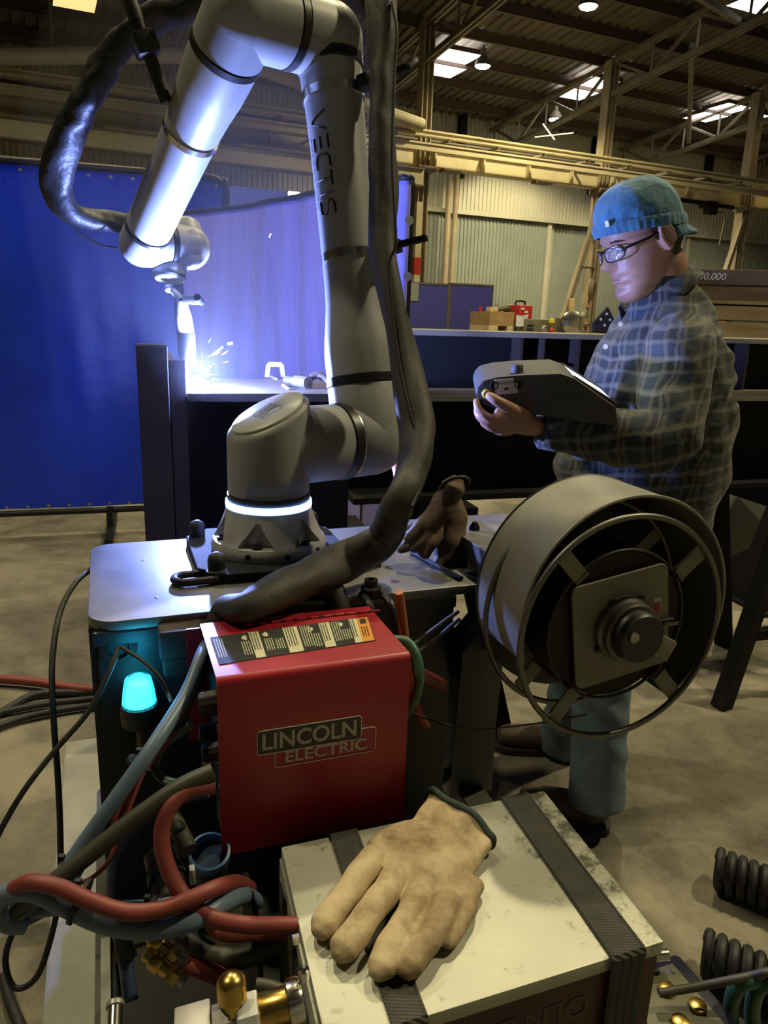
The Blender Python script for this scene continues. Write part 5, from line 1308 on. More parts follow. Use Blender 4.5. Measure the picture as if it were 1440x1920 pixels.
# ------------------------------------------------------------------ wire spool in its drum cover
F1c = atD(1176, 1150, 1.02); SW = 0.122; RS_ = 0.166
R0c = F1c + E2 * SW
spl = thing('wire_spool_drum', 'black drum cover holding a reel of welding wire, in front of the man', 'wire drum', R0c - UP * 0.48)
M['drum'] = mat('satin_black_drum', (0.26, 0.255, 0.215), 0.5, 0.2, noise=(8, (0.19, 0.187, 0.16), 0.35, 0.7))
M['creamplate'] = mat('dull_cream_paint', (0.26, 0.25, 0.185), 0.55, noise=(9, (0.19, 0.18, 0.13), 0.4, 0.7))
M['reelgrey'] = mat('grey_reel_steel', (0.16, 0.155, 0.14), 0.4, 0.7)
M['coil'] = mat('wound_wire', (0.045, 0.033, 0.026), 0.4, 0.6, wave=(160, 0.6, 'Z', 0.001))
def pol(c, r, ang, dep=0.0): return c + (E1 * math.cos(ang) + UP * math.sin(ang)) * r - E2 * dep
a0, a1 = math.radians(-57), math.radians(198)
n = 80; rings_o = []
band = MB(); vs = []; fs = []
prof = [(RS_, 0.0), (RS_, SW), (RS_ - 0.003, SW + 0.001), (RS_ - 0.003, 0.0)]
for i in range(n + 1):
    a = a0 + (a1 - a0) * i / n
    for r, dpt in prof: vs.append(pol(R0c, r, a, dpt))
for i in range(n):
    for k in range(4): fs.append((i * 4 + k, i * 4 + (k + 1) % 4, (i + 1) * 4 + (k + 1) % 4, (i + 1) * 4 + k))
fs += [(0, 1, 2, 3), (n * 4 + 3, n * 4 + 2, n * 4 + 1, n * 4)]
band.add(vs, fs); band.build('drum_cover', M['drum'], spl, smooth=40)
MB().lathe(R0c, E2, [(0.001, 0.0), (RS_, 0.0), (RS_ + 0.002, 0.002), (RS_, 0.006), (0.001, 0.006)], 80).build('back_disc', M['black'], spl, smooth=35)
MB().tube([pol(R0c, RS_ - 0.001, a, SW) for a in np.linspace(a0, a1, 70)], 0.0026, 8).build('cover_rim', M['drum'], spl)
hc = atD(1169, 1180, 1.005)
for dep, nm in ((0.0, 'front_hoop'), (-0.095, 'rear_hoop')):
    MB().tube([pol(hc, 0.158, a, dep) for a in np.linspace(0, 2 * math.pi, 81)[:-1]], 0.0042, 10, closed=True).build(nm, M['reelgrey'], spl)
cen = hc
for ang in (133, 40, -47, -128):
    a = math.radians(ang); rad = E1 * math.cos(a) + UP * math.sin(a); tan = -E1 * math.sin(a) + UP * math.cos(a)
    R3 = np.stack([rad, tan, -E2], 1)
    for dep in (-0.004, -0.095):
        ar = MB().box(cen + rad * 0.132 - E2 * dep, (0.052, 0.022, 0.004), R3).build('reel_arm', M['creamplate'], spl, bevel=0.001)
    MB().box(cen + rad * 0.108 + E2 * 0.048, (0.004, 0.022, 0.095), R3).build('reel_strut', M['reelgrey'], spl, smooth=0)
MB().lathe(cen + E2 * 0.090, -E2, [(0.060, 0), (0.104, 0), (0.106, 0.004), (0.106, 0.070), (0.104, 0.074), (0.060, 0.074)], 72).build('wire_coil', M['coil'], spl, smooth=40)
MB().tube([pol(cen, 0.108, a, -0.014) for a in np.linspace(0, 2 * math.pi, 73)[:-1]], 0.0024, 8, closed=True).build('coil_rim', M['black'], spl)
# cream hub plate, rounded square
hp_ = []
for (sx, sy, s) in ((1, -1, -90), (1, 1, 0), (-1, 1, 90), (-1, -1, 180)):
    for i in range(5):
        t = math.radians(s + 22.5 * i); hp_.append((sx * 0.064 + 0.012 * math.cos(t), sy * 0.064 + 0.012 * math.sin(t)))
rot = math.radians(9)
hub0 = cen + E1 * 0.004 + E2 * 0.012
MB().prism([hub0 + E1 * (x * math.cos(rot) - y * math.sin(rot)) + UP * (x * math.sin(rot) + y * math.cos(rot)) for x, y in hp_], -E2 * 0.004).build('hub_plate', M['creamplate'], spl, smooth=0, bevel=0.001)
MB().lathe(hub0 - E2 * 0.004, -E2, [(0.046, 0), (0.046, 0.010), (0.042, 0.014), (0.042, 0.024), (0.040, 0.026), (0.036, 0.026), (0.036, 0.020)], 48).build('hub_collar', M['reelgrey'], spl, smooth=40)
MB().lathe(hub0 - E2 * 0.010, -E2, [(0.035, 0), (0.035, 0.034), (0.032, 0.038), (0.001, 0.038)], 48).build('hub_knob', M['black'], spl, smooth=40)
MB().lathe(hub0 - E2 * 0.048 - E1 * 0.017 + UP * 0.006, -E2, [(0.007, 0), (0.007, 0.004), (0.001, 0.004)], 16).build('hub_screw', M['steel'], spl)
for a in (60, 120, 215, 330): MB().box(pol(hub0, 0.047, math.radians(a), 0.008), (0.008, 0.006, 0.006), RC).build('hub_lug', M['black'], spl)
for a, c, L in ((-28, M['creamplate'], 0.050),):
    aa = math.radians(a); rad = E1 * math.cos(aa) + UP * math.sin(aa); tan = -E1 * math.sin(aa) + UP * math.cos(aa)
    MB().box(hub0 - E2 * 0.018 + rad * 0.060, (L, 0.032, 0.010), np.stack([rad, tan, -E2], 1)).build('locking_arm', c, spl, bevel=0.003)
aa = math.radians(4); MB().box(hub0 + E1 * 0.074 - E2 * 0.008, (0.024, 0.014, 0.006), RC).build('spoke', M['reelgrey'], spl, bevel=0.001)
q = hub0 + E1 * 0.053 + UP * 0.012 - E2 * 0.0045
lb = MB().box(q, (0.013, 0.0006, 0.050), RC).build('hub_label', M['stk_cream'], spl, smooth=0)
MB().box(q + UP * 0.004 - E2 * 0.0004, (0.010, 0.0006, 0.028), RC).build('label_print', M['red'], lb, smooth=0)
# bracket post
pb0 = atPlane(862, 1462, K(0, 0.0, 0), -E2); pz0 = pb0[2]
pdir = V(R0c[0], R0c[1], 0) + E2 * 0.05
def post_sec(c, w, d_, z): return [c + E1 * x + E2 * y + UP * z for x, y in ((-w, -d_), (w, -d_), (w, d_), (-w, d_))]
foot = atZ(868, 1470, ZD); foot = V(foot[0], foot[1], 0); neck = V(*(R0c + E2 * 0.045 - E1 * 0.14)[:2], 0)
pst = MB().loft([post_sec(foot, 0.045, 0.035, ZD + 0.001), post_sec(foot * 0.7 + neck * 0.3, 0.040, 0.032, 0.80), post_sec(neck, 0.036, 0.03, R0c[2] - 0.10), post_sec(neck + E1 * 0.05, 0.03, 0.03, R0c[2] - 0.04), post_sec(neck + E1 * 0.14, 0.03, 0.03, R0c[2] + 0.03)])
pst.build('support_post', M['navy'], spl, smooth=25, bevel=0.002)
MB().cyl(R0c, R0c + E2 * 0.05, 0.03).build('axle', M['steel'], spl)
# wire running from the drum into the feeder
tag(MB().tube(smooth_path([K(FA1 + 0.001, -0.1, 0.985), atD(860, 1364, 1.0), atD(980, 1360, 1.05), atD(1100, 1340, 1.06)]), 0.0012, 6).build('welding_wire', M['iron']), 'thin welding wire stretched from the drum to the red feeder', 'wire')
# black winding device on the deck right of the feeder
dv = thing('clamp_motor', 'black clamp motor on the deck between the red feeder and the drum post', 'motor', atZ(810, 1480, ZD))
q = atZ(805, 1470, ZD) + UP * 0.02
MB().lathe(q - E1 * 0.05, E1, [(0.02, 0), (0.024, 0.004), (0.024, 0.07), (0.018, 0.075), (0.018, 0.1)], 20).build('barrel', M['black'], dv)
MB().box(q + UP * 0.022, (0.11, 0.06, 0.012), RC).build('cover', M['black'], dv, bevel=0.003)
MB().box(q + E1 * 0.05 - E2 * 0.02, (0.012, 0.012, 0.05), RC).build('lug', M['steel'], dv, bevel=0.002)
dk2 = MB().box(atZ(850, 1440, ZD + 0.01), (0.05, 0.30, 0.006), RC).build('deck_strip', M['deck'], cart, smooth=0)

# ------------------------------------------------------------------ hoses and cables
M['h_red'] = mat('red_hose_rubber', (0.22, 0.045, 0.038), 0.5); M['h_blue'] = mat('slate_blue_hose', (0.14, 0.20, 0.30), 0.4); M['h_navy'] = mat('navy_hose', (0.035, 0.055, 0.12), 0.4)
M['h_olive'] = mat('olive_black_hose', (0.055, 0.052, 0.036), 0.5); M['h_teal'] = mat('teal_grey_cable', (0.10, 0.16, 0.15), 0.45); M['h_green'] = mat('green_hose', (0.03, 0.11, 0.055), 0.45); M['h_orange'] = mat('orange_hose', (0.42, 0.12, 0.06), 0.5)
def hose(name, label, m, pts, r, grp='cart hoses and cables', cat='hose', fit=None):
    P = []
    for p in pts:
        P.append(np.array(p, float) if (len(p) == 3 and abs(p[0]) < 6 and isinstance(p, np.ndarray)) else atD(*p))
    o = MB().tube(smooth_path(P, 8), r, 12).build(name, m)
    return tag(o, label, cat, grp)
hose('hose', 'thick olive black hose crossing from the red feeder down to the left', M['h_olive'], [(400, 1447, 0.80), (340, 1475, 0.79), (260, 1530, 0.78), (170, 1600, 0.77), (100, 1655, 0.76), (50, 1690, 0.76), (15, 1722, 0.76)], 0.0095)
hose('hose', 'slate blue hose running from behind the feeder down past the beacon', M['h_blue'], [K(0.150, -0.012, 1.06), (380, 1225, 0.93), (350, 1300, 0.88), (290, 1395, 0.82), (230, 1480, 0.80), (165, 1570, 0.79), (115, 1640, 0.78), (62, 1692, 0.77), (30, 1722, 0.76)], 0.0085)
hose('hose', 'second dark blue hose beside the slate one, in the bundle below the beacon', M['h_navy'], [K(0.140, -0.010, 1.05), (372, 1250, 0.93), (335, 1340, 0.88), (275, 1430, 0.84), (215, 1520, 0.82), (160, 1600, 0.80), (125, 1660, 0.79), (80, 1705, 0.78), (35, 1728, 0.775)], 0.008)
hose('hose', 'slate blue hose curving through the big loop at the left edge', M['h_blue'], [(48, 1732, 0.765), (12, 1728, 0.755), (-6, 1700, 0.75), (14, 1676, 0.745), (65, 1672, 0.742), (130, 1702, 0.742), (200, 1732, 0.745), (290, 1742, 0.75), (370, 1722, 0.76), (422, 1692, 0.79), (455, 1680, 0.85), (480, 1690, 0.93)], 0.0105)
hose('hose', 'pale blue hose tucked inside the loop at the left edge', M['h_blue'], [(40, 1716, 0.775), (95, 1706, 0.775), (180, 1700, 0.775), (250, 1700, 0.78), (340, 1690, 0.785), (415, 1666, 0.81), (450, 1662, 0.86), (475, 1675, 0.94)], 0.0065)
hose('hose', 'red hose lying on top of the looped blue hose at the left', M['h_red'], [(20, 1672, 0.745), (55, 1655, 0.735), (110, 1664, 0.73), (170, 1690, 0.73), (235, 1710, 0.735), (300, 1706, 0.745), (360, 1684, 0.755), (412, 1662, 0.78), (445, 1655, 0.84), (470, 1665, 0.92)], 0.0085)
hose('hose', 'large red hose arching out below the feeder panel toward the cooler', M['h_red'], [(402, 1474, 0.80), (355, 1482, 0.79), (318, 1515, 0.78), (303, 1570, 0.775), (318, 1635, 0.77), (352, 1690, 0.765), (400, 1722, 0.76), (460, 1734, 0.76), (530, 1735, 0.76), (600, 1735, 0.77)], 0.0085)
hose('hose', 'short red hose end under the large red hose', M['h_red'], [(395, 1715, 0.79), (402, 1740, 0.79), (430, 1752, 0.79), (500, 1748, 0.80), (600, 1740, 0.82)], 0.008)
hose('hose', 'thin red hose in the bundle descending from behind the feeder', M['h_red'], [K(0.140, -0.015, 1.03), (374, 1275, 0.92), (325, 1365, 0.87), (270, 1440, 0.83), (235, 1500, 0.815), (215, 1560, 0.80)], 0.0065)
hose('cable', 'thin red wire sagging over the pale skid below the hoses', M['h_red'], [(272, 1440, 0.82), (240, 1520, 0.80), (222, 1580, 0.79), (200, 1620, 0.785), (165, 1650, 0.78), (120, 1660, 0.78)], 0.0025, cat='cable')
hose('hose', 'dark navy hose bending down inside the cart below the red arch', M['h_navy'], [(390, 1482, 0.84), (320, 1500, 0.84), (265, 1540, 0.84), (225, 1590, 0.84), (212, 1650, 0.84), (215, 1720, 0.86), (235, 1790, 0.88)], 0.008)
for i, (o_, lab) in enumerate(((0, 'outer teal grey cable looping beside the feeder knobs'), (7, 'inner teal grey cable looping beside the feeder knobs'))):
    hose('cable', lab, M['h_teal'], [(360, 1355 + o_, 0.88), (325, 1378 + o_, 0.87), (298 + o_, 1405, 0.86), (288 + o_, 1440, 0.85), (305 + o_, 1464 - o_ / 2, 0.84), (345, 1470 - o_ / 2, 0.83), (392, 1462, 0.82)], 0.0032, cat='cable')
hose('cable', 'black cable leaving the left edge of the plate and falling to the floor', M['rubber'], [(172, 1066, 1.18), (140, 1095, 1.14), (112, 1150, 1.10), (98, 1240, 1.05), (100, 1340, 1.02), (108, 1450, 1.02), (113, 1560, 1.02), (112, 1660, 1.02), (100, 1740, 1.02), (70, 1830, 1.02), (28, 1852, 1.02), (10, 1800, 1.02), (30, 1740, 1.02), (80, 1690, 1.02)], 0.0042, cat='cable')
hose('cable', 'thin cable from the panel grommet slanting down to the left edge', M['rubber'], [(222, 1214, 0.95), (205, 1260, 0.93), (165, 1335, 0.91), (105, 1405, 0.89), (50, 1475, 0.87), (10, 1540, 0.86), (-30, 1620, 0.85)], 0.0034, cat='cable')
hose('cable', 'thin cable from the panel grommet curving right over the beacon', M['rubber'], [(228, 1214, 0.95), (262, 1236, 0.93), (295, 1265, 0.92), (315, 1300, 0.92), (322, 1318, 0.90)], 0.0025, cat='cable')
hose('cable', 'dark cable trailing down the floor at the bottom left corner', M['rubber'], [atZ(6, 1830, 0.02), atZ(20, 1880, 0.02), atZ(45, 1940, 0.02)], 0.012, cat='cable')
hose('hose', 'red hose lying across the floor at the left', M['h_red'], [atZ(-60, 1268, 0.03), atZ(60, 1278, 0.03), atZ(140, 1290, 0.03), atZ(260, 1300, 0.03)], 0.018, 'floor hoses')
hose('cable', 'upper black cable curving over the floor at the left', M['rubber'], [atZ(-60, 1375, 0.02), atZ(20, 1325, 0.02), atZ(80, 1300, 0.02), atZ(220, 1300, 0.02)], 0.014, 'floor hoses', 'cable')
hose('cable', 'middle black cable curving over the floor at the left', M['rubber'], [atZ(-60, 1350, 0.02), atZ(30, 1330, 0.02), atZ(100, 1318, 0.02), atZ(220, 1306, 0.02)], 0.013, 'floor hoses', 'cable')
hose('cable', 'lowest black cable curving over the floor at the left', M['rubber'], [atZ(-60, 1385, 0.02), atZ(30, 1350, 0.02), atZ(110, 1332, 0.02), atZ(220, 1316, 0.02)], 0.013, 'floor hoses', 'cable')
hose('hose', 'green hose bending down behind the right end of the red feeder', M['h_green'], [(725, 1200, 1.0), (762, 1203, 0.99), (782, 1232, 0.98), (786, 1275, 0.975), (773, 1320, 0.98), (745, 1350, 0.99), (712, 1372, 1.0)], 0.0065)
hose('hose', 'orange red hose dropping vertically behind the green one', M['h_orange'], [(748, 1110, 1.02), (757, 1180, 1.05), (764, 1260, 1.06), (782, 1330, 1.06), (800, 1365, 1.06)], 0.0065)
hose('hose', 'short red hose stub crossing behind the drum post', M['h_red'], [(782, 1262, 1.06), (800, 1270, 1.08), (830, 1285, 1.10)], 0.010)
hose('cable', 'upper thin black cable between the drum and the feeder', M['rubber'], [(860, 1146, 1.05), (820, 1175, 1.04), (780, 1205, 1.03), (745, 1222, 1.0)], 0.003, cat='cable')
hose('cable', 'lower thin black cable between the drum and the feeder', M['rubber'], [(862, 1160, 1.05), (825, 1192, 1.04), (790, 1218, 1.03), (745, 1240, 1.0)], 0.003, cat='cable')
hose('hose', 'orange red hose glimpsed behind the sleeve above the plate', M['h_orange'], [(728, 840, 1.5), (742, 870, 1.45), (748, 905, 1.4), (742, 960, 1.34), (740, 1010, 1.32)], 0.010)
hose('hose', 'thick grey corrugated hose at the bottom of the cart bay', M['h_olive'], [(330, 1735, 0.86), (362, 1772, 0.84), (410, 1796, 0.83), (470, 1790, 0.83), (535, 1762, 0.84)], 0.013)
hose('hose', 'red hose leaving the upper brass coupling', M['h_red'], [(346, 1806, 0.785), (372, 1816, 0.79), (405, 1828, 0.80), (440, 1850, 0.81)], 0.0095)
# big dark cable connector
def stack(name, label, cat, p, d, segs, grp=None):
    """a run of coaxial turned pieces: (material, profile)"""
    t = thing(name, label, cat, p, grp); d = nrm(d); h = 0
    for nm, m, prof, n in segs:
        MB().lathe(np.array(p) + d * h, d, prof, n).build(nm, m, t, smooth=35); h += prof[-1][1]
    return t
p = atD(300, 1600, 0.86); d_ = atD(318, 1665, 0.82) - p
stack('cable_connector', 'big dark ribbed cable connector inside the cart bay', 'connector', p, d_, [('shell', M['iron'], [(0.016, 0), (0.019, 0.003), (0.019, 0.02), (0.017, 0.022), (0.017, 0.03)], 12), ('collar', M['iron'], [(0.021, 0), (0.021, 0.012)], 24), ('boot', M['rubber'], [(0.018, 0), (0.019, 0.006), (0.016, 0.009), (0.018, 0.012), (0.015, 0.015), (0.014, 0.03)], 20)])
p = atD(322, 1530, 0.86); d_ = atD(352, 1590, 0.83) - p
stack('hose_stub', 'olive hose stub pointing at the blue taped ring', 'hose', p, d_, [('stub', M['h_olive'], [(0.010, 0), (0.010, 0.05)], 16)])
p = atD(396, 1602, 0.86)
bt = thing('blue_ring', 'black cylinder wrapped in a blue and white band below the feeder', 'ring', p)
M['bluetape'] = mat('blue_tape', (0.06, 0.15, 0.35), 0.45)
axd = nrm(E1 * 0.5 - E2 * 0.5 + UP * 0.35)
MB().lathe(p - UP * 0.02 + E2 * 0.02, UP * 0.9 - E2 * 0.35, [(0.022, 0), (0.024, 0.003), (0.024, 0.014), (0.021, 0.015), (0.020, 0.003)], 32).build('band', M['bluetape'], bt, smooth=40)
MB().lathe(p - UP * 0.02 + E2 * 0.02, UP * 0.9 - E2 * 0.35, [(0.0225, -0.03), (0.0225, 0.003), (0.0195, 0.003), (0.001, 0.003)], 32).build('cylinder', M['black'], bt, smooth=40)
MB().box(p - E1 * 0.023 - E2 * 0.012 - UP * 0.012, (0.006, 0.010, 0.020), RC).build('white_patch', M['paper'], bt, bevel=0.001)
# brass couplings
def coupling(x0, y0, x1, y1, dd, r, lab):
    p = atD(x0, y0, dd); d_ = atD(x1, y1, dd - 0.01) - p; L = np.linalg.norm(d_) / 6
    stack('brass_coupling', lab, 'coupling', p, d_, [('sleeve', M['brass'], [(r * 0.6, 0), (r * 0.75, L * 0.1), (r * 0.75, L)], 20), ('ring', M['brass'], [(r, 0), (r * 1.08, L * 0.2), (r * 1.08, L * 1.1), (r, L * 1.3)], 24),
        ('body', M['brass'], [(r * 0.85, 0), (r * 0.85, L)], 20), ('hex_nut', M['brass'], [(r * 1.02, 0), (r * 1.05, L * 0.1), (r * 1.05, L * 1.2), (r, L * 1.3)], 6), ('tail', M['palegal'], [(r * 0.6, 0), (r * 0.65, L * 0.8)], 16)], 'brass couplings in the cart bay')
coupling(272, 1748, 352, 1812, 0.78, 0.0085, 'upper brass coupling with a steel clamp below the hose loop')
coupling(272, 1786, 356, 1848, 0.77, 0.0098, 'lower, larger brass coupling with a hexagon nut below the hose loop')
p = atD(228, 1745, 0.84); d_ = atD(242, 1850, 0.82) - p
stack('dark_coupling', 'dark metal coupling standing left of the brass ones', 'coupling', p, d_, [('head', M['iron'], [(0.008, 0), (0.010, 0.01), (0.010, 0.02)], 14), ('nut', M['iron'], [(0.013, 0), (0.013, 0.01)], 6), ('stem', M['h_navy'], [(0.008, 0), (0.008, 0.04)], 14)])
p = atD(214, 1935, 0.70); d_ = atD(216, 1885, 0.72) - p
stack('capped_fitting', 'bright round-capped metal fitting at the bottom left of the cart', 'fitting', p, d_, [('stem', M['chrome'], [(0.007, 0), (0.007, 0.022)], 16), ('cap', M['palegal'], [(0.0085, 0), (0.0085, 0.004), (0.007, 0.006), (0.001, 0.0065)], 20)])
# dark partition and tray in the bay
MB().box(K(0.10, -0.455, ZD + 0.07), (0.17, 0.006, 0.14), RC).build('bay_partition', M['black'], cart, smooth=0, bevel=0.002)
MB().box(K(0.165, -0.24, ZD + 0.12), (0.006, 0.10, 0.20), RC).build('bay_partition', M['black'], cart, smooth=0)
# brass valve assembly at the cooler
bv = thing('brass_valve', 'brass ball valve with a domed cap and white tag joined to the cooler', 'valve', atD(470, 1900, 0.66))
pc_ = atD(560, 1876, 0.645); pd_ = atD(395, 1925, 0.63); dv_ = nrm(pd_ - pc_)
MB().lathe(pc_, dv_, [(0.017, -0.004), (0.019, 0.0), (0.019, 0.008), (0.015, 0.010)], 28).build('flange', M['chrome'], bv)
MB().lathe(pc_, dv_, [(0.0145, 0.008), (0.0145, 0.034), (0.013, 0.036)], 28).build('pipe', M['brass'], bv)
MB().lathe(pc_, dv_, [(0.0165, 0.034), (0.0170, 0.036), (0.0170, 0.050), (0.016, 0.052)], 8).build('tagged_nut', M['paper'], bv, smooth=0)
MB().lathe(pc_, dv_, [(0.012, 0.05), (0.012, 0.058), (0.0150, 0.059), (0.0150, 0.072), (0.012, 0.073)], 8).build('white_nut', M['palegal'], bv, smooth=0)
xb, yb, _ = frame(dv_); MB().box(pc_ + dv_ * 0.088, (0.030, 0.030, 0.030), np.stack([xb, yb, dv_], 1)).build('valve_block', M['palegal'], bv, bevel=0.002)
cp_ = pc_ + dv_ * 0.056
MB().lathe(cp_ + UP * 0.005, nrm(UP + E2 * 0.3), [(0.008, 0), (0.0095, 0.012), (0.0125, 0.013), (0.0125, 0.026), (0.0120, 0.030), (0.009, 0.0335), (0.005, 0.036), (0.001, 0.037)], 24).build('domed_cap', M['brass'], bv, smooth=40)
MB().lathe(pc_ + UP * 0.022 - dv_ * 0.004, UP, [(0.005, 0), (0.005, 0.010), (0.0035, 0.011), (0.0035, 0.006), (0.0005, 0.006)], 12).build('bleed_screw', M['chrome'], bv)
MB().tube(smooth_path([atD(480, 1846, 0.69), atD(505, 1850, 0.69), atD(540, 1862, 0.69)]), 0.006, 10).build('hose_stub', M['h_olive'], bv)
MB().box(pc_ + E1 * 0.002 + UP * 0.045 + E2 * 0.02, (0.006, 0.004, 0.008), RC).build('screw_tab', M['chrome'], bv)
# cable ties
for (x, y, dd, r) in ((150, 1690, 0.745, 0.021), (278, 1712, 0.755, 0.016), (262, 1432, 0.83, 0.014), (118, 1632, 0.785, 0.014)):
    p = atD(x, y, dd); dd_ = nrm(atD(x + 10, y + 4, dd) - p) if x < 300 and y > 1600 else nrm(atD(x - 6, y + 10, dd) - p)
    t = thing('cable_tie', {150: 'black cable tie gripping the red and blue hoses at the big loop', 278: 'black cable tie on the hoses right of the big loop', 262: 'black cable tie round the bundle below the beacon', 118: 'black cable tie on the blue hoses just above the loop'}[x], 'cable tie', p, 'cable ties')
    MB().lathe(p - dd_ * 0.002, dd_, [(r, 0), (r + 0.0012, 0), (r + 0.0012, 0.004), (r, 0.004)], 24).build('tie_band', M['rubber'], t)
    MB().box(p + UP * (r + 0.002), (0.006, 0.005, 0.006)).build('tie_head', M['rubber'], t)

# ------------------------------------------------------------------ lower right corner
p = atZ(1275, 1880, 0.42)
bx_ = thing('power_connector', 'black power connector block with brass terminals at the lower right', 'connector', V(p[0], p[1], 0))
MB().box(V(p[0], p[1], 0.20), (0.17, 0.20, 0.40), RC).build('block', M['black'], bx_, bevel=0.012)
MB().box(V(p[0], p[1], 0.405) + E1 * -0.01, (0.12, 0.15, 0.012), RC).build('terminal_plate', M['olive'], bx_, bevel=0.003)
for dx, dy in ((-0.01, 0.03), (-0.01, -0.03), (0.03, 0.0)): MB().lathe(V(p[0] + dx, p[1] + dy, 0.41), UP, [(0.008, 0), (0.014, 0.002), (0.014, 0.008), (0.008, 0.010)], 18).build('terminal', M['brass'], bx_)
for dx, dy in ((-0.055, -0.06), (0.04, -0.06), (-0.055, 0.06), (0.04, 0.06)): MB().lathe(V(p[0], p[1], 0.411) + E1 * dx + E2 * dy, UP, [(0.005, 0), (0.005, 0.003), (0.001, 0.003)], 10).build('screw', M['chrome'], bx_)
MB().tube([V(p[0], p[1], 0.44) + E2 * 0.09 - E1 * 0.06, V(p[0], p[1], 0.44) + E2 * 0.07 + E1 * 0.03], 0.010, 10).build('clamp_bar', M['chrome'], bx_)
for i, (x, y, lab) in enumerate(((1425, 1660, 'upper black coiled cord at the right edge'), (1415, 1830, 'lower black coiled cord at the right edge'))):
    c = atZ(x, y, 0.060); ax_ = nrm(E1 * 0.55 - E2 * 0.75 ); xx, yy, _ = frame(ax_)
    pts = [c + ax_ * (a / 6.283 * 0.0275 - 0.11) + (xx * math.cos(a) + yy * math.sin(a)) * 0.046 for a in np.linspace(0, 6.283 * 10, 240)]
    o = MB().tube(pts, 0.0128, 8).build('coiled_cord', M['rubber']); tag(o, lab, 'cord', 'coiled cords')
    q = V(c[0], c[1], 0)
hose('hose', 'dark hose reaching from the connector block to the coiled cords', M['h_olive'], [atZ(1236, 1862, 0.44), atZ(1310, 1850, 0.45), atZ(1400, 1832, 0.47), atZ(1470, 1820, 0.44), atZ(1560, 1830, 0.02)], 0.007, 'right corner hoses')
for i, x in enumerate((1385, 1425)):
    hose('hose', ('left green hose curling at the lower right corner', 'right green hose curling at the lower right corner')[i], M['h_green'], [atZ(x + 10, 2080, 0.02), atZ(x - 5, 1960, 0.30), atZ(x - 15, 1905, 0.36), atZ(x - 5, 1855, 0.44), atZ(x + 30, 1838, 0.46), atZ(x + 80, 1850, 0.40), atZ(x + 130, 1900, 0.02)], 0.013, 'right corner hoses')

# ------------------------------------------------------------------ welding fume hanging above the joint
fm = bpy.data.materials.new('welding_fume'); fm.use_nodes = True; nt = fm.node_tree
for n_ in list(nt.nodes):
    if n_.type == 'BSDF_PRINCIPLED': nt.nodes.remove(n_)
vs_ = nt.nodes.new('ShaderNodeVolumeScatter'); vs_.inputs['Color'].default_value = (0.9, 0.92, 1, 1); vs_.inputs['Density'].default_value = FUME
nt.links.new(vs_.outputs[0], nt.nodes['Material Output'].inputs['Volume'])
fo = MB(); fo.sphere(tip + UP * 0.42 + nA * 0.20 + dA * 0.10, (0.46, 0.40, 0.62), 24, 16)
tag(fo.build('weld_fume', fm), 'thin bluish haze of welding fume drifting above the arc', 'fume', kind='stuff')
# ------------------------------------------------------------------ the man with the pendant
YM = 1.97
man = thing('person', 'man in a blue cap, glasses and plaid shirt looking down at a handheld pendant', 'person', V(0.70, YM, 0))
fb = nrm(V(-0.985, -0.04, 0)); lf = np.cross(UP, fb)          # body facing; his left (towards the camera)
M['skin'] = mat('skin', (0.38, 0.215, 0.155), 0.5, noise=(28, (0.29, 0.145, 0.10), 0.35, 0.7), bump=(180, 0.25, 0.001), sss=0.08)
# ---- head in its own frame
hf = nrm(V(-0.975, -0.21, 0)); hl = np.cross(UP, hf)
tl_ = math.radians(20)
hx = hf * math.cos(tl_) - UP * math.sin(tl_); hz = UP * math.cos(tl_) + hf * math.sin(tl_); hy = hl
hroll = math.radians(3); hy, hz = hy * math.cos(hroll) + hz * math.sin(hroll), hz * math.cos(hroll) - hy * math.sin(hroll)
HC = atY(1204, 462, 1.95)
def HD(x, y, z): return HC + hx * x + hy * y + hz * z
zs = [-.122, -.116, -.105, -.09, -.075, -.062, -.052, -.042, -.03, -.015, 0, .02, .035, .06, .09, .108, .118, .122]
xf = [.062, .078, .086, .088, .082, .087, .085, .089, .086, .085, .084, .085, .093, .092, .075, .05, .02, .004]
xb = [.030, .005, -.010, -.025, -.045, -.060, -.066, -.072, -.080, -.088, -.093, -.099, -.101, -.098, -.078, -.05, -.02, -.004]
hw = [.018, .032, .046, .054, .060, .064, .066, .068, .070, .072, .073, .075, .076, .075, .064, .045, .02, .004]
def g1(v, c, s): return np.exp(-((v - c) / s) ** 2)
def head_pt(z, t, off=0.0):
    f_, b_, w_ = np.interp(z, zs, xf), np.interp(z, zs, xb), np.interp(z, zs, hw)
    c, h_ = (f_ + b_) / 2, (f_ - b_) / 2
    ct, s_ = math.cos(t), math.sin(t)
    x = c + (h_ + off) * math.copysign(abs(ct) ** 0.88, ct); y = (w_ + off) * math.copysign(abs(s_) ** 0.92, s_)
    if ct > 0 and off == 0:
        ns = np.interp(z, [-.038, -.033, -.022, .0, .022, .03], [0, .45, 1, .62, .12, 0])
        x += 0.035 * ns * g1(y, 0, 0.012) + 0.009 * (g1(y, .014, .007) + g1(y, -.014, .007)) * g1(z, -.021, .010)
        x -= 0.011 * (g1(y, .032, .014) + g1(y, -.032, .014)) * g1(z, .010, .013)
        x += 0.004 * g1(z, .033, .008) * g1(abs(y), .03, .02)
        x += 0.0045 * g1(y, 0, .021) * (g1(z, -.0445, .005) + g1(z, -.0605, .006)) - 0.006 * g1(y, 0, .024) * g1(z, -.0525, .0028)
        x += 0.005 * g1(y, 0, .018) * g1(z, -.095, .012) + 0.004 * (g1(y, .045, .015) + g1(y, -.045, .015)) * g1(z, -.02, .015)
    return x, y, z
body = MB()
zl = np.linspace(-.122, .122, 64); rings = []
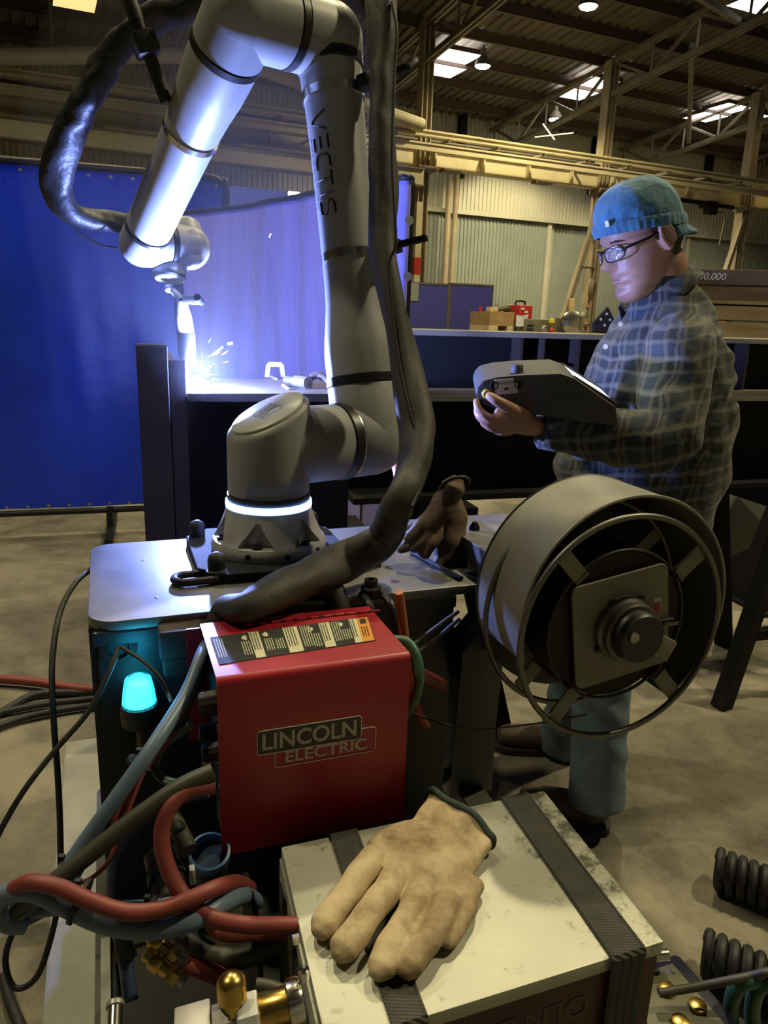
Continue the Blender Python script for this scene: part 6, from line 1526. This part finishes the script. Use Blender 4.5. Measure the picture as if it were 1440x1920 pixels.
for z in zl: rings.append([HD(*head_pt(z, t)) for t in np.linspace(0, 2 * math.pi, 73)[:-1]])
body.loft(rings)
for s in (-1, 1):
    e0 = HD(-0.020, 0.080 * s, 0.008)
    Re = np.stack([hx * 0.92 - hz * 0.35, hy * s + hx * -0.35, hz * 0.95 + hx * 0.3], 1)
    body.sphere(e0, (0.018, 0.007, 0.033), 16, 10, Re)
    rim = [e0 + Re[:, 1] * 0.006 + Re[:, 0] * 0.0165 * math.cos(a) + Re[:, 2] * 0.031 * math.sin(a) for a in np.linspace(-1.2, 3.9, 22)]
    body.tube(rim, [0.0035, 0.0048, 0.0048, 0.004], 8)
    body.sphere(e0 - Re[:, 2] * 0.024 + Re[:, 0] * 0.006, (0.009, 0.006, 0.010), 12, 8, Re)
NB = atY(1268, 548, 1.99)                                     # base of the neck
cap_chain(body, [HD(-0.035, 0, -0.03), HD(-0.045, 0, -0.08), NB + fb * 0.02 - UP * 0.02, NB - UP * 0.10], [0.055, 0.058, 0.064, 0.075], 0.95, 24)
# ---- body under the clothes
LS, LE, LWr = atY(1272, 668, 1.80), atY(1248, 828, 1.69), atY(1012, 800, 1.655)
RSh, RE_, RWr = atY(1235, 660, 2.17), atY(1160, 800, 2.16), V(0.47, 1.90, 1.27)
HIP = atY(1185, 1010, 1.98)
LH, LK, LA = HIP + lf * 0.09, atY(1130, 1235, 1.97), atY(1118, 1500, 1.95)
RH_, RK, RAk = HIP - lf * 0.09, atY(1095, 1210, 2.22), atY(1052, 1392, 2.36)
cap_chain(body, [NB - UP * 0.08, NB - UP * 0.25 + fb * 0.06, HIP + UP * 0.1, HIP], [0.08, 0.11, 0.11, 0.11], 1.0, 24)
for a, b, c in ((LS, LE, LWr), (RSh, RE_, RWr)): cap_chain(body, [a, b], [0.05, 0.042], 1.0); cap_chain(body, [b, c], [0.042, 0.028], 1.0)
for a, b, c in ((LH, LK, LA), (RH_, RK, RAk)): cap_chain(body, [a, b], [0.075, 0.05], 1.0); cap_chain(body, [b, c], [0.05, 0.036], 1.0)
# ---- pendant frame
pv = nrm(V(0.06, 0.99, 0.10)); PP0 = atD(1000, 742, 1.595)
def PF(x, y): return atPlane(x, y, PP0, -pv)                   # a point on the near long side
_t0, _t1 = PF(1052, 702), PF(1156, 768)
pu = nrm(_t1 - _t0); pn = np.cross(pu, pv); pn = pn if pn[2] > 0 else -pn; pn = nrm(pn)
WP = 0.19
PC = PF(1060, 745) + pv * WP / 2
def PD(u, v, n): return PC + pu * u + pv * v + pn * n
# ---- left hand under the near corner of the pendant
def HW(x, y, d): return atD(x, y, d)
palm = [HW(1008, 800, 1.655), HW(985, 795, 1.635), HW(962, 788, 1.625), HW(944, 780, 1.62)]
cap_chain(body, palm, [0.028, 0.034, 0.036, 0.030], 0.72, 20)
fingers = [([(950, 790, 1.615), (918, 784, 1.60), (898, 768, 1.60), (893, 752, 1.61)], [0.0105, 0.010, 0.009, 0.008]),
           ([(955, 795, 1.63), (922, 796, 1.62), (900, 782, 1.62), (894, 766, 1.63)], [0.0105, 0.0105, 0.0095, 0.0085]),
           ([(965, 800, 1.645), (932, 805, 1.645), (910, 795, 1.645), (902, 780, 1.65)], [0.0105, 0.010, 0.0095, 0.0085]),
           ([(975, 803, 1.66), (945, 811, 1.665), (925, 804, 1.67), (916, 792, 1.675)], [0.0095, 0.009, 0.0085, 0.0075])]
for P, r in fingers: cap_chain(body, [HW(*p) for p in P], r, 1.0, 12)
cap_chain(body, [HW(985, 782, 1.615), HW(955, 765, 1.585), HW(932, 752, 1.57), HW(916, 742, 1.575)], [0.017, 0.0135, 0.0115, 0.0095], 1.0, 14)
# ---- right hand on the far side
cap_chain(body, [RWr, RWr + nrm(PD(0.05, 0.09, -0.02) - RWr) * 0.08], [0.03, 0.034], 0.7, 18)
for k in range(4):
    b0 = RWr + nrm(PD(0.05, 0.09, -0.02) - RWr) * 0.08 + pu * (0.018 * (k - 1.5))
    cap_chain(body, [b0, b0 - pn * 0.03 - pv * 0.02, b0 - pn * 0.035 - pv * 0.06], [0.010, 0.0095, 0.008], 1.0, 10)
cap_chain(body, [RWr + pn * 0.02, RWr + pn * 0.045 - pv * 0.03, RWr + pn * 0.045 - pv * 0.06], [0.014, 0.012, 0.009], 1.0, 10)
me = remeshed(body, 'body', ORG[man], 0.0036, 4, 0.5)
from_mesh('body', me, ORG[man], M['skin'], man)
# ---- eyes, brows, lips, hair
M['eye'] = mat('eye', (0.55, 0.52, 0.48), 0.25); M['hair'] = mat('dark_brown_hair', (0.045, 0.028, 0.018), 0.6, bump=(300, 0.6, 0.002)); M['lip'] = mat('lip', (0.36, 0.15, 0.125), 0.45)
for s in (-1, 1):
    ey_ = MB().sphere(HD(0.0735, 0.031 * s, 0.010), 0.0115, 16, 10).build('eye', M['eye'], man)
    MB().lathe(HD(0.0735, 0.031 * s, 0.010), nrm(hx - 0.5 * hz), [(0.0055, 0.0104), (0.003, 0.0117), (0.0003, 0.012)], 12).build('iris', M['hair'], ey_)
    MB().tube([HD(0.088, 0.031 * s + d_ * 0.013, 0.011 - abs(d_) * 0.004) for d_ in (-1, -0.4, 0.4, 1)], 0.0036, 6).build('eyelid', M['skin'], man)
    MB().tube([HD(np.interp(abs(d_), [0, 1], [0.0935, 0.083]), (0.032 + d_ * 0.019) * s, 0.034 - abs(d_) * 0.004) for d_ in (-0.8, -0.3, 0.3, 1)], [0.002, 0.0032, 0.003, 0.0015], 6).build('eyebrow', M['hair'], man)
MB().tube([HD(0.0905 - abs(y) * 0.30 - (y / 0.024) ** 2 * 0.002, y, -0.0600) for y in np.linspace(-0.021, 0.021, 9)], [0.001, 0.0035, 0.0042, 0.0035, 0.001], 8).build('lower_lip', M['lip'], man)
MB().tube([HD(0.0915 - abs(y) * 0.30 - (y / 0.024) ** 2 * 0.002, y, -0.0470) for y in np.linspace(-0.022, 0.022, 9)], [0.001, 0.003, 0.0034, 0.003, 0.001], 8).build('upper_lip', M['lip'], man)
rows = []
for z in np.linspace(-0.040, 0.07, 18):
    half = np.interp(z, [-0.04, -0.02, 0.01, 0.07], [1.05, 1.25, 1.68, 1.80])
    rows.append([HD(*head_pt(z, math.pi + a, 0.0045)) for a in np.linspace(-half, half, 40)])
MB().grid(rows).build('hair', M['hair'], man, smooth=60, fix=False)
# ---- cap
M['cap'] = mat('teal_blue_cap_cloth', (0.035, 0.15, 0.24), 0.85, noise=(14, (0.022, 0.10, 0.17), 0.4, 0.7), bump=(22, 0.9, 0.012), sheen=0.3)
rows = []
for v in np.linspace(0, 1, 26):
    row = []
    for t in np.linspace(0, 2 * math.pi, 97)[:-1]:
        zb0 = 0.040 + 0.018 * math.cos(t)
        phi = v * math.pi / 2
        rx, ry = 0.108, 0.088
        puff = 1 + 0.05 * math.sin(math.pi * min(v * 1.3, 1))
        wob = 1 + 0.018 * math.sin(6 * t + 3 * v) * math.sin(math.pi * v) + 0.010 * math.sin(17 * t) * (1 - v) ** 2 + 0.012 * math.sin(4 * t - 9 * v + 1) * math.sin(math.pi * v)
        k = math.cos(phi) ** 0.72 * puff * wob
        row.append(HD(-0.004 + rx * math.cos(t) * k, ry * math.sin(t) * k, zb0 + (0.160 - zb0) * math.sin(phi) ** 0.95))
    rows.append(row)
cm = MB(); cm.loft(rows, cap=False)
capo_ = cm.build('cap', M['cap'], man, smooth=70)
bd = []
for h0, off in ((-0.006, 0.000), (-0.006, 0.003), (0.016, 0.006), (0.022, 0.002)):
    bd.append([HD(-0.004 + (0.108 + off) * math.cos(t) * (1 + 0.008 * math.sin(40 * t)), (0.088 + off) * math.sin(t) * (1 + 0.008 * math.sin(40 * t)), 0.040 + 0.018 * math.cos(t) + h0) for t in np.linspace(0, 2 * math.pi, 161)[:-1]])
cb2 = MB(); cb2.loft(bd, cap=False); cb2.build('cap_band', M['cap'], capo_, smooth=60)
bl = []
for k in range(7):
    f_ = k / 6
    bl.append([HD(-0.004 - (0.106 + 0.034 * f_ * (math.cos(a) ** 0.7)) * math.cos(a * 0.95), (0.088 + 0.006 * f_) * math.sin(a * 0.95), 0.018 - 0.030 * f_ + 0.012 * abs(math.sin(a)) + h_) for a in np.linspace(-1.25, 1.25, 25) for h_ in (0,)])
bm_ = MB(); bm_.grid(bl); bi = bm_.build('cap_bill', M['cap'], capo_, smooth=60, fix=False)
sd = bi.modifiers.new('thick', 'SOLIDIFY'); sd.thickness = 0.004
MB().box(HD(0.100, 0.048, 0.078), (0.004, 0.010, 0.014), np.stack([nrm(hx + 0.7 * hy), nrm(hy - 0.7 * hx), hz], 1)).build('cap_tag', M['stk_cream'], capo_, bevel=0.001)
# ---- glasses
M['frame'] = mat('black_spectacle_frame', (0.012, 0.012, 0.014), 0.3)
M['glass'] = mat('spectacle_lens', (0.8, 0.85, 0.95), 0.04, spec=0.6, alpha=0.15)
gls = MB().tube([HD(0.1035, 0.008, 0.013), HD(0.106, 0, 0.0145), HD(0.1035, -0.008, 0.013)], 0.0022, 8).build('glasses', M['frame'], man)
def lens_pt(a, s, k=1.0):
    y = 0.0345 + 0.0265 * k * math.copysign(abs(math.cos(a)) ** 0.8, math.cos(a)); z = 0.006 + 0.0165 * k * math.copysign(abs(math.sin(a)) ** 0.8, math.sin(a))
    return HD(0.104 - 0.010 * ((y - 0.008) / 0.05) ** 2 - 0.012 * (y / 0.06) ** 3, y * s, z)
for s in (-1, 1):
    loop = [lens_pt(a, s) for a in np.linspace(0, 2 * math.pi, 33)[:-1]]
    MB().tube(loop, [0.0017] * 32, 8, closed=True).build('lens_rim', M['frame'], gls)
    MB().tube([lens_pt(a, s) for a in np.linspace(0.1, math.pi - 0.1, 15)], 0.0024, 8).build('brow_bar', M['frame'], gls)
    ln = MB(); ln.add([lens_pt(0, s, 0.01)] + loop, [(0, i + 1, (i + 1) % 32 + 1) for i in range(32)]); ln.build('lens', M['glass'], gls)
    MB().tube(smooth_path([HD(0.086, 0.062 * s, 0.010), HD(0.070, 0.073 * s, 0.014), HD(0.03, 0.080 * s, 0.017), HD(-0.006, 0.083 * s, 0.022), HD(-0.020, 0.084 * s, 0.020)]), 0.0022, 8, flat=1.6).build('temple_arm', M['frame'], gls)
# ---- shirt
def plaid():
    m = bpy.data.materials.new('dark_plaid_flannel'); m.use_nodes = True; nt = m.node_tree; b = nt.nodes['Principled BSDF']
    b.inputs['Roughness'].default_value = 0.85; b.inputs['Sheen Weight'].default_value = 0.15
    tc = nt.nodes.new('ShaderNodeTexCoord'); nz = nt.nodes.new('ShaderNodeTexNoise'); nz.inputs['Scale'].default_value = 9
    ml = nt.nodes.new('ShaderNodeVectorMath'); ml.operation = 'MULTIPLY_ADD'; ml.inputs[1].default_value = (0.05, 0.05, 0.05)
    nt.links.new(tc.outputs['Object'], nz.inputs['Vector']); nt.links.new(nz.outputs['Color'], ml.inputs[0]); nt.links.new(tc.outputs['Object'], ml.inputs[2])
    def band(rot, sc, lo, hi, ph=0):
        mp_ = nt.nodes.new('ShaderNodeMapping'); mp_.inputs['Rotation'].default_value = rot; nt.links.new(ml.outputs[0], mp_.inputs['Vector'])
        w = nt.nodes.new('ShaderNodeTexWave'); w.inputs['Scale'].default_value = sc; w.bands_direction = 'X'; w.inputs['Phase Offset'].default_value = ph
        nt.links.new(mp_.outputs[0], w.inputs['Vector'])
        r = nt.nodes.new('ShaderNodeMapRange'); r.inputs[1].default_value = lo; r.inputs[2].default_value = hi; nt.links.new(w.outputs['Fac'], r.inputs[0]); return r.outputs[0]
    def mixc(fac, a, col):
        x = nt.nodes.new('ShaderNodeMixRGB'); x.inputs[2].default_value = (*col, 1)
        if isinstance(a, tuple): x.inputs[1].default_value = (*a, 1)
        else: nt.links.new(a, x.inputs[1])
        s = nt.nodes.new('ShaderNodeMath'); s.operation = 'MULTIPLY'; s.inputs[1].default_value = 0.4; nt.links.new(fac, s.inputs[0]); nt.links.new(s.outputs[0], x.inputs[0]); return x.outputs[0]
    H = (0, math.radians(90 + 8), 0); Vv = (0, 0, math.radians(28))
    c = mixc(band(H, 4.4, 0.6, 0.95), (0.008, 0.009, 0.012), (0.018, 0.045, 0.075))
    c = mixc(band(Vv, 4.4, 0.6, 0.95), c, (0.02, 0.045, 0.07))
    c = mixc(band(H, 8.8, 0.70, 1.05, 1.2), c, (0.22, 0.215, 0.165))
    c = mixc(band(Vv, 8.8, 0.70, 1.05, 0.4), c, (0.18, 0.175, 0.145))
    c = mixc(band(H, 4.4, 0.955, 1.0, 2.6), c, (0.20, 0.20, 0.175)); c = mixc(band(Vv, 4.4, 0.955, 1.0, 2.9), c, (0.20, 0.20, 0.175))
    nt.links.new(c, b.inputs['Base Color'])
    bp = nt.nodes.new('ShaderNodeBump'); bp.inputs['Strength'].default_value = 0.5; bp.inputs['Distance'].default_value = 0.01
    n3 = nt.nodes.new('ShaderNodeTexNoise'); n3.inputs['Scale'].default_value = 16; n3.inputs['Detail'].default_value = 4; nt.links.new(tc.outputs['Object'], n3.inputs['Vector'])
    nt.links.new(n3.outputs['Fac'], bp.inputs['Height']); nt.links.new(bp.outputs[0], b.inputs['Normal'])
    return m
M['plaid'] = plaid()
sh = MB(); rings = []
for y, f_, b_, w_ in ((535, 1226, 1298, 0.070), (556, 1204, 1310, 0.110), (585, 1180, 1322, 0.150), (618, 1156, 1334, 0.185), (655, 1130, 1345, 0.205), (700, 1108, 1355, 0.212), (760, 1088, 1362, 0.212), (820, 1066, 1360, 0.210), (875, 1046, 1352, 0.210), (930, 1048, 1326, 0.208), (1000, 1060, 1310, 0.20)):
    F_, B_ = atY(f_, y, 1.99), atY(b_, y, 1.99)
    z = (F_[2] + B_[2]) / 2; c = (F_ + B_) / 2; c[2] = z; hd = np.linalg.norm((F_ - B_)[:2]) / 2
    rings.append([c + fb * hd * math.copysign(abs(math.cos(t)) ** 0.85, math.cos(t)) + lf * w_ * math.copysign(abs(math.sin(t)) ** 0.85, math.sin(t)) for t in np.linspace(0, 2 * math.pi, 49)[:-1]])
sh.loft(rings)
cap_chain(sh, [atY(1285, 640, 1.90), LS + UP * 0.01, LS * 0.5 + LE * 0.5 + V(0.004, 0, 0), LE], [0.07, 0.083, 0.078, 0.072], 1.0, 22)
cap_chain(sh, [LE, LE * 0.55 + LWr * 0.45 - UP * 0.004, LWr * 0.92 + LE * 0.08], [0.074, 0.064, 0.046], 1.0, 22)
cap_chain(sh, [RSh + UP * 0.01, RE_], [0.08, 0.07], 1.0, 20); cap_chain(sh, [RE_, RWr * 0.92 + RE_ * 0.08], [0.07, 0.045], 1.0, 20)
def folds(co, no):
    x, y, z = co[:, 0], co[:, 1], co[:, 2]
    d1 = z * 46 + x * 38 + 2.2 * np.sin(z * 9 + x * 7)
    return 0.0065 * np.sin(d1) * np.clip(np.sin(x * 17 + y * 13 + z * 5), -0.2, 1) + 0.0050 * np.sin(z * 85 - x * 60 + 2 * np.sin(y * 20)) * np.clip(np.sin(z * 13 - y * 16 + 1), 0, 1)
me = remeshed(sh, 'shirt', ORG[man], 0.0055, 8, 0.5, folds)
shirt = from_mesh('shirt', me, ORG[man], M['plaid'], man)
# collar: a band round the neck folding outwards, pointed at the front
col_ = []
cdir = nrm(UP * 0.78 + fb * 0.62); cx_ = nrm(fb - cdir * np.dot(fb, cdir)); cy_ = np.cross(cdir, cx_)
CC = atY(1238, 552, 1.985)
for h_, r_, out in ((-0.01, 0.072, 0.0), (0.035, 0.074, 0.0), (0.048, 0.080, 0.002), (0.045, 0.088, 0.0), (0.005, 0.108, -0.004), (-0.012, 0.116, -0.010)):
    row = []
    for a in np.linspace(-2.75, 2.75, 60):
        front = max(0, (abs(a) - 1.9) / 0.85)
        fall = -0.030 * front if r_ > 0.1 else 0
        row.append(CC - cx_ * math.cos(a) * r_ * 0.95 + cy_ * math.sin(a) * r_ * 0.90 + cdir * (h_ + fall - 0.014 * front) + cx_ * 0.02 * front)
    col_.append(row)
cg = MB(); cg.grid(col_); co_ = cg.build('collar', M['plaid'], shirt, smooth=60, fix=False)
sd = co_.modifiers.new('thick', 'SOLIDIFY'); sd.thickness = 0.003
# cuff, buttons, pocket flap
cd = nrm(LWr - LE)
MB().lathe(LWr - cd * 0.055, cd, [(0.047, 0), (0.052, 0.004), (0.049, 0.05), (0.044, 0.054)], 32).build('cuff', M['plaid'], shirt, smooth=50)
M['button'] = mat('pearl_button', (0.5, 0.48, 0.42), 0.3)
for x, y, yy in ((1100, 725, 1.80), (1163, 608, 1.86), (1135, 650, 1.84), (1092, 762, 1.80)):
    p = atY(x, y, yy - 0.02); MB().lathe(p, nrm(CAMP - p), [(0.006, 0), (0.006, 0.003), (0.001, 0.003)], 14).build('button', M['button'], shirt)
# ---- jeans and boots
M['jean'] = mat('faded_denim', (0.15, 0.21, 0.27), 0.85, noise=(9, (0.085, 0.125, 0.17), 0.35, 0.7), bump=(30, 0.4, 0.006))
jn = MB()
cap_chain(jn, [HIP + UP * 0.08, HIP, HIP - UP * 0.08], [0.15, 0.165, 0.15], 1.0, 28)
for a, b, c in ((LH, LK, LA), (RH_, RK, RAk)):
    cap_chain(jn, [a, a * 0.5 + b * 0.5, b], [0.115, 0.105, 0.088], 1.0, 24)
    d_ = nrm(c - b); P = smooth_path([b, b * 0.5 + c * 0.5, c + d_ * 0.005], 8)
    jn.tube(P, [0.088, 0.082, 0.080, 0.084], 24)
me = remeshed(jn, 'jeans', ORG[man], 0.0065, 6, 0.5, lambda co, no: 0.004 * np.sin(co[:, 2] * 60 + co[:, 0] * 40) * np.clip(np.sin(co[:, 2] * 11 + co[:, 0] * 17 + co[:, 1] * 9), 0, 1))
jeans = from_mesh('jeans', me, ORG[man], M['jean'], man)
M['boot'] = mat('dark_brown_boot', (0.085, 0.055, 0.032), 0.6, noise=(12, (0.045, 0.03, 0.02), 0.4, 0.7), bump=(60, 0.2)); M['sole'] = mat('boot_sole', (0.022, 0.019, 0.016), 0.7)
for A_, heel, fd_ in ((LA, atZ(1138, 1556, 0), nrm(V(-0.90, 0.30, 0))), (RAk, None, nrm(V(-0.97, 0.1, 0)))):
    hl_ = V(A_[0], A_[1], 0) - fd_ * 0.045 if heel is None else V(heel[0], heel[1], 0)
    A0_ = V(*(hl_ + fd_ * 0.05)[:2], 0); sd_ = np.cross(UP, fd_)
    bt_ = MB()
    cap_chain(bt_, [A_ + UP * 0.06, A_, A0_ + UP * 0.07], [0.052, 0.055, 0.052], 1.0, 20)
    cap_chain(bt_, [A0_ - fd_ * 0.01 + UP * 0.060, A0_ + fd_ * 0.09 + UP * 0.060, A0_ + fd_ * 0.19 + UP * 0.052], [0.050, 0.046, 0.042], 0.9, 20)
    me = remeshed(bt_, 'boot', ORG[man], 0.0055, 8, 0.5)
    bo = from_mesh('boot', me, ORG[man], M['boot'], man)
    out = []
    for x, w_ in ((-0.058, 0.025), (-0.05, 0.038), (-0.02, 0.042), (0.04, 0.036), (0.10, 0.044), (0.16, 0.050), (0.20, 0.046), (0.228, 0.028), (0.234, 0.01)): out.append((x, w_))
    poly = [A0_ + fd_ * x + sd_ * w_ for x, w_ in out] + [A0_ + fd_ * x - sd_ * w_ for x, w_ in reversed(out)]
    MB().prism(poly, UP * 0.026).build('sole', M['sole'], bo, smooth=0, bevel=0.004)
# ------------------------------------------------------------------ teach pendant
M['case'] = mat('grey_black_rubber_case', (0.055, 0.054, 0.057), 0.62, bump=(350, 0.7, 0.001))
M['bezel'] = mat('grey_bezel', (0.55, 0.52, 0.60), 0.4, 0.3); M['yellow'] = mat('yellow_button', (0.6, 0.46, 0.05), 0.45)
M['screen'] = mat('pendant_screen', (0.1, 0.1, 0.12), 0.2, emit=((0.85, 0.90, 1.0), SCREEN))
pen_ = thing('teach_pendant', 'chunky black teach pendant held by the man, screen turned to his face', 'pendant', PC)
outl = [(892, 742), (895, 726), (906, 713), (935, 706), (985, 702), (1052, 700), (1078, 709), (1156, 764), (1160, 800), (1090, 792), (1040, 784), (985, 776), (935, 768), (902, 757)]
MB().prism([PF(x, y) for x, y in outl], pv * WP).build('case', M['case'], pen_, smooth=40, bevel=0.007)
ru_ = nrm(PF(985, 702) - PF(935, 706)); rn_ = np.cross(ru_, pv); rn_ = rn_ if rn_[2] > 0 else -rn_
RPf = np.stack([ru_, pv, rn_], 1); RP = np.stack([pu, pv, pn], 1)
sl = float(np.linalg.norm(_t1 - _t0))
sc0 = (PF(1080, 710) + PF(1154, 762)) / 2 + pv * WP / 2 + pn * 0.001
MB().box(sc0, (sl * 0.72, WP - 0.04, 0.002), RP).build('screen', M['screen'], pen_, smooth=0)
for v in (-1, 1): MB().box(sc0 + pv * v * (WP / 2 - 0.014), (sl * 0.8, 0.010, 0.008), RP).build('screen_bezel', M['case'], pen_, bevel=0.002)
def pface(x, y): return PF(x, y) - pv * 0.001
q = pface(949, 728)
bz_ = MB().box(q, (0.048, 0.004, 0.024), RPf).build('port_bezel', M['bezel'], pen_, bevel=0.0015)
MB().box(q - pv * 0.003, (0.030, 0.003, 0.013), RPf).build('port_frame', M['bezel'], bz_, bevel=0.0012); MB().box(q - pv * 0.0048, (0.008, 0.002, 0.005), RPf).build('port_slot', M['black'], bz_)
MB().box(pface(945, 714), (0.040, 0.004, 0.007), RPf).build('indicator_bar', M['bezel'], pen_, bevel=0.001)
for x, y in ((926, 722), (973, 720)):
    MB().lathe(pface(x, y) + pv * 0.002, -pv, [(0.010, 0), (0.010, 0.004), (0.007, 0.005), (0.007, 0.001), (0.0005, 0.001)], 18).build('port_hole', M['black'], pen_)
MB().lathe(pface(912, 738) + pv * 0.002, -pv, [(0.010, 0), (0.010, 0.006), (0.007, 0.009), (0.0005, 0.009)], 18).build('enable_button', M['yellow'], pen_)
MB().lathe(PF(972, 700) + pv * 0.03 - UP * 0.004, UP, [(0.015, 0), (0.013, 0.008), (0.013, 0.014), (0.010, 0.018), (0.001, 0.019)], 24).build('stop_button', M['case'], pen_)
LP = sl * 0.9
scl = bpy.data.lights.new('screen_glow', 'AREA'); scl.shape = 'RECTANGLE'; scl.size = sl * 0.7; scl.size_y = WP - 0.06; scl.energy = SCREEN_W; scl.color = (0.75, 0.85, 1.0)
so = bpy.data.objects.new('screen_glow', scl); COL.objects.link(so); so.parent = pen_
so.location = tuple(sc0 + pn * 0.004 - ORG[pen_])
so.rotation_mode = 'QUATERNION'; so.rotation_quaternion = Vector(tuple(-pn)).to_track_quat('Z', 'Y')
